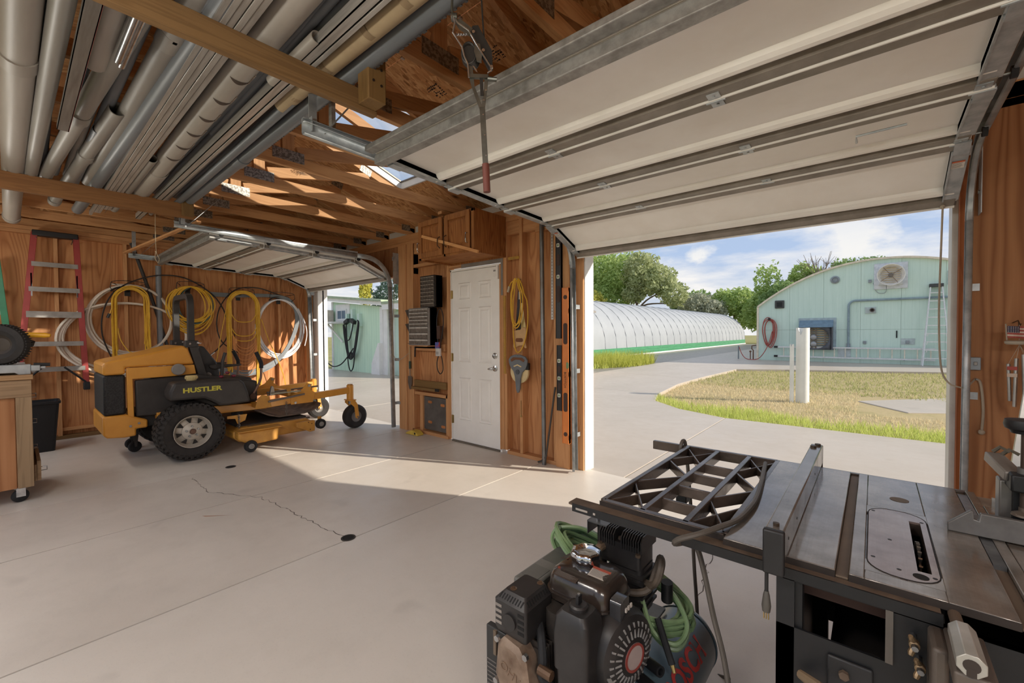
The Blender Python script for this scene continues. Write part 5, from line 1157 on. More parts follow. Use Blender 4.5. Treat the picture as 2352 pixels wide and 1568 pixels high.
# roll bar
rb = group_part('roll_bar', mw)
def sqtube(pts, w, name, mat, parent):
    m = MB()
    pts = [V(p) for p in pts]; vs = []
    for i, p in enumerate(pts):
        t = (pts[min(i+1, len(pts)-1)]-pts[max(i-1, 0)]).normalized(); a = V((0, 1, 0)); a = (a-t*a.dot(t)).normalized(); b_ = t.cross(a)
        for (s_, q) in ((-1, -1), (1, -1), (1, 1), (-1, 1)): vs.append(p+a*s_*w/2+b_*q*w/2)
    n = len(pts); fs = [(i*4+k, i*4+(k+1) % 4, (i+1)*4+(k+1) % 4, (i+1)*4+k) for i in range(n-1) for k in range(4)]+[(3, 2, 1, 0), tuple(range(4*n-4, 4*n))]
    return m.add(vs, fs).build(name, mat, parent, ang=.9, bevel=.004)
hoop = [(-5.74, 1.27, 1.22), (-5.74, 1.27, 1.62)]+[(-5.84+.10*cos(radians(a)), 1.27, 1.64+.10*sin(radians(a))) for a in (0, 22, 45, 68, 90)]+[(-6.28-.10*sin(radians(a)), 1.27, 1.64+.10*cos(radians(a))) for a in (0, 22, 45, 68, 90)]+[(-6.38, 1.27, 1.62), (-6.38, 1.27, 1.22)]
sqtube(hoop, .058, 'hoop', mblack, rb)
for x in (-5.74, -6.38):
    MB().bar((x, 1.27, 1.24), (x, 1.38, .80), .07, .075, (0, 1, 0)).build('lower_leg', mblack, rb, bevel=.006)
    MB().box((x-.042, 1.21, 1.17), (x+.042, 1.33, 1.245)).build('pivot_bracket', mblack, rb, bevel=.008)
    for (y, z) in ((1.25, 1.21), (1.32, 1.22)): MB().bolt((x+.042, y, z), (1, 0, 0), .012, .012).build('pivot_bolt', zinc, rb)
    MB().cyl((x-.05, 1.335, 1.215), (x+.10, 1.335, 1.215), .007, seg=8).build('lock_pin', zinc, rb)
# seat
st = group_part('seat', mw)
pm([(1.34, .80), (1.36, 1.16), (1.385, 1.185), (1.42, 1.17), (1.54, .99), (1.57, .86), (1.56, .78)], -6.28, -5.86, 'backrest', seatm, st, .03)
pm([(1.46, .80), (1.47, .70), (1.86, .69), (1.92, .73), (1.90, .78), (1.7, .80)], -6.28, -5.86, 'cushion', seatm, st, .025)
for x in (-5.80, -6.34): pm([(1.44, .955), (1.455, .925), (1.50, .905), (1.62, .925), (1.76, .935), (1.775, .945), (1.76, .955), (1.5, .965)], x-.025, x+.025, 'armrest', mblack, st, .01)
MB().lathe([(.03, 0), (.034, .012), (.02, .014), (.016, .008), (0, .008)], (-5.857, 1.45, .84), (1, 0, 0), 20).build('recline_knob', mgrey, st)
# control levers
def lever(x, k=1, dy=0):
    l = group_part('control_lever', mw)
    pts = smooth_path([(x, 1.845+dy, .58), (x+.01, 1.91+dy, .70), (x+.02, 1.935+dy, .80), (x+.02, 1.94+dy, .93)], 5)
    MB().tube(pts, .015, 8).build('rod', P('lever_steel', (150, 120, 104), .5, .4), l)
    MB().tube(smooth_path([(x+.02, 1.94+dy, .90), (x+.02, 1.94+dy, .96), (x+.015, 1.915+dy, 1.03), (x+.01, 1.89+dy, 1.095)], 5), .022, 10).build('grip', black_rubber, l)
    MB().cyl((x-.02, 1.845+dy, .57), (x+.03, 1.845+dy, .57), .035, seg=14).build('pivot', P('pivot_brown', (110, 84, 72), .6), l)
lever(-5.67); lever(-6.42, 1, -.02)
l = group_part('throttle_lever', mw); MB().tube([(-5.72, 1.55, .83), (-5.72, 1.56, 1.0), (-5.71, 1.585, 1.10)], .018, 8).build('grip', mblack, l)
redk = P('red_knob', (140, 44, 60), .5)
for (y, z) in ((1.50, .845), (1.56, .885), (1.62, .845)): MB().lathe([(.012, 0), (.022, .01), (.022, .025), (.0, .03)], (-5.55, y, z-.02), (0, 0, 1), 12).build('red_knob', redk, mw)
# front frame, arms and casters
def arm(x):
    MB().bar((x, 1.85, .475), (x, 2.98, .535), .07, .085, (0, 0, 1)).build('front_arm', orange, mw, bevel=.006)
    c = group_part('front_caster', mw)
    MB().cyl((x, 3.0, .40), (x, 3.0, .60), .045, seg=20).build('pivot_tube', orange, c); MB().cyl((x, 3.0, .60), (x, 3.0, .615), .035, seg=16).build('pivot_cap', orange_d, c)
    MB().cyl((x, 3.0, .34), (x, 3.0, .41), .028, seg=16).build('spindle', steel, c)
    for s_ in (-1, 1): pm([(2.97, .40), (3.03, .40), (3.07, .33), (3.09, .165), (3.065, .135), (3.035, .155), (3.02, .30), (2.96, .36)], x+s_*.075-.005, x+s_*.075+.005, 'fork', orange, c, .004)
    pm([(2.95, .405), (3.05, .405), (3.05, .39), (2.95, .39)], x-.08, x+.08, 'fork_top', orange, c, .004)
    MB().lathe([(.075, -.055), (.13, -.062), (.158, -.045), (.165, 0), (.158, .045), (.13, .062), (.075, .055), (.07, 0)], (x, 3.063, .165), (1, 0, 0), 36).build('tyre', tyre, c)
    MB().lathe([(0, .045), (.03, .045), (.035, .03), (.065, .03), (.078, .055), (.078, -.055), (.065, -.03), (.0, -.045)], (x, 3.063, .165), (1, 0, 0), 24).build('rim', mgrey, c)
    MB().cyl((x-.095, 3.063, .165), (x+.095, 3.063, .165), .012, seg=8).build('axle', zinc, c)
arm(-5.50); arm(-6.60)
MB().bar((-5.50, 2.42, .50), (-6.60, 2.42, .50), .075, .075).build('front_cross_tube', orange, mw, bevel=.006)
MB().bar((-5.50, 1.86, .47), (-6.60, 1.86, .47), .06, .06).build('front_cross_tube', orange, mw, bevel=.006)
for x in (-5.46, -6.64):
    pm([(2.20, .44), (2.47, .44), (2.50, .56), (2.44, .60), (2.46, .67), (2.40, .69), (2.32, .60), (2.20, .55)], x-.005, x+.005, 'lift_bracket', orange, mw, .003); MB().bolt((x+.006, 2.42, .655), (1, 0, 0), .018, .012).bolt((x+.006, 2.25, .46), (1, 0, 0), .016, .012).build('bracket_bolt', zinc, mw)
    pm([(1.80, .44), (1.98, .44), (1.95, .58), (1.88, .60), (1.83, .56)], x-.005, x+.005, 'lift_bracket', orange_d, mw, .003)
    pm([(1.52, .40), (1.72, .40), (1.70, .33), (1.62, .30), (1.60, .36), (1.52, .37)], x-.004, x+.004, 'lift_link', orange_d, mw, .003)
rodm = P('rod_steel', (156, 148, 140), .4, .7)
for (a, b_, r) in (((-5.42, 1.93, .515), (-5.42, 2.35, .56), .012), ((-5.50, 1.95, .585), (-5.50, 2.45, .60), .010), ((-5.60, 1.98, .60), (-5.60, 2.6, .62), .011)): MB().cyl(a, b_, r, seg=8).build('linkage_rod', rodm, mw)
MB().box((-5.50, 1.98, .60), (-5.40, 2.3, .607)).build('latch_plate', P('latch_grey', (180, 182, 160), .5, .3), mw)
pm([(1.96, .58), (2.02, .58), (2.01, .66), (2.0, .69), (1.985, .69), (1.975, .66)], -5.49, -5.45, 'height_pin', rodm, mw, .004)
pm([(2.16, .56), (2.19, .56), (2.2, .65), (2.15, .65)], -5.46, -5.44, 'height_pin', orange_d, mw, .003)
chain = P('chain_steel', (140, 134, 128), .4, .8)
def chainpart(x, y, z0, n):
    m = MB()
    for k in range(n):
        z = z0-k*.026; ring_ = [(x+(.010*cos(a) if k % 2 else 0), y+(0 if k % 2 else .010*cos(a)), z+.018*sin(a)) for a in [2*pi*i/8 for i in range(8)]]; m.tube(ring_, .0035, 5, True)
    m.build('lift_chain', chain, mw, kind='stuff')
chainpart(-5.44, 1.63, .39, 7); chainpart(-5.44, 2.14, .47, 6)
# cutting deck
dk_ = group_part('cutting_deck', mw)
pm([(1.56, .22), (1.64, .255), (2.36, .255), (2.42, .22), (2.42, .16), (2.36, .10), (1.62, .10), (1.56, .16)], -6.80, -5.40, 'deck_shell', orange_d, dk_, .012)
pm([(1.57, .23), (2.0, .23), (1.98, .085), (1.70, .075), (1.57, .15)], -5.40, -5.27, 'discharge_chute', orange_d, dk_, .02)
MB().box((-5.40, 1.56, .232), (-5.24, 2.02, .245)).build('chute_top', orange_d, dk_, bevel=.005)
pm([(2.20, .235), (2.42, .235), (2.42, .105), (2.36, .10), (2.20, .18)], -5.36, -5.30, 'roller_bracket', orange_d, dk_, .006)
for (y, z) in ((2.36, .13), (2.38, .20), (2.34, .22)): MB().bolt((-5.30, y, z), (1, 0, 0), .007, .004).build('bolt', P('bolt_dark', (110, 70, 40), .6), dk_)
for (x, y, z, r) in ((-5.27, 1.69, .068, .064), (-5.32, 2.50, .175, .062), (-6.83, 1.69, .068, .064), (-6.78, 2.50, .175, .062)):
    g_ = group_part('anti_scalp_wheel', mw)
    MB().lathe([(.0, -.03), (r*.9, -.03), (r, -.018), (r, .018), (r*.9, .03), (r*.55, .03), (r*.5, .02), (0, .02)], (x, y, z), (1, 0, 0), 24).build('tyre', black_rubber, g_)
    MB().lathe([(r*.5, .02), (r*.45, .034), (r*.2, .034), (r*.16, .042), (0, .042)], (x, y, z), (1, 0, 0), 20).build('hub', mgrey, g_)
    MB().box((x-.04 if x > -6 else x+.02, y-.02, z), (x-.02 if x > -6 else x+.04, y+.02, z+.09)).build('bracket', orange_d, g_)
pm([(1.62, .27), (2.40, .27), (2.40, .255), (1.62, .255)], -6.70, -5.50, 'belt_cover', mblack, dk_, .004)
MB().bar((-5.46, 1.72, .245), (-5.46, 2.42, .25), .04, .02).build('deck_edge', P('deck_edge_worn', (110, 96, 84), .7), dk_)
# rubber foot mat, bent up at the front
matm = P('dusty_mat', (140, 122, 108), .85, 0, (92, 80, 72), 10, bump=.3)
MB().sheet([(1.90, .37), (1.98, .325), (2.10, .29), (2.40, .29), (2.52, .315), (2.60, .36), (2.62, .40)], -6.55, -5.55, 'X', .012).build('foot_mat', matm, mw)
for y in (1.98, 2.08): MB().box((-6.5, y-.006, .335 if y < 2 else .303), (-5.6, y+.006, .345 if y < 2 else .315)).build('mat_rib', matm, mw)
MB().cyl((-5.90, 1.75, .29), (-5.90, 1.75, .40), .06, seg=18).build('spindle_cover', mblack, mw)
# small rear support caster
c = group_part('rear_caster', mw)
for x in (-6.30, -6.52):
    MB().lathe([(0, -.02), (.05, -.02), (.06, -.01), (.06, .01), (.05, .02), (0, .02)], (x, .86, .06), (1, .2, 0), 20).build('wheel', black_rubber, c); pm([(.84, .31), (.90, .31), (.875, .06), (.855, .06)], x+.03, x+.036, 'fork', mblack, c, .002)
    pm([(.84, .31), (.90, .31), (.875, .06), (.855, .06)], x-.036, x-.03, 'fork', mblack, c, .002)
# ================================================================ white six-panel side door
d3 = struct('door_3', label='white six-panel side door between the two garage openings', cat='door')
dpaint = P('door_paint', (246, 243, 238), .4, 0, (238, 234, 228), 4)
DX0, DX1, DZ0, DZ1, DY = -3.905, -3.125, .018, 2.045, 3.462
leaf = MB().box((DX0, DY, DZ0), (DX1, DY+.04, DZ1)).build('leaf', dpaint, d3, bevel=.003)
for (xa, xb) in ((-3.785, -3.575), (-3.45, -3.245)):
    for (za, zb) in ((1.70, 1.905), (.965, 1.612), (.275, .785)):
        m = MB()     # sunk bevel ring with a raised field
        rings = [(0, 0), (.018, .0), (.030, -.012), (.045, .002), (.06, .002)]
        vs = []
        for (i_, dz) in ((0, 0), (.012, -.007), (.03, -.007), (.045, -.001)):
            for (x, z) in ((xa+i_, za+i_), (xb-i_, za+i_), (xb-i_, zb-i_), (xa+i_, zb-i_)): vs.append((x, DY-.0012-dz*-1-.007*0, z))
        # build as proud moulding: frame out, back in, field out
        vs = []
        for (i_, dy) in ((0, .0005), (.010, -.008), (.022, -.003), (.034, -.003), (.05, -.009)):
            for (x, z) in ((xa+i_, za+i_), (xb-i_, za+i_), (xb-i_, zb-i_), (xa+i_, zb-i_)): vs.append((x, DY+dy, z))
        fs = [(k*4+i, k*4+(i+1) % 4, (k+1)*4+(i+1) % 4, (k+1)*4+i) for k in range(4) for i in range(4)]+[(16, 17, 18, 19)]
        m.add(vs, fs).build('raised_panel', dpaint, leaf, smooth=False)
chrome = P('satin_chrome', (206, 204, 200), .22, .95, (176, 174, 170), 10); brass = P('brass', (176, 150, 96), .4, .8)
MB().lathe([(.034, 0), (.034, .008), (.022, .012), (.02, .028), (0, .03)], (-3.195, DY, 1.055), (0, -1, 0), 24).build('deadbolt', chrome, d3)
MB().lathe([(.034, 0), (.034, .006), (.012, .010), (.012, .035)], (-3.195, DY, .915), (0, -1, 0), 24).build('handle_rose', chrome, d3); MB().tube([(-3.195, DY-.04, .915), (-3.235, DY-.045, .912), (-3.265, DY-.042, .908)], [.014, .013, .009], 10).build('handle', chrome, d3)
for z in (1.776, 1.018, .266): MB().cyl((DX0-.003, DY-.006, z-.05), (DX0-.003, DY-.006, z+.05), .008, seg=10).box((DX0-.002, DY-.003, z-.048), (DX0+.02, DY+.0005, z+.048)).build('hinge', brass, d3)
MB().box((DX0-.022, DY-.004, 0), (DX0-.004, DY+.06, DZ1+.02)).build('frame_left', dpaint, d3); MB().box((DX1+.004, DY-.004, 0), (DX1+.03, DY+.06, DZ1+.02)).build('frame_right', dpaint, d3); MB().box((DX0-.022, DY-.004, DZ1+.004), (DX1+.03, DY+.06, DZ1+.028)).build('frame_head', dpaint, d3)
MB().box((DX0, DY-.02, 0), (DX1, DY+.06, .016)).build('threshold', P('threshold_alu', (130, 120, 108), .5, .5), d3)
MB().box((-3.20, DY-.02, 1.93), (-3.135, DY, 2.02)).box((-3.15, DY-.03, 1.90), (-3.125, DY, 2.045)).build('door_contact', dpaint, d3, bevel=.003)
for x in (-3.19, -3.172): MB().box((x-.005, DY-.0205, 1.985), (x+.005, DY-.0195, 2.005)).build('contact_mark', black_plastic, d3)
mst = P('grey_flashing', (140, 132, 124), .5, .3)
MB().box((-3.72, 3.448, 2.075), (-3.085, 3.452, 2.155)).build('head_flashing', mst, d3); MB().box((-3.092, 3.446, 1.72), (-3.062, 3.450, 2.15)).build('side_flashing', mst, d3)
# ================================================================ oak wall cabinet
oak = PLY('oak_veneer', (176, 118, 66), (150, 94, 50), (110, 64, 32), freq=34, scale=1.6); oak_d = WOOD('oak_frame', (168, 112, 62), (116, 70, 36), 'Z', knots=False)
cb = thing('wall_cabinet', 'oak wall cabinet with two raised-panel doors above the white door', 'cabinet', (-3.45, 3.21, 2.12))
CX0, CX1, CY0, CY1, CZ0, CZ1 = -3.89, -3.015, 2.985, 3.445, 2.12, 2.55
MB().box((CX1-.018, CY0, CZ0), (CX1, CY1, CZ1)).build('side_panel', oak, cb, smooth=False); MB().box((CX0, CY0, CZ0), (CX0+.018, CY1, CZ1)).build('side_panel', oak, cb, smooth=False)
MB().box((CX0+.018, CY0+.02, CZ0+.02), (CX1-.018, CY1, CZ0+.036)).build('bottom_panel', PLY('oak_bottom', (186, 130, 76), (164, 106, 58), (130, 80, 42), axis='X'), cb, smooth=False); MB().box((CX0+.018, CY0+.02, CZ1-.018), (CX1-.018, CY1, CZ1)).build('top_panel', oak, cb, smooth=False)
MB().box((CX0+.018, CY1-.01, CZ0), (CX1-.018, CY1, CZ1-.018)).build('back_panel', oak, cb, smooth=False)
MB().box((CX0, CY0-.018, CZ0), (CX0+.04, CY0, CZ1)).box((CX1-.04, CY0-.018, CZ0), (CX1, CY0, CZ1)).box((CX0, CY0-.018, CZ0), (CX1, CY0, CZ0+.03)).box((CX0, CY0-.018, CZ1-.03), (CX1, CY0, CZ1)).box((-3.47, CY0-.018, CZ0), (-3.44, CY0, CZ1)).build('face_frame', oak_d, cb, bevel=.002)
for (xa, xb, hx) in ((-3.875, -3.475, -3.855), (-3.435, -3.06, -3.085)):
    y1 = CY0-.02; za, zb = CZ0+.02, CZ1-.012
    dd = group_part('cabinet_door', cb)
    for (a, b_) in (((xa, za), (xa+.055, zb)), ((xb-.055, za), (xb, zb)), ((xa+.055, za), (xb-.055, za+.055)), ((xa+.055, zb-.055), (xb-.055, zb))): MB().box((a[0], y1-.02, a[1]), (b_[0], y1, b_[1])).build('frame_member', oak_d, dd, bevel=.004)
    i_ = .05; vs = []
    for (q, dy) in ((.05, -.004), (.062, -.006), (.09, -.017)):
        for (x, z) in ((xa+q, za+q), (xb-q, za+q), (xb-q, zb-q), (xa+q, zb-q)): vs.append((x, y1+dy, z))
    MB().add(vs, [(k*4+i, k*4+(i+1) % 4, (k+1)*4+(i+1) % 4, (k+1)*4+i) for k in range(2) for i in range(4)]+[(8, 9, 10, 11)]).build('raised_panel', oak, dd, smooth=False)
    MB().tube(smooth_path([(hx, y1-.02, 2.31), (hx, y1-.045, 2.30), (hx+.004, y1-.05, 2.26), (hx, y1-.045, 2.22), (hx, y1-.02, 2.21)], 4), .006, 8).build('pull', chrome, dd)
    ix = xb-.03 if hx == -3.855 else xa+.03
    MB().tube(smooth_path([(ix, y1-.02, 2.33), (ix, y1-.05, 2.31), (ix, y1-.055, 2.27), (ix, y1-.05, 2.23), (ix, y1-.02, 2.21)], 4), .005, 8).build('pull', P('bronze', (96, 76, 58), .5, .6), dd)
solo(MB().bar((-3.775, 2.925, 2.37), (-2.93, 2.94, 2.10), .022, .03, (0, 0, 1)), 'wood_stick', WOOD('pine_stick', (216, 160, 104), (180, 120, 72), 'X'), 'pine stick thrust through the two cabinet handles', 'stick', loc=(-3.35, 2.93, 2.23))
solo(MB().box((-3.62, 3.02, 2.60), (-3.56, 3.34, 2.63)), 'wood_block', wood_y, 'short pine block under the roof timber above the cabinet', 'block', loc=(-3.59, 3.18, 2.60))
# ================================================================ small-parts organisers
def organiser(name, label, x0, x1, y0, y1, z0, z1, rows, body, drw, pull):
    t = thing(name, label, 'organiser', ((x0+x1)/2, (y0+y1)/2, z0))
    MB().box((x0, y0+.004, z0), (x0+.006, y1, z1)).box((x1-.006, y0+.004, z0), (x1, y1, z1)).box((x0, y0+.004, z0), (x1, y1, z0+.008)).box((x0, y0+.004, z1-.008), (x1, y1, z1)).box((x0, y1-.006, z0), (x1, y1, z1)).box((x0, y0+.03, z0), (x1, y1, z1)).build('case', body, t, bevel=.002)
    z = z1-.012
    for (n, h) in rows:
        for k in range(n):
            a = x0+.010+(x1-x0-.02)*k/n; b_ = x0+.010+(x1-x0-.02)*(k+1)/n-.003
            d = MB().box((a, y0+.006, z-h+.004), (b_, y0+.03, z)).build('drawer', drw, t, bevel=.0015)
            MB().box((a+.002, y0-.001, z-h*.22-.003), (b_-.002, y0+.007, z-.002)).build('pull', pull, d)
        z -= h
    return t
drw_m = P('smoky_drawer', (126, 118, 110), .25, 0, (92, 84, 78), 30); pull_m = P('drawer_lip', (176, 168, 158), .35)
bo = organiser('parts_organiser', 'black parts organiser with many small drawers on top of the grey one', -4.335, -4.06, 3.315, 3.445, 1.632, 2.02, [(5, .046)]*7+[(1, .052)], P('organiser_black', (38, 36, 35), .5), P('dark_drawer', (96, 88, 80), .25, 0, (66, 60, 54), 30), P('dark_lip', (150, 140, 128), .35))
go = organiser('parts_organiser', 'grey parts organiser with clear drawers hung beside the left opening', -4.56, -4.165, 3.30, 3.445, 1.16, 1.628, [(6, .045)]*5+[(3, .078)]*3, P('organiser_grey', (158, 154, 150), .5), drw_m, P('drawer_lip2', (206, 200, 192), .35))
binm2 = P('dark_tray', (70, 66, 62), .4)
for (z0, z1) in ((1.46, 1.62), (1.30, 1.44)): MB().prism([(-4.56, z0), (-4.56, z1), (-4.66, z1-.01), (-4.645, z1-.03)], 3.32, 3.43, 'Y').build('side_tray', binm2, go)
solo(MB().box((-4.60, 3.44, 1.118), (-4.18, 3.45, 1.158)).box((-4.58, 3.30, 1.145), (-4.18, 3.45, 1.158)), 'organiser_shelf', wood_x, 'narrow wooden ledge under the grey parts organiser', 'shelf', loc=(-4.4, 3.4, 1.12))
# cable, packet, ledge, plate, trowel, chock
bc = thing('black_cable', 'black cable looped on a nail beside the grey organiser', 'cable', (-4.04, 3.42, .8))
MB().tube(smooth_path([(-4.10, 3.40, 1.20), (-4.12, 3.40, 1.45), (-4.09, 3.40, 1.58), (-4.04, 3.40, 1.61), (-4.0, 3.40, 1.53), (-4.0, 3.40, 1.38), (-4.04, 3.40, 1.22), (-4.06, 3.40, 1.1)], 6), .006, 6).build('loop', black_plastic, bc)
MB().tube(smooth_path([(-4.08, 3.40, 1.06), (-4.12, 3.40, .95), (-4.11, 3.40, .86), (-4.06, 3.40, .81), (-4.01, 3.40, .86), (-4.02, 3.40, .98), (-4.06, 3.40, 1.08)], 6), .006, 6).build('loop', black_plastic, bc)
MB().box((-4.11, 3.39, 1.24), (-4.05, 3.445, 1.40)).build('adapter', P('adapter_brown', (84, 56, 42), .6), bc)
pk = thing('hang_packet', 'blue and white hang packet below the grey organiser', 'packet', (-4.07, 3.40, 1.03))
MB().box((-4.125, 3.375, 1.12), (-4.05, 3.39, 1.20)).build('card', P('card_blue', (64, 96, 168), .5, 0, (190, 70, 66), 12, .5, .6), pk); MB().box((-4.11, 3.37, 1.03), (-4.03, 3.392, 1.125)).build('carton', P('carton_white', (224, 218, 212), .5), pk)
for k in range(4): MB().box((-4.098+.012*k, 3.3695, 1.05), (-4.093+.012*k, 3.3702, 1.085)).build('barcode_bar', ink, pk, smooth=False)
lg = thing('tool_ledge', 'greenish treated board ledge in the bay left of the white door', 'shelf', (-4.3, 3.42, .60))
MB().box((-4.62, 3.425, .615), (-3.985, 3.455, .70)).build('back_board', WOOD('treated_x', (142, 110, 66), (104, 80, 48), 'X'), lg); MB().box((-4.62, 3.375, .585), (-4.10, 3.44, .615)).build('ledge', WOOD('treated_x', (142, 110, 66), (104, 80, 48), 'X'), lg)
MB().box((-4.13, 3.368, .59), (-4.06, 3.38, .622)).build('tag', black_plastic, lg)
pl_ = thing('metal_plate', 'grey sheet metal plate with slots at the foot of the tool bay', 'plate', (-4.26, 3.5, .09))
MB().box((-4.49, 3.485, .06), (-4.03, 3.492, .485)).build('sheet', P('plate_grey', (112, 108, 104), .5, .3, (90, 86, 82), 6), pl_)
for (x, z) in ((-4.37, .42), (-4.12, .40), (-4.37, .16), (-4.11, .13)): MB().rbox((x, 3.484, z), (.08, .034, .003), .016, 4, 'Y').build('slot', P('slot_wood', (196, 124, 70), .6), pl_)
tw = thing('garden_trowel', 'garden trowel with a green grip hanging left of the organisers', 'trowel', (-4.71, 3.42, .57))
MB().cyl((-4.71, 3.425, .84), (-4.71, 3.425, .94), .016, seg=10).build('grip', P('green_grip', (50, 72, 58), .5), tw); MB().cyl((-4.71, 3.425, .94), (-4.715, 3.428, 1.17), .011, .008, 8).build('handle', WOOD('ash', (190, 160, 120), (150, 120, 84), 'Z'), tw)
MB().cyl((-4.71, 3.425, .74), (-4.71, 3.425, .84), .006, seg=8).build('shank', steel, tw); MB().prism([(-4.75, .74), (-4.67, .74), (-4.665, .66), (-4.69, .575), (-4.71, .56), (-4.73, .575), (-4.755, .66)], 3.422, 3.426, 'Y').build('blade', P('trowel_steel', (124, 116, 108), .5, .5), tw)
MB().cyl((-4.715, 3.40, 1.175), (-4.715, 3.45, 1.175), .003, seg=6).build('nail', steel, tw)
hs = solo(MB().tube([(-4.60, 3.43, 1.14), (-4.605, 3.43, 1.0)], .009, 8), 'hanging_file', black_rubber, 'black file hanging below the grey organiser', 'file', loc=(-4.6, 3.43, 1.0))
ch = thing('door_chock', 'yellow plastic chock lying on the floor by the tool bay', 'chock', (-4.52, 3.36, 0))
yel_p = P('yellow_plastic', (230, 196, 84), .5)
MB().prism([(-4.66, .003), (-4.40, .003), (-4.41, .03), (-4.46, .055), (-4.53, .062), (-4.62, .03)], 3.30, 3.40, 'Y').build('body', yel_p, ch, bevel=.006); MB().cyl((-4.45, 3.296, .03), (-4.45, 3.30, .03), .014, seg=12).build('hole', black_plastic, ch)
# ================================================================ tools right of the white door
ys = thing('yardstick', 'tall yellow wooden ruler beside the white door', 'ruler', (-3.04, 3.444, .87)); MB().box((-3.053, 3.440, .87), (-3.02, 3.448, 1.71)).build('stick', P('ruler_yellow', (186, 140, 56), .6), ys)
m = MB()
for k in range(34): m.box((-3.052, 3.4395, .885+k*.0242), (-3.052+(.014 if k % 4 == 0 else .008), 3.4399, .887+k*.0242))
m.build('graduations', ink, ys, smooth=False, kind='stuff')
sr = thing('short_ruler', 'short yellow ruler nailed above the door corner', 'ruler', (-2.92, 3.444, 2.08)); MB().box((-2.985, 3.440, 2.085), (-2.83, 3.446, 2.115)).build('stick', P('ruler_yellow', (186, 140, 56), .6), sr)
MB().box((-2.98, 3.4394, 2.09), (-2.976, 3.4399, 2.105)).box((-2.94, 3.4394, 2.09), (-2.936, 3.4399, 2.105)).box((-2.90, 3.4394, 2.09), (-2.896, 3.4399, 2.105)).build('graduations', ink, sr, smooth=False)
sw = thing('hand_saw', 'hand saw with a pale wooden handle inside the yellow cord loop', 'saw', (-2.81, 3.43, 1.15))
MB().prism([(-2.835, 1.83), (-2.80, 1.83), (-2.775, 1.35), (-2.875, 1.33)], 3.434, 3.437, 'Y').build('sleeve', P('sleeve_black', (44, 40, 42), .5, 0, (120, 60, 70), 18, .6, .7), sw)
MB().prism([(-2.795, 1.62), (-2.782, 1.62), (-2.725, 1.32), (-2.80, 1.32)], 3.430, 3.433, 'Y').build('blade', P('saw_gold', (206, 182, 120), .35, .4), sw)
MB().box((-2.83, 3.4335, 1.66), (-2.80, 3.434, 1.74)).build('sticker', P('sticker_paper', (214, 206, 196), .6), sw, smooth=False)
hp = [(-2.885, 1.335), (-2.80, 1.345), (-2.77, 1.37), (-2.725, 1.36), (-2.72, 1.30), (-2.74, 1.22), (-2.72, 1.155), (-2.74, 1.15), (-2.765, 1.18), (-2.82, 1.175), (-2.88, 1.145), (-2.90, 1.165), (-2.885, 1.235)]
hm = P('saw_handle_wood', (206, 164, 112), .5); MB().prism(hp, 3.418, 3.436, 'Y').build('handle', hm, sw, bevel=.004)
MB().rbox((-2.812, 3.4165, 1.235), (.095, .04, .003), .018, 4, 'Y').build('grip_hole', P('hole_brown', (120, 74, 42), .7), sw)
yc = thing('yellow_cord_loop', 'yellow extension cord looped over a nail right of the white door', 'extension cord', (-2.82, 3.41, 1.1)); m = MB()
for k, (w, zb, dx) in enumerate(((.105, 1.105, .0), (.085, 1.36, -.02), (.08, 1.40, -.01), (.07, 1.385, -.025))):
    zt = 1.875; pts = []
    for i in range(30):
        a = 2*pi*i/30; zc = (zt+zb)/2; hh = (zt-zb)/2; ww = w*(1+.35*sin(a-pi/2)*-1*(1 if k == 0 else .3))*.95; pts.append((-2.82+dx+ww*cos(a)*(.8 if sin(a) > .5 else 1), 3.405-.004*k, zc+hh*sin(a)))
    m.tube(pts, .0065, 6, True)
m.build('loops', yel_c, yc); MB().cyl((-2.93, 3.40, 1.80), (-2.95, 3.40, 1.74), .014, seg=8).build('plug', P('clear_plug', (190, 176, 150), .3), yc); MB().tube(smooth_path([(-2.84, 3.40, 1.86), (-2.90, 3.40, 1.84), (-2.93, 3.40, 1.795)], 4), .0065, 6).build('plug_lead', yel_c, yc)
MB().cyl((-2.82, 3.39, 1.868), (-2.82, 3.46, 1.868), .006, seg=6).build('nail', steel, yc)
tr_ = thing('tape_reel', 'grey open-reel tape measure hanging below the hand saw', 'tape measure', (-2.81, 3.4, .68))
rg = P('reel_grey', (112, 116, 120), .5)
MB().lathe([(0, 0), (.118, 0), (.120, .004), (.120, .022), (.118, .026), (0, .026)], (-2.81, 3.435, .905), (0, -1, 0), 36).build('tape_coil', P('tape_cream', (222, 198, 148), .5), tr_)
fr = [(-2.93, .99), (-2.935, 1.03), (-2.91, 1.065), (-2.85, 1.085), (-2.78, 1.085), (-2.71, 1.065), (-2.685, 1.03), (-2.69, .985), (-2.71, .94), (-2.755, .90), (-2.775, .84), (-2.785, .73), (-2.80, .69), (-2.82, .685), (-2.835, .72), (-2.85, .85), (-2.87, .91), (-2.91, .95)]
MB().prism(fr, 3.385, 3.405, 'Y').build('frame', rg, tr_, bevel=.005)
MB().prism([(-2.905, 1.03), (-2.87, 1.055), (-2.75, 1.055), (-2.715, 1.03), (-2.73, 1.01), (-2.78, 1.032), (-2.84, 1.032), (-2.89, 1.008)], 3.382, 3.386, 'Y').build('handle_gap', P('hole_brown', (120, 74, 42), .7), tr_); MB().lathe([(.025, 0), (.025, .008), (.0, .009)], (-2.81, 3.385, .905), (0, -1, 0), 16).build('crank_hub', P('reel_dark', (84, 88, 92), .5), tr_)
MB().prism([(-2.865, .965), (-2.81, .985), (-2.755, .965), (-2.765, .955), (-2.81, .973), (-2.855, .955)], 3.382, 3.386, 'Y').build('frame_gap', P('tape_cream', (222, 198, 148), .5), tr_); MB().box((-2.79, 3.40, .93), (-2.68, 3.43, 1.0)).build('latch', black_plastic, tr_)
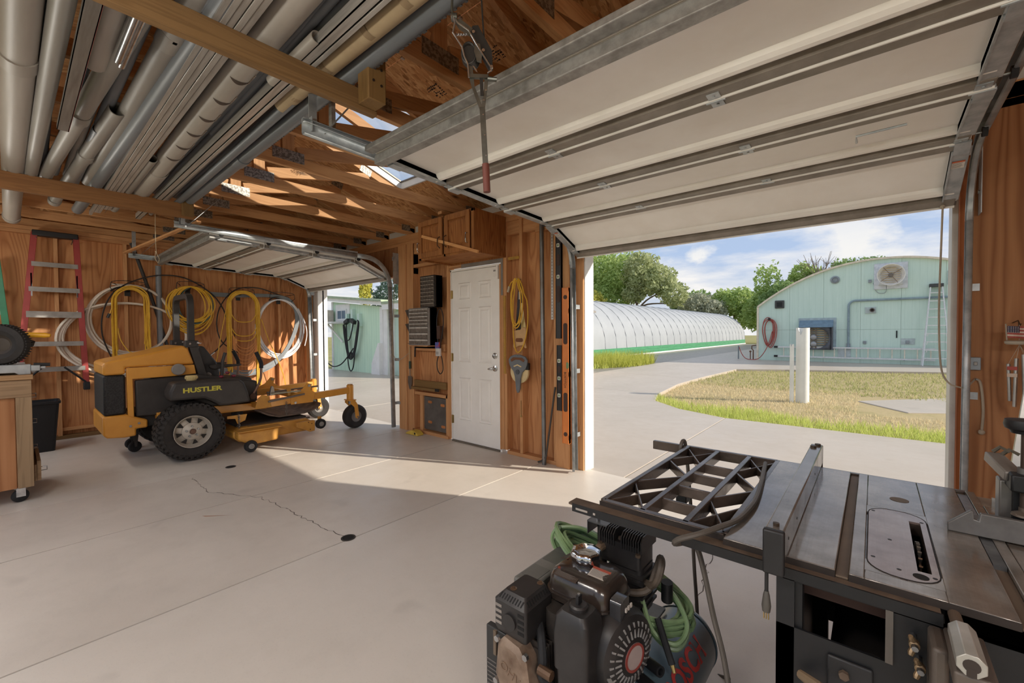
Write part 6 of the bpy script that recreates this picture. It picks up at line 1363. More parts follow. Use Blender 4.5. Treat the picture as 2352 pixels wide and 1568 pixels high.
MB().cyl((-2.81, 3.38, 1.07), (-2.81, 3.46, 1.07), .004, seg=6).build('nail', steel, tr_)
kc = thing('key_chain', 'short bead chain hanging on the stud below the tape reel', 'chain', (-2.815, 3.44, .42)); MB().tube([(-2.815, 3.445, .60), (-2.815, 3.445, .45)], .003, 5).build('chain', brass, kc); MB().lathe([(.012, 0), (.012, .004), (0, .004)], (-2.815, 3.446, .435), (0, -1, 0), 14).build('fob', brass, kc)
po = thing('conduit_pole', 'long grey steel conduit standing against the studs', 'pole', (-2.50, 3.41, 0)); MB().cyl((-2.485, 3.40, .0), (-2.525, 3.425, 2.40), .022, seg=14).build('pole', P('conduit_steel', (136, 140, 142), .4, .6, (112, 104, 96), 5), po)
MB().cyl((-2.506, 3.412, .92), (-2.509, 3.414, 1.06), .0225, seg=14).build('rust_patch', P('rust', (96, 74, 60), .8), po)
pb = thing('pry_bar', 'thin dark pry bar leaning in the corner by the levels', 'pry bar', (-2.45, 3.40, 0)); MB().tube([(-2.47, 3.39, .0), (-2.455, 3.40, .12), (-2.36, 3.415, .78)], .009, 8).build('shaft', P('bar_dark', (86, 82, 78), .5, .5), pb); MB().tube(smooth_path([(-2.455, 3.40, .10), (-2.50, 3.385, .04), (-2.545, 3.38, .02)], 4), .010, 8).build('claw', P('bar_dark', (86, 82, 78), .5, .5), pb)
pr_ = thing('perforated_rule', 'perforated steel rule hanging beside the black level', 'ruler', (-2.41, 3.44, 1.43)); MB().box((-2.425, 3.442, 1.44), (-2.397, 3.446, 2.34)).build('strip', P('rule_steel', (186, 182, 176), .4, .6), pr_); m = MB()
for k in range(30): m.cyl((-2.411, 3.4405, 1.46+k*.03), (-2.411, 3.442, 1.46+k*.03), .005, seg=6)
m.build('holes', P('hole_dark', (110, 84, 64), .7), pr_, kind='stuff')
vial = P('vial_green', (126, 150, 110), .2); wht = P('vial_frame', (226, 224, 214), .5)
def level(name, label, x0, x1, y0, y1, z0, z1, body, vials, slots, vm=wht):
    t = thing(name, label, 'spirit level', ((x0+x1)/2, (y0+y1)/2, z0)); xc = (x0+x1)/2
    MB().box((x0, y0, z0), (x1, y1, z1)).build('body', body, t, bevel=.002)
    for s_ in (x0, x1-.004): MB().box((s_, y0-.004, z0), (s_+.004, y1, z1)).build('flange', body, t)
    for z in vials:
        v = MB().rbox((xc, y0-.003, z), (.034, .036, .008), .008, 3, 'Y').build('vial_frame', vm, t); MB().rbox((xc, y0-.0075, z), (.018, .02, .002), .006, 3, 'Y').build('vial', vial, v)
    for (za, zb) in slots: MB().rbox((xc, y0-.001, (za+zb)/2), ((x1-x0)*.62, zb-za, .004), min((x1-x0)*.3, .018), 4, 'Y').build('hand_slot', P('slot_shadow', (70, 52, 46), .7), t)
    return t
lvb = P('level_black', (40, 38, 38), .4)
level('spirit_level', 'long black spirit level hanging top, above the short one', -2.335, -2.275, 3.395, 3.422, 1.255, 2.27, lvb, (2.145, 1.845), ((1.60, 1.76), (1.95, 2.06)))
level('spirit_level', 'short black spirit level with three white-framed vials', -2.325, -2.27, 3.395, 3.422, .56, 1.19, lvb, (1.04, .872, .708), ((.92, .99), (.76, .83)))
l3 = level('spirit_level', 'long orange spirit level standing beside the door track', -2.256, -2.186, 3.385, 3.422, .255, 1.735, P('level_orange', (226, 136, 66), .45, 0, (208, 120, 56), 4), (), ((1.20, 1.40), (.56, .74)))
for z in (1.645, .345): MB().lathe([(.02, 0), (.02, .004), (0, .004)], (-2.221, 3.385, z), (0, -1, 0), 16).build('round_vial', P('slot_shadow', (70, 52, 46), .7), l3)
MB().rbox((-2.198, 3.383, 1.0), (.024, .06, .006), .01, 3, 'Y').build('side_vial', vial, l3)
text_obj('BOSTITCH', .034, (-2.226, 3.3846, .862), (0, 0, -1), (1, 0, 0), P('ink_dark', (60, 44, 36), .6), l3, sx=.95)
# ================================================================ right-hand wall: rope, socket, wind chime
ropem = P('pull_rope', (176, 164, 146), .8); 
rp_ = thing('door_pull_rope', 'thin pull rope hanging from the right garage door and hooked to the wall', 'rope', (.30, 3.3, .75))
MB().tube(smooth_path([(.279, 3.30, 1.985), (.276, 3.30, 1.8), (.271, 3.30, 1.45), (.276, 3.30, 1.2), (.288, 3.30, 1.08), (.315, 3.31, 1.025), (.345, 3.32, 1.008), (.385, 3.36, 1.0), (.41, 3.40, 1.025), (.428, 3.43, 1.045)], 6), .0045, 6).build('rope', ropem, rp_)
MB().tube(smooth_path([(.428, 3.435, 1.045), (.446, 3.435, 1.03), (.456, 3.435, .95), (.460, 3.435, .86), (.456, 3.435, .765)], 5), .006, 6).build('rope_tail', ropem, rp_); MB().sphere((.455, 3.432, .755), .014, 10, 8).build('knot', ropem, rp_); MB().sphere((.279, 3.31, 1.99), .012, 8, 6).build('knot', ropem, rp_)
MB().cyl((.43, 3.40, 1.045), (.43, 3.45, 1.045), .004, seg=6).build('nail', steel, rp_)
rl2 = thing('door_pull_rope', 'thin pull rope hanging in the left garage opening by the tool bay', 'rope', (-4.95, 3.32, .93))
MB().tube(smooth_path([(-4.86, 3.30, 2.04), (-4.90, 3.31, 1.7), (-4.945, 3.32, 1.3), (-4.955, 3.32, 1.12), (-4.93, 3.33, 1.0), (-4.87, 3.35, .95), (-4.78, 3.38, .99), (-4.72, 3.42, 1.05)], 6), .0035, 6).build('rope', ropem, rl2)
ob = thing('electrical_box', 'small grey switch box on the right plywood wall', 'socket', (.424, 3.43, 1.1)); MB().box((.405, 3.42, 1.095), (.447, 3.45, 1.165)).build('box', greym, ob, bevel=.003); MB().box((.419, 3.414, 1.12), (.433, 3.42, 1.14)).build('switch', galvd, ob, bevel=.002)
wc_ = thing('wind_chime', 'wind chime with a small flag hanging on the right plywood wall', 'wind chime', (.56, 3.3, .9))
tub = P('chime_tube', (186, 184, 182), .3, .9); wth = P('weathered_wood', (166, 156, 140), .8)
MB().tube([(.562, 3.45, 1.352), (.562, 3.34, 1.362), (.560, 3.31, 1.350), (.562, 3.32, 1.33), (.570, 3.33, 1.345)], .003, 6).build('hook', P('bronze', (96, 76, 58), .5, .6), wc_)
MB().cyl((.562, 3.315, 1.345), (.560, 3.30, 1.262), .0015, seg=4).build('cord', ropem, wc_)
MB().lathe([(.045, 0), (.052, .006), (.052, .016), (.045, .02), (0, .02)], (.562, 3.30, 1.24), (0, 0, 1), 24).build('disc', wth, wc_)
MB().cyl((.517, 3.285, 1.262), (.512, 3.285, 1.345), .003, seg=6).build('flag_pole', wth, wc_)
fg = group_part('flag', wc_); fx0, fx1, fz0, fz1 = .517, .60, 1.275, 1.335
def fp(u_, v_): return V((fx0+(fx1-fx0)*u_, 3.284-.006*sin(u_*7), fz0+(fz1-fz0)*v_-.006*u_))
redm, whm, blm = P('flag_red', (164, 74, 66), .7), P('flag_white', (206, 188, 172), .7), P('flag_blue', (52, 54, 84), .7)
for k in range(7):
    m = MB()
    for i in range(8): m.add([fp(i/8, k/7), fp((i+1)/8, k/7), fp((i+1)/8, (k+1)/7), fp(i/8, (k+1)/7)], [(0, 1, 2, 3)])
    m.build('stripe', redm if k % 2 == 0 else whm, fg, smooth=False)
m = MB()
for i in range(4): m.add([fp(i/8, .45)+V((0, -.001, 0)), fp((i+1)/8, .45)+V((0, -.001, 0)), fp((i+1)/8, 1)+V((0, -.001, 0)), fp(i/8, 1)+V((0, -.001, 0))], [(0, 1, 2, 3)])
m.build('canton', blm, fg, smooth=False); m = MB()
for i in range(5):
    for j in range(4): c = fp(.05+i*.095, .52+j*.13)+V((0, -.0018, 0)); m.add([c+V((-.0016, 0, -.0016)), c+V((.0016, 0, -.0016)), c+V((.0016, 0, .0016)), c+V((-.0016, 0, .0016))], [(0, 1, 2, 3)])
m.build('stars', whm, fg, smooth=False, kind='stuff')
for (x, y, z0, z1, dx) in ((.545, 3.28, 1.17, .925, .004), (.535, 3.31, 1.14, .95, -.008), (.580, 3.29, 1.19, .97, -.006), (.595, 3.31, 1.16, .95, 0)): MB().pipe((x, y, z1), (x+dx, y, z0), .0075, .0015, 12).build('tube', tub, wc_); MB().cyl((x+dx, y, z0), (.562, 3.3, 1.24), .001, seg=4).build('cord', ropem, wc_)
for (z, a) in ((1.12, .5), (1.085, -.4)): MB().cbox((.534, 3.27, z), (.034, .006, .018)).build('trinket', redm if a > 0 else whm, wc_)
# ================================================================ overhead pipe rack: two cross beams hung from the trusses
rk = thing('pipe_rack', 'treated timber rack of cross beams hung under the trusses', 'rack', (-3.3, .3, 2.35))
MB().box((-1.85, -.66, 2.347), (-1.812, 1.145, 2.443)).build('cross_beam', treated_y, rk, bevel=.003)
MB().box((-4.825, -.66, 2.375), (-4.787, 1.105, 2.503)).build('cross_beam', WOOD('rack_beam', (140, 98, 58), (104, 68, 38), 'Y'), rk, bevel=.003)
hpm = WOOD('treated_post', (128, 98, 58), (92, 68, 38), 'Z')
MB().box((-1.81, 1.045, 2.365), (-1.72, 1.135, 2.80)).build('hanger_post', hpm, rk, bevel=.004); MB().box((-4.787, 1.01, 2.39), (-4.77, 1.10, 2.80)).build('hanger_post', hpm, rk, bevel=.003)
for x in (-1.81, -4.787):
    MB().box((x, -.62, 2.39), (x+(.09 if x > -3 else .017), -.53, 2.80)).build('hanger_post', hpm, rk, bevel=.004)
for (y, z) in ((1.07, 2.45), (1.11, 2.44), (1.07, 2.52), (1.11, 2.51)): MB().cyl((-1.72, y, z), (-1.716, y, z), .006, seg=8).build('screw', P('screw_dark', (60, 50, 40), .6, .5), rk)
pvc_g = P('grey_conduit_pvc', (146, 141, 134), .42, 0, (122, 117, 110), 3, stretch=(.3, 3, 3)); pvc_l = P('pale_pvc', (164, 157, 148), .45, 0, (146, 139, 130), 3, stretch=(.3, 3, 3)); pvc_d = P('dark_pvc', (112, 116, 120), .4, 0, (94, 98, 102), 3, stretch=(.3, 3, 3))
kraft = P('kraft_tube', (172, 152, 120), .75, 0, (156, 136, 106), 6); alu_r = P('mill_aluminium', (186, 182, 176), .3, .35, (152, 147, 140), 9, stretch=(.4, 6, 6)); ink2 = P('pipe_print', (78, 76, 74), .7)
ZB = 2.497
def rpipe(name, label, r, ya, yb, xa, xb, mat, z=None, couplings=(), t=.004, seg=20, loc=None):
    z = ZB+r if z is None else z; T = thing(name, label, 'pipe', ((xa+xb)/2, (ya+yb)/2, z-r), group='pipes and tubes on the overhead rack')
    MB().pipe((xa, ya, z), (xb, yb, z), r, t, seg).build('pipe', mat, T)
    for x in couplings:
        f = (x-xa)/(xb-xa); y = ya+(yb-ya)*f; MB().pipe((x-.06, y, z), (x+.06, y, z), r+.006, .008, seg).build('coupling', mat, T)
    return T
rpipe('rack_pipe', 'thick white pipe with a coupling, nearest the left edge of the rack', .061, .012, .048, -6.95, -1.2, pvc_l, couplings=(-2.92, -6.88))
rpipe('rack_pipe', 'grey pipe just right of the thick white one', .036, .108, .152, -5.05, -1.25, pvc_g)
rpipe('rack_pipe', 'grey pipe tucked above the first grey one, thinner', .028, .175, .10, -5.3, -1.3, pvc_d, z=2.60)
p3 = rpipe('rack_pipe', 'grey pipe with a bell joint halfway, slanting across the rack', .040, .178, .385, -4.95, -1.3, pvc_g, z=ZB+.045, couplings=(-3.4,))
rpipe('rack_pipe', 'grey pipe with a joint near the rear beam, ends past it', .040, .272, .40, -5.85, -3.2, pvc_g, z=2.565, couplings=(-4.2, -5.80))
rpipe('rack_pipe', 'narrow speckled grey pipe beside the jointed one', .030, .345, .36, -5.2, -3.6, pvc_d, z=2.565)
rpipe('rack_pipe', 'grey pipe with a wide bell end at the front beam', .044, .425, .472, -4.92, -1.4, pvc_g, z=2.575, couplings=(-2.28, -2.18))
rpipe('rack_pipe', 'smooth dark grey pipe lying left of the aluminium tubes', .043, .432, .548, -5.95, -1.3, pvc_d, z=ZB+.043)
for k, (y, lab) in enumerate(((.552, 'square aluminium tube, left one of a pair lying side by side'), (.600, 'square aluminium tube, right one of a pair lying side by side'))):
    T = thing('aluminium_tube', lab+' on the rack', 'tube', (-3.4, y, ZB), group='pipes and tubes on the overhead rack'); w = .044
    MB().box((-5.75+.2*k, y-w/2, ZB), (-1.15, y+w/2, ZB+.05)).build('tube', alu_r, T, bevel=.002); MB().box((-5.75+.2*k-.001, y-w/2+.003, ZB+.003), (-5.75+.2*k+.002, y+w/2-.003, ZB+.047)).build('open_end', black_plastic, T)
    MB().box((-5.7, y-.002, ZB-.0012), (-1.15, y+.0, ZB+.001)).build('score_line', P('score', (96, 88, 80), .6), T)
T = thing('aluminium_channel', 'thin aluminium angle behind the twin square tubes', 'channel', (-3.4, .513, ZB), group='pipes and tubes on the overhead rack'); MB().box((-5.9, .508, ZB), (-1.2, .511, ZB+.045)).box((-5.9, .511, ZB), (-1.2, .526, ZB+.003)).build('angle', alu_r, T)
rpipe('rack_pipe', 'short grey pipe between the aluminium tubes and the slotted pipe', .030, .655, .645, -5.6, -3.8, pvc_g)
# slotted drain pipe in a bell end
T = thing('slotted_drain_pipe', 'wide pale drain pipe with a row of lens-shaped slots', 'pipe', (-3.0, .74, ZB), group='pipes and tubes on the overhead rack')
zc = ZB+.064; MB().pipe((-4.35, .735, zc), (-1.0, .70, zc), .060, .004, 28).build('pipe', pvc_l, T); MB().pipe((-4.98, .742, zc), (-4.12, .735, zc), .066, .005, 28).build('bell', pvc_l, T)
for k in range(7):
    x = -2.02-.27*k; y = .735-(x+4.35)/3.35*.035; m = MB(); n = 10; vs = []
    for i in range(n+1):
        a = radians(-128+84*i/n); hw = .026*sin(pi*i/n); vs += [(x-hw, y+.0612*cos(a), zc+.0612*sin(a)), (x+hw*.35, y+.0612*cos(a), zc+.0612*sin(a))]
    m.add(vs, [(2*i, 2*i+1, 2*i+3, 2*i+2) for i in range(n)]).build('slot', P('slot_shade', (72, 58, 48), .8), T)
for k in range(6):
    x = -2.3-.27*k; y = .735-(x+4.35)/3.35*.035; m = MB(); random.seed(k)
    for q in range(9): a = radians(-45); m.box((x+.012*q, y+.0608*cos(a)-.004, zc+.0608*sin(a)-.005), (x+.012*q+random.uniform(.004, .009), y+.0608*cos(a)+.0005, zc+.0608*sin(a)+.0))
    m.build('print', P('faint_print', (150, 136, 124), .7), T, smooth=False, kind='stuff')
T = thing('aluminium_channel', 'wide aluminium channel right of the slotted drain pipe', 'channel', (-3.2, .86, ZB), group='pipes and tubes on the overhead rack'); MB().box((-5.75, .832, ZB), (-1.0, .836, ZB+.05)).box((-5.75, .832, ZB), (-1.0, .872, ZB+.004)).box((-5.75, .868, ZB), (-1.0, .872, ZB+.05)).build('channel', alu_r, T)
T = thing('aluminium_channel', 'narrow bright aluminium strip beside the cardboard tube', 'channel', (-3.2, .887, ZB), group='pipes and tubes on the overhead rack'); MB().box((-4.9, .876, ZB), (-1.0, .896, ZB+.03)).build('strip', alu_r, T, bevel=.002)
rpipe('rack_pipe', 'slim grey pipe running into the cardboard tube', .026, 1.005, .962, -5.0, -2.3, pvc_d)
rpipe('rack_pipe', 'thin white pipe poking out behind the rear beam', .018, .955, .935, -5.75, -3.2, pvc_l, z=ZB+.075)
T = thing('cardboard_tube', 'tan spiral-wound cardboard tube on the rack', 'tube', (-1.6, .955, ZB), group='pipes and tubes on the overhead rack')
MB().pipe((-2.42, .955, ZB+.040), (-.9, .965, ZB+.040), .040, .004, 24).build('tube', kraft, T)
for x in (-2.3, -1.95, -1.6, -1.35, -1.1):
    m = MB(); n = 22; vs = []
    for i in range(n+1): a = 2*pi*i/n; xx = x+.05*i/n; vs += [(xx, .957+.0404*cos(a), ZB+.040+.0404*sin(a)), (xx+.035, .957+.0404*cos(a), ZB+.040+.0404*sin(a))]
    m.add(vs, [(2*i, 2*i+1, 2*i+3, 2*i+2) for i in range(n)]).build('spiral_seam', P('kraft_dark', (146, 124, 94), .75), T)
T = rpipe('rack_pipe', 'dark grey printed pipe at the outer edge of the rack', .040, 1.066, 1.052, -4.75, -.55, pvc_d, couplings=(-3.4,))
random.seed(3); m = MB()
for k in range(70):
    x = -2.9+k*.030
    if k % 9 in (7, 8) or -1.9 < x < -1.8: continue
    a = radians(-62); m.box((x, 1.058+.0401*cos(a)-.004, ZB+.040+.0401*sin(a)-.001), (x+random.uniform(.008, .02), 1.058+.0401*cos(a)+.004, ZB+.040+.0401*sin(a)+.003))
m.build('print', ink2, T, smooth=False, kind='stuff')
rpipe('rack_pipe', 'open-ended thin white pipe behind the front beam', .026, .826, .828, -2.2, -1.74, pvc_l, z=ZB+.026)
rpipe('rack_pipe', 'second thin white pipe running over the front beam', .020, .845, .80, -3.2, -1.0, pvc_d, z=ZB+.09)
rpipe('rack_pipe', 'short pale pipe with a cut end hanging over the first grey pipes', .046, .258, .262, -2.66, -1.2, pvc_l, z=2.535)
rpipe('rack_pipe', 'thin chromed tube with a cut end, left of a pair', .013, .312, .320, -2.46, -1.3, zinc, z=2.478)
rpipe('rack_pipe', 'thin chromed tube with a cut end, right of a pair', .013, .330, .342, -2.52, -1.3, zinc, z=2.490)
rpipe('rack_pipe', 'fat dark pipe resting above the front beam near the top', .048, .50, .52, -1.95, -1.0, pvc_d, z=2.58)
rpipe('rack_pipe', 'fat grey pipe at the top of the picture above the front beam', .048, .385, .39, -1.95, -1.0, pvc_g, z=2.578)
for (y_, r_, m_, l_) in ((.085, .027, pvc_d, 'dark pipe in the upper layer behind the thick white pipe'), (.235, .027, pvc_d, 'dark pipe in the upper layer above the slanting pipe'), (.305, .026, pvc_g, 'grey pipe in the upper layer left of the bell-ended pipe'), (.365, .027, pvc_d, 'dark pipe in the upper layer, third from the slanting pipe'), (.505, .027, pvc_d, 'dark pipe in the upper layer above the thin aluminium angle'), (.57, .026, pvc_g, 'grey pipe in the upper layer above the twin square tubes'), (.63, .027, pvc_d, 'dark pipe in the upper layer left of the slotted drain pipe'), (.80, .027, pvc_d, 'dark pipe in the upper layer right of the slotted drain pipe'), (.86, .026, pvc_d, 'dark pipe in the upper layer above the wide channel'), (.915, .026, pvc_d, 'dark pipe in the upper layer above the bright strip'), (1.0, .026, pvc_d, 'dark pipe in the upper layer left of the printed pipe')):
    rpipe('rack_pipe', l_, r_, y_, y_+.01, -4.95, -1.1, m_, z=2.601, seg=12)
T = thing('aluminium_channel', 'flat grey aluminium channel hanging in front of the pipes, leftmost', 'channel', (-2.6, .19, 2.43), group='pipes and tubes on the overhead rack')
MB().box((-3.45, .178, 2.452), (-1.2, .224, 2.456)).box((-3.45, .178, 2.452), (-1.2, .181, 2.48)).box((-3.45, .221, 2.452), (-1.2, .224, 2.48)).build('channel', P('grey_aluminium', (150, 146, 140), .35, .6, (122, 118, 112), 9, stretch=(.4, 6, 6)), T); MB().box((-3.45, .224, 2.452), (-1.2, .2252, 2.458)).build('red_edge', P('edge_red', (132, 60, 54), .6), T)
T = thing('aluminium_channel', 'short aluminium angle hanging from the door track hanger', 'channel', (-2.1, 1.1, 2.4)); MB().bar((-2.16, 1.10, 2.33), (-2.22, 1.13, 2.62), .022, .03, (1, 0, 0)).build('angle', alu_r, T)
# ================================================================ cable winch (come-along)
E1, E2, E3 = V((.761, .648, 0)), V((0, 0, 1)), V((.648, -.761, 0)); O_ = V((-1.12, 1.01, 2.415)); q = .000452
def wp(x, y, d=0): return O_+E1*((x-200)*q)+E2*(-(y-112)*q)+E3*d
wn = thing('cable_winch', 'hand cable winch with a red-brown grip hanging from the roof timber', 'winch', tuple(wp(440, 1465)))
dkz = P('winch_steel', (120, 122, 116), .35, .8, (88, 90, 84), 12)
def plate(pts, d0, d1, name, mat, parent=wn):
    n = len(pts); vs = [wp(x, y, d0) for x, y in pts]+[wp(x, y, d1) for x, y in pts]
    return MB().add(vs, [tuple(range(n))[::-1], tuple(range(n, 2*n))]+[(i, (i+1) % n, n+(i+1) % n, n+i) for i in range(n)]).build(name, mat, parent, smooth=False)
plate([(345, 190), (390, 185), (495, 380), (500, 505), (470, 520), (330, 250)], -.02, -.002, 'housing', P('winch_black', (48, 46, 44), .5, .3))
plate([(215, 150), (260, 150), (350, 220), (330, 250), (240, 190)], -.02, .004, 'neck_plate', dkz)
for pth in ([(195, 140), (215, 190), (200, 260), (270, 370), (285, 440), (312, 500), (320, 600)], [(212, 150), (240, 190), (320, 245), (400, 385), (490, 530), (488, 550), (462, 568)]): MB().tube([wp(x, y, .012) for x, y in pth], .0032, 6).build('frame_rod', zinc, wn)
MB().cyl(wp(325, 410, -.03), wp(325, 410, .002), .030, seg=24).build('drum', P('winch_black', (48, 46, 44), .5, .3), wn)
m = MB()
for k in range(6): m.tube([wp(318+58*cos(a)*(.9-.02*k)+6*k, 405+80*sin(a), .004-.006*k) for a in [2*pi*i/20 for i in range(20)]], .0035, 5, True)
m.build('cable_wraps', P('winch_cable', (64, 62, 60), .5, .5), wn)
plate([(365, 330), (405, 345), (420, 420), (415, 480), (380, 470), (360, 400)], .002, .010, 'ratchet_wheel', dkz)
m = MB()
for i in range(9): m.tube([wp(225+10*i, 275+8*((i % 2)*2-1), .01), wp(230+10*i, 275-8*((i % 2)*2-1), .01)], .002, 4)
m.build('spring', zinc, wn, kind='stuff')
for (x, y) in ((355, 245), (430, 385), (490, 510)): MB().bolt(wp(x, y, -.002), E3, .006, .008).build('bolt', zinc, wn)
MB().bar(wp(325, 585, .006), wp(465, 590, .006), .012, .012).build('cross_bar', dkz, wn); MB().cyl(wp(460, 600, .004), wp(530, 603, .0), .008, seg=10).build('pivot_pin', dkz, wn)
plate([(318, 500), (345, 505), (355, 600), (360, 655), (418, 800), (400, 835), (342, 670), (322, 600)], -.004, .004, 'handle_leg', dkz); plate([(440, 570), (468, 570), (460, 660), (440, 810), (412, 815), (430, 690)], -.004, .004, 'handle_leg', dkz)
plate([(398, 815), (440, 815), (462, 1260), (420, 1260)], -.006, .006, 'shaft', dkz); MB().tube([wp(441, 1245), wp(450, 1460)], .0125, 12).build('grip', P('grip_redbrown', (120, 66, 56), .6), wn)
m = MB()
for (x, y) in ((448, 690), (432, 765), (426, 875), (436, 1030), (445, 1185)): m.bolt(wp(x, y, .006), E3, .003, .002)
m.build('rivets', zinc, wn, kind='stuff')
plate([(345, 510), (365, 545), (385, 560), (378, 545), (362, 520)], .01, .014, 'pawl', zinc); plate([(400, 570), (425, 570), (430, 730), (405, 730)], .004, .008, 'pawl_lever', P('winch_black', (48, 46, 44), .5, .3))
MB().lathe([(.010, -.01), (.014, -.01), (.014, .01), (.010, .01)], wp(208, 130, 0), E1, 14).build('clevis', dkz, wn); MB().tube([wp(195, 125), wp(190, 60), wp(200, -90), wp(215, -330)], .004, 6).build('hanging_hook', dkz, wn); MB().tube([wp(435, 280, -.01), wp(425, 140, -.01), wp(415, -50, -.01), wp(395, -420, -.01)], .0028, 6).build('cable', P('winch_cable', (64, 62, 60), .5, .5), wn)
# ================================================================ table saw in the foreground
def iron_mat(name, a, b, rustc, rough=.38):
    t = NT(name); v = t.coord((1, 1, 1), False); n1 = t.noise(v, 9, 6, .65); n2 = t.noise(t.coord((60, 3, 30), False), 4, 4, .6); n3 = t.noise(v, 3.2, 4, .6)
    c = t.ramp(n1, (.35, a), (.68, b)); c = t.mix(t.math('MULTIPLY', n2, .35), c, lin(tuple(x*.6 for x in b)))
    c = t.mix(t.ramp(n3, (.55, (0, 0, 0)), (.72, (150, 150, 150))), c, lin(rustc)); t.col(c)
    t.rough(t.ramp(n1, (.3, (int(rough*255),)*3), (.8, (int(min(1, rough+.22)*255),)*3)), .35, .5); t.bump(n2, .03, .001); return t.m
iron = iron_mat('cast_iron_top', (152, 145, 138), (108, 101, 95), (132, 110, 86), .28); iron_d = iron_mat('dark_iron', (98, 86, 78), (66, 57, 52), (104, 80, 60), .42); iron_shade = P('edge_shade', (52, 44, 40), .6, .2, (40, 33, 30), 20)
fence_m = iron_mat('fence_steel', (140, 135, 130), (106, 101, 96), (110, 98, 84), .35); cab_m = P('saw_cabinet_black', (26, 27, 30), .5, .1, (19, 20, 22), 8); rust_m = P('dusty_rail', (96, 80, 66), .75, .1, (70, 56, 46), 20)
ts_ = thing('table_saw', 'black cast-iron table saw with a lattice extension wing, nearest the camera', 'table saw', (.03, 1.34, 0))
ZT = .87
# main top in strips so the slots are real
top = group_part('table_top', ts_)
def ttop(x0, x1, y0, y1, z0=ZT-.0135, z1=ZT, nm='top_plate', mat=iron): return MB().box((x0, y0, z0), (x1, y1, z1)).build(nm, mat, top, bevel=.0015)
ttop(-.243, -.051, .985, 1.702); ttop(-.051, -.031, .985, 1.702, ZT-.0135, ZT-.009, 'miter_slot', P('slot_floor', (112, 96, 80), .6, .2))
ttop(-.031, -.009, .985, 1.702); ttop(.098, .176, .985, 1.702); ttop(.176, .196, .985, 1.702, ZT-.0135, ZT-.009, 'miter_slot', P('slot_floor', (112, 96, 80), .6, .2)); ttop(.196, .214, .985, 1.702)
ttop(-.009, .098, .985, 1.022); ttop(-.009, .098, 1.405, 1.702)
# throat insert with blade slot and finger hole
def rrect(x0, x1, y0, y1, r, n=6):
    out = []
    for (cx_, cy_, a0) in ((x1-r, y1-r, 0), (x0+r, y1-r, 90), (x0+r, y0+r, 180), (x1-r, y0+r, 270)):
        for i in range(n+1): a = radians(a0+90*i/n); out.append((cx_+r*cos(a), cy_+r*sin(a)))
    return out
ins = rrect(-.006, .096, 1.026, 1.402, .046)
def flat_with_hole(outer, hole, z0, z1, name, mat, parent):
    bm = bmesh.new(); 
    def loop(p, z): return [bm.verts.new((x, y, z)) for x, y in p]
    eds = []
    for p in (outer, hole):
        vs = loop(p, z1)
        for i in range(len(vs)): eds.append(bm.edges.new((vs[i], vs[(i+1) % len(vs)])))
    bmesh.ops.triangle_fill(bm, use_beauty=True, edges=eds)
    r = bmesh.ops.extrude_face_region(bm, geom=bm.faces[:]); bmesh.ops.translate(bm, vec=(0, 0, z0-z1), verts=[e for e in r['geom'] if isinstance(e, bmesh.types.BMVert)])
    bmesh.ops.recalc_face_normals(bm, faces=bm.faces[:]); me = bpy.data.meshes.new(name); off = OFF.get(parent.name, V((0, 0, 0)))
    bmesh.ops.translate(bm, vec=-off, verts=bm.verts[:]); bm.to_mesh(me); bm.free(); me.materials.append(mat); o = bpy.data.objects.new(name, me); COL.objects.link(o); o.parent = parent; OFF[o.name] = off; return o
hole = [(.066, 1.075), (.085, 1.075), (.085, 1.345), (.066, 1.345)]
bed = rrect(-.009, .098, 1.022, 1.405, .0005, 1)
flat_with_hole(bed, [(x, y) for x, y in rrect(-.0085, .0985, 1.0235, 1.4045, .047)] if False else hole, ZT-.030, ZT-.004, 'insert_ledge', iron_d, top)
flat_with_hole(ins, hole, ZT-.004, ZT+.0008, 'throat_insert', iron_mat('insert_steel', (150, 136, 130), (118, 98, 93), (122, 64, 58), .27), top)
# corner fillers between the round insert and the square opening
for (sx, sy, cx_, cy_) in ((1, 1, .05, 1.356), (-1, 1, .04, 1.356), (-1, -1, .04, 1.072), (1, -1, .05, 1.072)):
    pts = [(cx_+sx*.0468*cos(radians(a)), cy_+sy*.0468*sin(radians(a))) for a in range(0, 91, 15)]; cor = (.098 if sx > 0 else -.009, 1.405 if sy > 0 else 1.022)
    poly = [(cor[0], pts[0][1])]+pts+[(pts[-1][0], cor[1]), cor]
    if sx*sy < 0: poly = poly[::-1]
    MB().prism(poly, ZT-.03, ZT, 'Z').build('top_plate', iron, top, smooth=False)
MB().box((.048, 1.03, .60), (.052, 1.40, ZT-.031)).box((.098, 1.03, .60), (.102, 1.40, ZT-.031)).box((.048, 1.03, .60), (.102, 1.034, ZT-.031)).box((.048, 1.396, .60), (.102, 1.40, ZT-.031)).box((.048, 1.03, .60), (.102, 1.40, .604)).build('light_block_box', P('light_block_box', (24, 21, 19), .9), top)  # added near-black box keeps light out of the blade slot
MB().tube([(x, y, ZT+.0004) for x, y in ins], .0011, 4, True).build('insert_gap', P('gap_dark', (30, 24, 22), .9), top)
for (x, y) in ((.003, 1.37), (.003, 1.09), (.088, 1.35), (.088, 1.06), (.03, 1.2), (.04, 1.06)): MB().cyl((x, y, ZT-.001), (x, y, ZT+.0012), .0035, seg=8).build('screw', black_plastic, top)
MB().lathe([(.011, 0), (.011, .001), (0, .001)], (.069, 1.052, ZT+.0006), seg=16).build('finger_hole', P('hole_black', (16, 15, 15), .9), top)
bl_ = group_part('blade', ts_); bz = .742
MB().cyl((.0735, 1.21, bz), (.0765, 1.21, bz), .118, seg=40).build('disc', P('blade_steel', (150, 146, 140), .35, .8), bl_); m = MB()
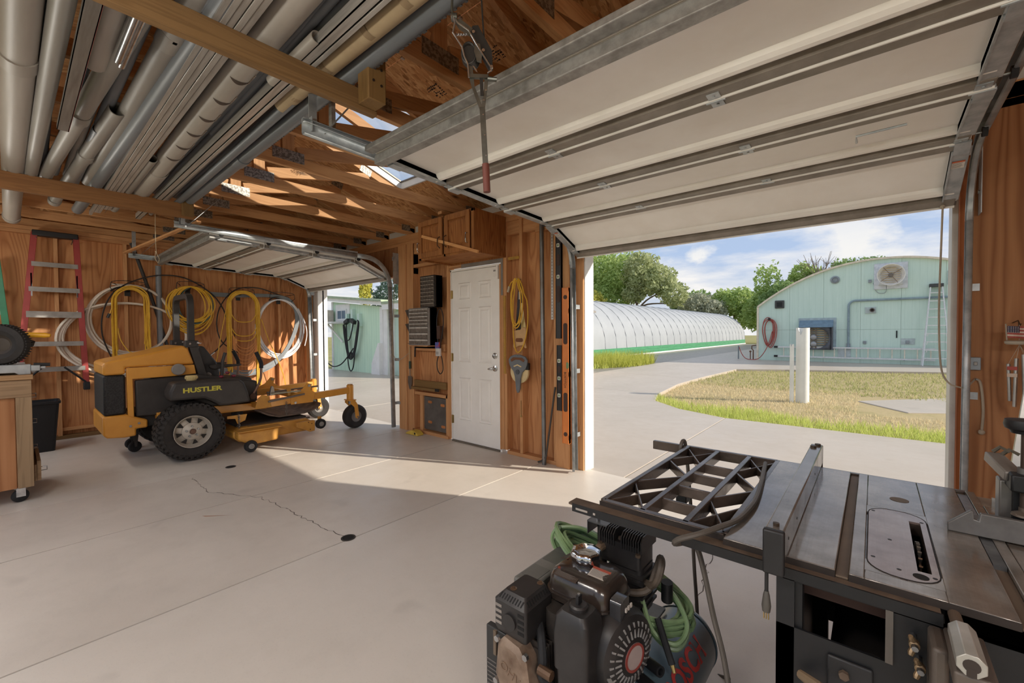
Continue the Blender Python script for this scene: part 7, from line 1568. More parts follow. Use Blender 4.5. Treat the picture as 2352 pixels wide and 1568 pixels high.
for i in range(40): a = 2*pi*i/40; m.bar((.075, 1.21+.112*cos(a), bz+.112*sin(a)), (.075, 1.21+.126*cos(a+.05), bz+.126*sin(a+.05)), .0032, .006, (1, 0, 0))
m.build('teeth', P('blade_steel', (150, 146, 140), .35, .8), bl_, kind='stuff')
# stain ring and dust on the iron
MB().lathe([(.019, 0), (.019, .0005), (0, .0005)], (.055, 1.50, ZT+.0003), seg=24).build('stain', P('ring_stain', (112, 98, 82), .6, .1), top)
# lattice wing
wg = group_part('extension_wing', ts_); ZW = ZT
def wbar(p, q_, w=.012, h=.034, z=ZW): return MB().bar((p[0], p[1], z-h/2), (q_[0], q_[1], z-h/2), w, h, (0, 0, 1)).build('wing_rib', iron_d, wg, bevel=.002)
X0, X1, X2, X3, YA, YB = -.545, -.438, -.333, -.247, 1.012, 1.70
for x, w in ((X0, .016), (X1, .016), (X2, .016), (X3, .016)): wbar((x, YA), (x, YB), w)
wbar((X0, YA), (X3, YA), .020); wbar((X0, YB), (X3, YB), .018)
for y in (1.13, 1.255, 1.39, 1.51): wbar((X1, y), (X2, y), .009, .030, ZW-.004)
for (a, b_) in ((X0, X1), (X2, X3)):
    for (ya, yb) in ((YA, 1.22), (1.22, 1.48), (1.48, YB)):
        pass
    for (ya, yb) in ((1.02, 1.21), (1.49, 1.69)): wbar((a, ya), (b_, yb), .006, .028, ZW-.005); wbar((a, yb), (b_, ya), .006, .028, ZW-.005)
    wbar((a, 1.21), (b_, 1.35), .008, .030, ZW-.004); wbar((a, 1.49), (b_, 1.35), .008, .030, ZW-.004)
# rails
fr_ = group_part('front_rail', ts_)
MB().box((-.625, .966, ZT-.020), (.088, 1.006, ZT-.014)).build('flange', rust_m, fr_, bevel=.001); MB().box((-.612, .963, ZT-.034), (.090, .967, ZT-.014)).build('web', cab_m, fr_)
for (xa, xb) in ((-.60, -.565), (-.548, -.542)): MB().box((xa, .9615, ZT-.027), (xb, .9632, ZT-.022)).build('slot', P('slot_light', (176, 168, 160), .7), fr_, smooth=False)
# front casting edges: their shade painted in as dark strips
for (xa, xb) in ((-.243, -.051), (-.031, .176), (.196, .214)): MB().box((xa, .9835, ZT-.014), (xb, .9852, ZT-.0015)).build('shaded_edge', iron_shade, ts_)
MB().box((-.55, 1.0005, ZT-.034), (-.24, 1.0022, ZT-.002)).build('shaded_edge', iron_shade, ts_)
MB().box((-.69, 1.703, ZT-.038), (.20, 1.722, ZT-.004)).build('rear_rail', iron_d, ts_, bevel=.002)
MB().box((-.243, 1.722, ZT-.03), (.0, 1.760, ZT-.024)).build('rear_ledge', iron_d, ts_)
# fence
fe = group_part('rip_fence', ts_)
MB().box((-.158, .944, ZT+.002), (-.126, 1.745, ZT+.064)).build('beam', fence_m, fe, bevel=.003)
MB().box((-.160, .928, ZT-.02), (-.124, .944, ZT+.066)).build('front_head', black_plastic, fe, bevel=.004); MB().box((-.158, 1.745, ZT-.03), (-.126, 1.762, ZT+.06)).build('rear_hook', iron_d, fe, bevel=.003)
for (x, y) in ((-.142, .962), (-.147, 1.69), (-.138, 1.725)): MB().bolt((x, y, ZT+.064), (0, 0, 1), .006 if y < 1 else .009, .006).build('bolt', P('bolt_brown', (84, 70, 58), .5, .6), fe)
for y in (1.0, 1.12, 1.5): MB().cyl((-.1265, y, ZT+.03), (-.1255, y, ZT+.03), .003, seg=8).build('hole', black_plastic, fe)
# cabinet with the open window in its front
cbn = group_part('cabinet', ts_)
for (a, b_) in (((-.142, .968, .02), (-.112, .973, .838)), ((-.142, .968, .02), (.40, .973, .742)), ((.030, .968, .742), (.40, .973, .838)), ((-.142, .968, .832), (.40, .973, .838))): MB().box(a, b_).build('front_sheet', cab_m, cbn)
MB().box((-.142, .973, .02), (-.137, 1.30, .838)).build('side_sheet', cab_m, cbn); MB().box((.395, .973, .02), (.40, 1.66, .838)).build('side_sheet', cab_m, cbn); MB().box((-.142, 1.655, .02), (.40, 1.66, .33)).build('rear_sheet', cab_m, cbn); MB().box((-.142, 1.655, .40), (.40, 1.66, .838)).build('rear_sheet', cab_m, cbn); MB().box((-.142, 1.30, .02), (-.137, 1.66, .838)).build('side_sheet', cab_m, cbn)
for (x, y) in ((-.12, .99), (.38, .99), (-.12, 1.64), (.38, 1.64)): MB().box((x-.02, y-.015, 0), (x+.02, y+.015, .838)).build('leg', cab_m, cbn)
MB().box((-.108, 1.02, .79), (.03, 1.05, .835)).build('tilt_bracket', P('trunnion_brown', (70, 44, 34), .7), cbn); MB().cyl((.0, 1.1, .6), (.0, 1.4, .6), .07, seg=18).build('motor', P('motor_dark', (40, 36, 34), .6), cbn)
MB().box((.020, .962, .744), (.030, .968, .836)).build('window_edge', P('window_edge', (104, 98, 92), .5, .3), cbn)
MB().box((-.06, .961, .655), (.005, .968, .72)).build('dial_plate', P('dial_black', (30, 30, 32), .5), ts_, bevel=.004); MB().bolt((-.035, .961, .695), (0, -1, 0), .008, .008).build('dial_bolt', rust_m, ts_)
MB().tube([(-.10, .955, .665), (-.07, .93, .672), (-.05, .915, .668)], [.008, .011, .009], 10).build('tilt_handle', P('handle_tan', (128, 108, 84), .6), ts_)
# wing nuts, pivot bracket and the octagonal clamp end
gold = P('wing_nut', (150, 126, 96), .45, .6)
for (x, z) in ((.055, .805), (.062, .770)):
    w_ = group_part('wing_nut', ts_); MB().cyl((x, .968, z), (x, .925, z), .0045, seg=8).build('stud', steel, w_); MB().lathe([(.007, 0), (.007, .010), (.004, .012)], (x, .945, z), (0, -1, 0), 12).build('nut', gold, w_)
    for s_ in (-1, 1): MB().tube([(x, .94, z+s_*.003), (x-.004, .934, z+s_*.012), (x-.005, .932, z+s_*.016)], [.004, .0045, .003], 8).build('wing', gold, w_)
cl = group_part('rail_clamp', ts_)
MB().box((.072, .90, .70), (.092, .972, .832)).build('bracket', P('bracket_grey', (104, 94, 86), .5, .3), cl, bevel=.006)
oc_ = [(.107+.0155*cos(radians(22.5+45*i))*1.06, .853+.0155*sin(radians(22.5+45*i))*1.06) for i in range(8)]
MB().prism(oc_, .845, .935, 'Y').build('octagon_bar', P('clamp_aluminium', (196, 194, 188), .4, .5, (170, 168, 160), 14), cl, bevel=.001)
MB().cyl((.107, .8445, .853), (.107, .8455, .853), .009, seg=16).box((.102, .8444, .838), (.112, .8455, .85)).build('bore', P('bore_brown', (56, 46, 40), .7), cl); MB().cyl((.105, .93, .853), (.104, .985, .853), .008, seg=12).build('rod', rust_m, cl)
MB().box((.09, .85, .812), (.135, .97, .836)).build('clamp_base', P('bracket_grey', (104, 94, 86), .5, .3), cl, bevel=.004)
# right-hand wing, half out of the picture
MB().box((.216, .985, ZT-.034), (.62, 1.60, ZT-.004)).build('right_wing', iron, ts_, bevel=.002); MB().box((.216, 1.60, ZT-.034), (.62, 1.70, ZT-.010)).build('wing_edge', P('wing_tan', (150, 130, 108), .6, .2), ts_)
MB().box((.235, 1.62, ZT-.012), (.60, 1.625, ZT+.014)).build('wing_lip', galvd, ts_)
# ---- miter gauge and hold-down clamp standing on the top
mg = thing('miter_gauge', 'grey cast miter gauge lying across the right of the saw table', 'miter gauge', (.22, 1.345, ZT+.001))
cast_d = P('gauge_grey', (118, 116, 114), .45, .4, (92, 90, 88), 14)
MB().prism([(.129, ZT+.001), (.129, ZT+.018), (.164, ZT+.054), (.168, ZT+.053), (.169, ZT+.036), (.176, ZT+.034), (.178, ZT+.051), (.34, ZT+.049), (.34, ZT+.001)], 1.338, 1.350, 'Y').build('head', cast_d, mg, bevel=.002)
MB().lathe([(.045, 0), (.05, .006), (.045, .012), (0, .012)], (.20, 1.405, ZT+.002), seg=24).build('protractor', cast_d, mg); MB().box((.177, 1.20, ZT-.010), (.195, 1.66, ZT-.001)).build('bar', steel, mg)
hc = thing('hold_down_clamp', 'black screw clamp with a round knob behind the miter gauge', 'clamp', (.23, 1.43, ZT))
MB().box((.214, 1.405, ZT+.0), (.242, 1.445, .985)).build('post', P('clamp_post', (120, 116, 112), .4, .5), hc, bevel=.003); MB().box((.232, 1.39, ZT), (.256, 1.404, .97)).build('post_web', cab_m, hc)
MB().bar((.213, 1.47, 1.022), (.232, 1.38, 1.0), .03, .022).build('arm', P('clamp_arm', (150, 144, 138), .4, .4), hc, bevel=.003); MB().box((.222, 1.35, .975), (.275, 1.41, 1.012)).build('arm_head', cab_m, hc, bevel=.004)
MB().cyl((.246, 1.375, .93), (.246, 1.375, 1.105), .0075, seg=14).build('screw', P('screw_brown', (84, 70, 62), .5, .5), hc); MB().lathe([(.022, -.018), (.024, -.012), (.031, -.008), (.033, .0), (.031, .010), (.0, .012)], (.246, 1.375, 1.115), seg=28).build('knob', cab_m, hc)
MB().lathe([(.0, 0), (.02, 0), (.019, .004), (.009, .010), (.009, .018)], (.246, 1.375, .922), seg=20).build('foot', P('foot_tan', (110, 98, 88), .5, .4), hc); MB().lathe([(.012, 0), (.012, .012)], (.246, 1.375, 1.012), seg=16).build('collar', cast_d, hc)
for (dx, dz) in ((.0, .0), (.014, -.004)): MB().tube([(.212+dx, 1.46, 1.035+dz), (.222+dx, 1.455, 1.048+dz), (.236+dx, 1.45, 1.040+dz)], .004, 6).build('wing_nut', P('tarnish', (110, 104, 92), .5, .5), hc)
solo(MB().bar((.262, 1.60, ZT-.0), (.315, 1.68, 1.25), .022, .012, (0, 1, 0)), 'steel_bar', P('bar_steel', (160, 156, 150), .35, .7), 'flat steel bar leaning behind the screw clamp at the right edge', 'bar', loc=(.27, 1.61, ZT))
# ---- cables draped over the saw
cabm = P('cable_grey', (92, 86, 80), .5, 0, (74, 68, 62), 8)
pcb = thing('saw_power_cable', 'thick grey cable draped over the lattice wing and hanging to the floor', 'cable', (-.4, 1.0, .0))
MB().tube(smooth_path([(-.268, 1.60, ZT+.010), (-.256, 1.50, ZT+.010), (-.244, 1.40, ZT+.009), (-.232, 1.28, ZT+.009), (-.228, 1.19, ZT+.009), (-.236, 1.08, ZT+.009), (-.258, 1.01, ZT+.010), (-.285, .955, ZT+.006), (-.318, .93, ZT-.006), (-.333, .945, ZT-.026), (-.325, .985, ZT-.036)], 6), .0062, 8).build('cable', cabm, pcb)
MB().tube(smooth_path([(-.325, .985, ZT-.036), (-.313, 1.03, ZT-.06), (-.302, 1.05, .75), (-.28, 1.05, .65), (-.255, 1.05, .55), (-.235, 1.05, .40), (-.225, 1.04, .2), (-.22, 1.03, .012), (-.19, 1.05, .009), (-.16, 1.2, .009)], 6), .0062, 8).build('cable', cabm, pcb)
mcb = thing('motor_cable', 'dark cable hooked over the rear rail of the saw', 'cable', (-.56, 1.72, .3))
MB().tube(smooth_path([(-.575, 1.700, ZT-.05), (-.575, 1.695, ZT-.01), (-.572, 1.712, ZT+.012), (-.568, 1.73, ZT-.006), (-.560, 1.74, ZT-.12), (-.545, 1.74, .55), (-.53, 1.74, .30), (-.50, 1.74, .012), (-.40, 1.72, .008)], 6), .007, 8).build('cable', cabm, mcb); MB().box((-.575, 1.64, .66), (-.535, 1.69, .74)).build('switch_box', black_plastic, mcb, bevel=.004)
pgc = thing('hanging_plug', 'black three-pin plug hanging below the front rail', 'plug', (-.16, .975, .735))
MB().cyl((-.160, .975, ZT-.02), (-.160, .975, .775), .0035, seg=8).build('lead', black_plastic, pgc); MB().lathe([(.004, .03), (.006, .022), (.0085, 0), (.007, -.012), (0, -.012)], (-.160, .975, .762), (0, 0, 1), 12).build('plug_body', P('plug_grey', (90, 86, 80), .5), pgc)
for d_ in (-.005, .0, .005): MB().cbox((-.160+d_*.8, .975, .743), (.0016, .004, .016)).build('pin', brass, pgc)
# ================================================================ petrol air compressor under the saw wing
cp = thing('air_compressor', 'petrol wheelbarrow air compressor with a black engine beside the saw', 'compressor', (-.62, 1.1, 0))
eb = P('engine_black', (46, 44, 44), .42, 0, (34, 32, 32), 10, bump=.04); gloss = P('fuel_tank_black', (44, 38, 35), .22, 0, (58, 48, 42), 5, coat=.5); alu_c = P('crankcase_alu', (84, 78, 73), .5, .4, (60, 54, 50), 10); bluegrey = P('tank_bluegrey', (92, 112, 122), .38, .2, (78, 98, 108), 6, coat=.2); guard = P('guard_grey', (116, 116, 112), .5, .1, (92, 92, 88), 8)
def rb_(c, sz, r, name, mat, parent=cp, axis='Z', top=.0, bevel=.0): return MB().rbox(c, sz, r, 5, axis, top).build(name, mat, parent, bevel=bevel)
# fuel tank: two pressed halves with a seam
ft = group_part('fuel_tank', cp); tx, ty = -.618, 1.059
def tring(hw, hd, z, r, seg=5):
    out = []
    for (qx, qy, a0) in ((hw-r, hd-r, 0), (-hw+r, hd-r, 90), (-hw+r, -hd+r, 180), (hw-r, -hd+r, 270)):
        for i in range(seg+1): a = radians(a0+90*i/seg); out.append(V((tx+qx+r*cos(a), ty+qy+r*sin(a), z)))
    return out
loft([tring(.085, .066, .548, .03), tring(.096, .076, .556, .034), tring(.098, .079, .578, .036)], gloss, 'lower_half', ft)
loft([tring(.103, .084, .577, .038), tring(.103, .084, .583, .038)], gloss, 'seam', ft)
loft([tring(.098, .079, .582, .036), tring(.096, .077, .612, .036), tring(.088, .069, .630, .034), tring(.074, .056, .640, .03), tring(.04, .03, .643, .02)], gloss, 'upper_half', ft)
capc = V((-.640, 1.083, .640)); pts = []
capm = P('chrome_cap', (214, 218, 224), .1, 1.0, (200, 204, 212), 5); m = MB(); n = 48; vs = []
for (z, rr, fl) in ((0, .036, 0), (.006, .042, .06), (.026, .044, .09), (.034, .040, .07), (.037, .028, 0), (.038, .0, 0)):
    for i in range(n): a = 2*pi*i/n; r = rr*(1+fl*.6*cos(8*a)); vs.append(capc+V((r*cos(a), r*sin(a), z)))
m.add(vs, [(k*n+i, k*n+(i+1) % n, (k+1)*n+(i+1) % n, (k+1)*n+i) for k in range(5) for i in range(n)]).build('fuel_cap', capm, ft, ang=1.0)
def lab(c, xd, yd, w, h, band, paper, parent, lines=6):
    xd, yd, c = V(xd).normalized(), V(yd).normalized(), V(c); nn = xd.cross(yd)
    def q(m, a, b, e, f, z): m.add([c+xd*a+yd*e+nn*z, c+xd*b+yd*e+nn*z, c+xd*b+yd*f+nn*z, c+xd*a+yd*f+nn*z], [(0, 1, 2, 3)])
    m = MB(); q(m, -w/2, w/2, -h/2, h/2, .0004); s = m.build('label', paper, parent, smooth=False); m = MB(); q(m, -w/2, w/2, h*.26, h/2, .0007); m.build('label_band', band, s, smooth=False); m = MB()
    for k in range(lines): q(m, -w*.44, w*(.44-.1*(k % 3)), h*(.17-.62*k/lines), h*(.17-.62*k/lines)+h*.04, .0007)
    m.build('label_text', P('label_ink', (110, 104, 100), .7), s, smooth=False, kind='stuff')
lab((-.575, 1.045, .6425), (1, .15, -.10), (-.15, 1, .02), .052, .05, P('label_red', (180, 84, 62), .5), P('label_paper', (186, 178, 168), .5), ft); lab((-.650, .995, .6345), (1, .0, 0), (0, 1, .32), .075, .032, P('label_dark_red', (132, 60, 44), .5), P('label_dark', (70, 58, 50), .5), ft)
lab((-.700, 1.09, .6335), (0, -1, .1), (1, 0, .28), .07, .03, P('label_dark_red', (132, 60, 44), .5), P('label_dark', (70, 58, 50), .5), ft)
# air cleaner
acn = group_part('air_cleaner', cp)
def aring(x0, x1, y0, y1, z, r, seg=4):
    return [V((x, y, z)) for x, y in rrect(x0, x1, y0, y1, r, seg)]
loft([aring(-.620, -.520, .880, .972, .46, .014), aring(-.622, -.518, .878, .974, .55, .016), aring(-.618, -.522, .882, .970, .592, .018), aring(-.606, -.534, .893, .960, .608, .016)], eb, 'cover', acn)
loft([aring(-.605, -.522, .885, .970, .30, .012), aring(-.612, -.520, .882, .972, .46, .012)], eb, 'base', acn)
MB().lathe([(.024, 0), (.024, .008), (.02, .012), (0, .013)], (-.570, .928, .607), seg=20).build('boss', eb, acn); MB().cbox((-.570, .928, .630), (.008, .018, .022)).build('wing_knob', black_plastic, acn); MB().cyl((-.570, .928, .62), (-.570, .928, .645), .004, seg=8).build('stud', zinc, acn)
# muffler with its slotted guard
mf = group_part('muffler', cp)
loft([aring(-.808, -.700, .872, .990, .478, .008), aring(-.812, -.697, .868, .994, .490, .010), aring(-.812, -.697, .868, .994, .566, .010), aring(-.790, -.715, .890, .985, .590, .010)], eb, 'guard', mf)
for k in range(9):
    x = -.795+k*.0095; MB().bar((x, .8735, .571), (x+.003, .884, .583), .004, .002, (0, -.9, .5)).build('slot', P('slot_black', (14, 13, 13), .8), mf)
    y = .888+k*.0105; MB().bar((-.7015, y, .572), (-.709, y, .584), .004, .002, (.9, 0, .5)).build('slot', P('slot_black', (14, 13, 13), .8), mf)
for k in range(4):
    for xa, xb in ((-.805, -.783), (-.725, -.704)): MB().box((xa, .8672, .500+k*.016), (xb, .8685, .508+k*.016)).build('slot', P('slot_pale', (150, 142, 134), .7), mf) if xa < -.75 else MB().box((xa, .8672, .500+k*.016), (xb, .8685, .508+k*.016)).build('slot', P('slot_black', (14, 13, 13), .8), mf)
MB().lathe([(.016, .0), (.022, .0), (.022, .006), (.016, .006)], (-.752, .868, .522), (0, -1, 0), 24).build('outlet_ring', eb, mf); MB().lathe([(.016, 0), (.016, .002), (0, .002)], (-.752, .8685, .522), (0, -1, 0), 20).build('outlet', P('soot', (20, 18, 17), .9), mf)
for (x, y) in ((-.770, .905), (-.728, .975)): MB().lathe([(.010, 0), (.010, .002), (.005, .004), (.005, .006), (0, .006)], (x, y, .589), seg=12).build('screw', P('screw_brass', (120, 96, 76), .4, .7), mf)
# cylinder, valve cover with raised letters, crankcase
vc = group_part('valve_cover', cp)
loft([[V((x, y, z)) for x, z in ((-.800, .36), (-.790, .455), (-.768, .478), (-.716, .470), (-.690, .440), (-.676, .36), (-.70, .315), (-.78, .325))] for y in (.905, .862)]+[[V((x, .852, z)) for x, z in ((-.785, .365), (-.777, .445), (-.762, .463), (-.720, .456), (-.700, .432), (-.690, .365), (-.708, .330), (-.772, .337))]], P('valve_cover_alu', (160, 140, 122), .5, .45, (110, 88, 72), 14), 'cover', vc)
text_obj('OHV', .034, (-.740, .8515, .395), (.93, 0, -.36), (.36, 0, .93), P('cast_letters', (140, 118, 100), .5, .4), vc, depth=.0015)
for (x, z) in ((-.795, .345), (-.685, .318), (-.79, .465), (-.69, .46)): MB().bolt((x, .862, z), (0, -1, 0), .009, .010).build('bolt', zinc, vc)
m = MB()
for k in range(6): m.box((-.79, .91+k*.012, .33), (-.66, .914+k*.012, .47))
m.build('cylinder_fins', alu_c, cp, kind='stuff'); MB().box((-.775, .905, .345), (-.675, .985, .455)).build('cylinder', alu_c, cp)
rb_((-.60, 1.04, .42), (.21, .18, .24), .03, 'crankcase', alu_c); MB().box((-.70, .90, .295), (-.50, 1.15, .312)).build('engine_foot', alu_c, cp)
MB().tube(smooth_path([(-.705, .94, .50), (-.68, .915, .48), (-.665, .90, .44), (-.665, .895, .40), (-.64, .91, .37)], 4), .012, 8).build('intake_hose', black_rubber, cp); MB().cyl((-.665, .885, .425), (-.625, .885, .425), .013, seg=10).build('carburettor', P('carb_brown', (110, 84, 64), .5, .4), cp)
# recoil starter with radial slots
rs = group_part('recoil_starter', cp); rc = V((-.490, 1.025, .480))
MB().lathe([(.102, -.04), (.105, -.01), (.095, .012), (.07, .026), (.03, .030), (0, .030)], rc, (1, -.25, 0), 36).build('shroud', eb, rs)
ax = V((1, -.25, 0)).normalized(); a_ = V((.25, 1, 0)).normalized(); b_ = V((0, 0, 1)); m = MB()
for i in range(26): an = 2*pi*i/26; d = a_*cos(an)+b_*sin(an); m.bar(rc+d*.048+ax*.0295, rc+d*.082+ax*.021, .0045, .003, ax)
m.build('slots', P('slot_light_grey', (150, 148, 146), .5), rs, kind='stuff'); MB().lathe([(.036, .0), (.036, .002), (0, .002)], rc+ax*.0305, ax, 24).build('badge', P('badge', (176, 160, 156), .4), rs); MB().lathe([(.036, .0), (.036, .003), (.030, .003), (.030, 0)], rc+ax*.0310, ax, 24).build('badge_ring', P('badge_red', (150, 66, 58), .5), rs)
rb_(rc+V((-.01, -.01, .115)), (.05, .055, .03), .01, 'pull_grip_housing', P('grip_gloss', (60, 60, 62), .2, 0, (44, 44, 46), 8, coat=.5), rs, 'X')
for k in range(3): MB().cbox(rc+V((.016, -.025+k*.014, .125)), (.004, .007, .010)).build('slot', P('slot_light', (176, 168, 160), .7), rs)
MB().bar((-.515, .955, .46), (-.47, .93, .445), .010, .004).build('throttle_lever', galvd, cp); MB().tube([(-.52, .90, .44), (-.50, .895, .38), (-.47, .92, .27)], .006, 6).build('linkage', black_plastic, cp)
pm_ = MB().prism([(.92, .40), (.97, .40), (1.0, .33), (1.01, .24), (.92, .24)], -.475, -.469, 'X').build('engine_shield', eb, cp)
for (y, z) in ((1.15, .375), (1.11, .35)): MB().pipe((-.50, y+.01, z-.0), (-.435, y-.02, z+.010), .015, .006, 14).build('regulator_port', black_plastic, cp)
MB().lathe([(.020, 0), (.022, .012), (.018, .018), (0, .018)], (-.455, 1.07, .335), (1, -.3, .3), 20).build('gauge', P('gauge_face', (190, 186, 180), .3), cp)
# two pressure tanks under a platform
for (x, nm) in ((-.50, 'right'), (-.745, 'left')):
    tk_ = group_part('pressure_tank', cp); MB().lathe([(0, -.34), (.05, -.335), (.09, -.31), (.108, -.27), (.110, -.25), (.110, .25), (.108, .27), (.09, .31), (.05, .335), (0, .34)], (x, 1.24, .235), (0, 1, 0), 40).build('shell', bluegrey, tk_)
    for y in (-.27, .27): MB().lathe([(.1105, -.004), (.1115, -.004), (.1115, .004), (.1105, .004)], (x, 1.24+y, .235), (0, 1, 0), 40).build('weld', bluegrey, tk_)
    if nm == 'right':
        a = radians(38); nrm = V((cos(a), 0, sin(a))); up_ = V((-sin(a), 0, cos(a)))
        # lettering bent round the shell, reading away from the viewer
        vs, fs = text_mesh('BOSCH', .085, depth=.0006, bold=.0022); out = []
        for v in vs: aa = a+v.y/.1107; out.append(V((x, 1.285, .235))+V((cos(aa), 0, sin(aa)))*(.1108+v.z)+V((0, 1, 0))*(v.x*1.02))
        MB().add(out, fs).build('lettering', P('bosch_red', (206, 62, 56), .5), tk_, smooth=False)
MB().box((-.84, .90, .340), (-.545, 1.46, .350)).build('platform', guard, cp, bevel=.002)
# feet and wheel so it stands on the floor
for (x, y) in ((-.745, 1.0), (-.50, 1.0)): MB().box((x-.02, y-.02, 0), (x+.02, y+.02, .135)).build('foot', black_rubber, cp)
MB().lathe([(.05, -.03), (.09, -.035), (.11, -.02), (.11, .02), (.09, .035), (.05, .03)], (-.622, 1.52, .11), (1, 0, 0), 28).build('wheel', black_rubber, cp)
# belt guard with stripes and a text panel
bg_ = group_part('belt_guard', cp)
MB().box((-.845, .99, .30), (-.765, 1.42, .560)).build('guard_case', guard, bg_, bevel=.008)
for (y0, y1) in ((1.02, 1.09), (1.13, 1.20), (1.24, 1.31)): MB().box((-.835, y0, .5605), (-.775, y1, .5612)).build('guard_patch', P('patch_grey', (100, 100, 96), .5), bg_, smooth=False)
MB().box((-.850, .875, .02), (-.775, .895, .47)).build('front_panel', P('panel_black', (48, 48, 48), .5), bg_, bevel=.003); MB().box((-.816, .868, .40), (-.806, .874, .47)).build('panel_strap', P('strap_tan', (120, 104, 88), .5, .3), bg_); m = MB()
for k in range(24): m.box((-.846, .8742, .37-k*.012), (-.846+random.uniform(.03, .064), .8748, .374-k*.012))
m.build('panel_text', P('label_ink', (110, 104, 100), .7), bg_, smooth=False, kind='stuff')
# pump with finned head
pu = group_part('pump', cp)
MB().rbox((-.59, 1.245, .635), (.135, .105, .07), .012, 4).build('head_block', eb, pu); MB().rbox((-.575, 1.25, .53), (.11, .10, .14), .02, 4).build('cylinder_barrel', eb, pu); m = MB()
for k in range(6): m.box((-.635, 1.195, .475+k*.02), (-.515, 1.305, .483+k*.02))
m.build('barrel_fins', eb, pu, kind='stuff')
for (x0, n_) in ((-.655, 7), (-.582, 9)):
    for k in range(n_): x = x0+k*.0078; MB().prism([(1.190, .655), (1.300, .655), (1.302, .690), (1.288, .703), (1.205, .703), (1.188, .690)], x, x+.0036, 'X').build('cooling_fin', eb, pu)
for (x, y, z) in ((-.592, 1.21, .672), (-.525, 1.186, .648), (-.65, 1.186, .648)): MB().bolt((x, y, z), (0, 0, 1), .008, .008).build('bolt', P('bolt_brown2', (104, 88, 74), .5, .5), pu)
MB().box((-.705, 1.20, .700), (-.635, 1.31, .704)).box((-.705, 1.20, .66), (-.703, 1.31, .704)).build('bracket', P('bracket_steel', (96, 98, 100), .35, .6), pu); MB().bolt((-.678, 1.225, .704), (0, 0, 1), .008, .008).build('bracket_bolt', zinc, pu); MB().cyl((-.672, 1.24, .56), (-.672, 1.24, .70), .016, seg=12).build('pillar', eb, pu)
MB().tube(smooth_path([(-.645, 1.20, .640), (-.650, 1.175, .638), (-.650, 1.165, .615), (-.640, 1.158, .585)], 4), .013, 10).build('brass_elbow', P('brass_dull', (150, 130, 108), .4, .6), pu)
MB().tube(smooth_path([(-.515, 1.22, .56), (-.49, 1.20, .57), (-.468, 1.19, .60), (-.462, 1.205, .64), (-.475, 1.23, .645), (-.487, 1.235, .61), (-.50, 1.20, .555), (-.54, 1.17, .545), (-.57, 1.165, .55)], 5), .0105, 8).build('discharge_hose', P('hose_brown', (96, 84, 72), .6, 0, (76, 66, 56), 40), pu)
MB().cyl((-.47, 1.27, .50), (-.468, 1.265, .56), .017, seg=12).build('unloader', black_plastic, cp)
# ---- green air hose wound round the pump
gh_ = P('green_hose', (136, 160, 118), .35, 0, (112, 140, 96), 6); ah = thing('green_air_hose', 'green air hose wound around the compressor pump', 'hose', (-.6, 1.2, .35)); random.seed(9); m = MB()
for k in range(8):
    j = random.uniform; rx, ry = .20+j(-.03, .025), .10+j(-.015, .03); ph = j(0, .8)
    m.tube([(-.63+rx*cos(a)+.012*sin(3*a+ph), 1.275+ry*sin(a)+.02*cos(a), .525-.085*cos(a)+.006*k-.03+.02*sin(2*a+ph)) for a in [2*pi*i/36 for i in range(36)]], .0072, 6, True)
for (c_, rr) in (((-.455, 1.24, .46), .075), ((-.46, 1.26, .44), .09)): m.tube(smooth_path([(c_[0]-.05, c_[1]+.03, c_[2]+.09), (c_[0]+.0, c_[1]+.05, c_[2]+.05), (c_[0]+.045, c_[1]+.03, c_[2]-.01), (c_[0]+.03, c_[1]-.02, c_[2]-rr*.6), (c_[0]-.03, c_[1]-.04, c_[2]-rr*.3), (c_[0]-.07, c_[1]-.03, c_[2]+.06)], 6), .0072, 6)
for k in range(5): m.tube(smooth_path([(-.70, 1.30+.012*k, .60-.01*k), (-.77, 1.27+.012*k, .632-.006*k), (-.84+.006*k, 1.235+.014*k, .625-.012*k), (-.858+.008*k, 1.22+.014*k, .59-.01*k), (-.845+.008*k, 1.225+.012*k, .55)], 5), .0072, 6)
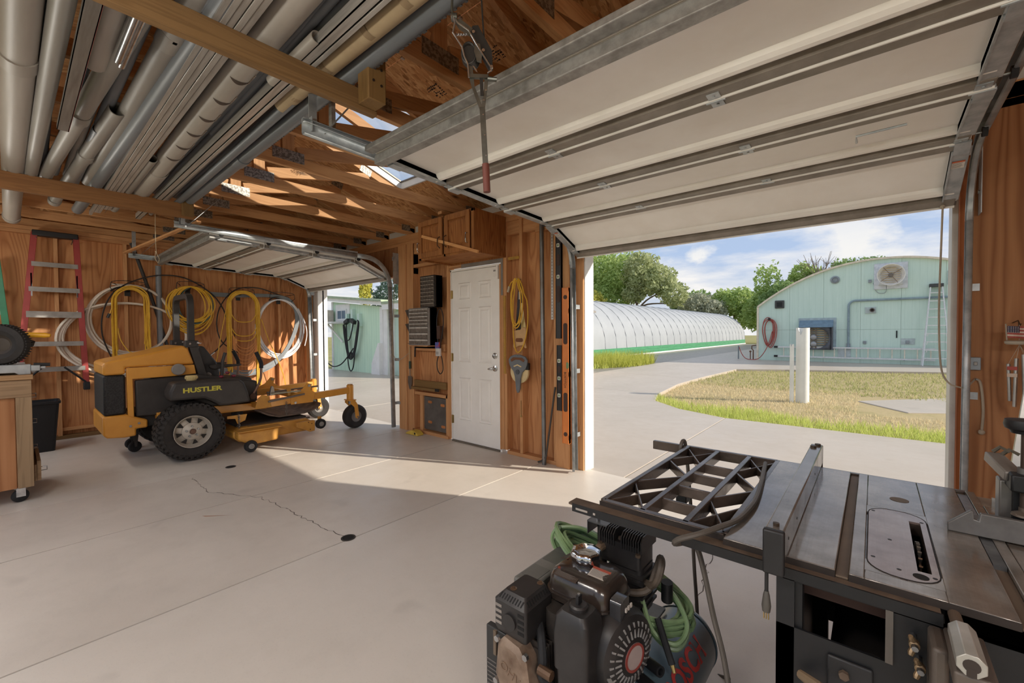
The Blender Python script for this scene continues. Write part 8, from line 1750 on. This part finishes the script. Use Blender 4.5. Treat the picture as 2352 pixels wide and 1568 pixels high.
m.tube(smooth_path([(-.74, 1.36, .60), (-.75, 1.40, .67), (-.72, 1.41, .70), (-.69, 1.38, .66)], 5), .0072, 6)
m.build('loops', gh_, ah)
MB().tube([(-.475, 1.21, .475), (-.445, 1.19, .425), (-.42, 1.175, .385)], .010, 10).build('coupler_sleeve', black_rubber, ah); MB().cyl((-.42, 1.175, .385), (-.411, 1.168, .37), .007, .005, 10).build('coupler_tip', brass, ah)
# ================================================================ added unseen fill lamps behind the camera, hung to brighten the interior
lamp_body = P('fill_lamp_enamel', (230, 230, 228), .4)
def tube_mat():
    t = NT('fill_lamp_tube'); t.b.inputs['Emission Color'].default_value = (1, .95, .87, 1); t.b.inputs['Emission Strength'].default_value = 4; return t.m
TUBE = tube_mat()
for k, (x, wd) in enumerate(FILL_LAMPS):
    y, z = -.48, 2.14
    s = thing('fill_lamp', 'added unseen twin-tube fill lamp %s' % ('over the left end of the rear', 'left of the rear middle', 'behind the camera', 'over the right end of the rear')[k], 'lamp', (x, y, z), group='added fill lamps')
    MB().box((x-.6, y-.045, z), (x+.6, y+.045, z+.04)).build('batten', lamp_body, s, bevel=.006)
    for dy in (-.04, .04): MB().cyl((x-.58, y+dy, z-.02), (x+.58, y+dy, z-.02), .013, seg=10).build('tube', TUBE, s)
    for dx in (-.45, .45): MB().cyl((x+dx, y, z+.03), (x+dx, y, 2.64), .002, seg=4).build('hanger', zinc, s)
    la = bpy.data.lights.new('fill_lamp_glow', 'AREA'); la.shape = 'RECTANGLE'; la.size = 1.15; la.size_y = .18; la.energy = wd*.3; la.color = (1, .94, .87)
    lo = bpy.data.objects.new('fill_lamp_glow', la); COL.objects.link(lo); lo.parent = s; lo.location = (0, 0, -.045); lo.rotation_euler = (0, 0, 0)
    for dx in (-.35, .35):
        lb = bpy.data.lights.new('fill_lamp_bulb', 'POINT'); lb.energy = wd*.62; lb.shadow_soft_size = .09; lb.color = (1, .94, .87)
        l2 = bpy.data.objects.new('fill_lamp_bulb', lb); COL.objects.link(l2); l2.parent = s; l2.location = (dx, 0, -.13)
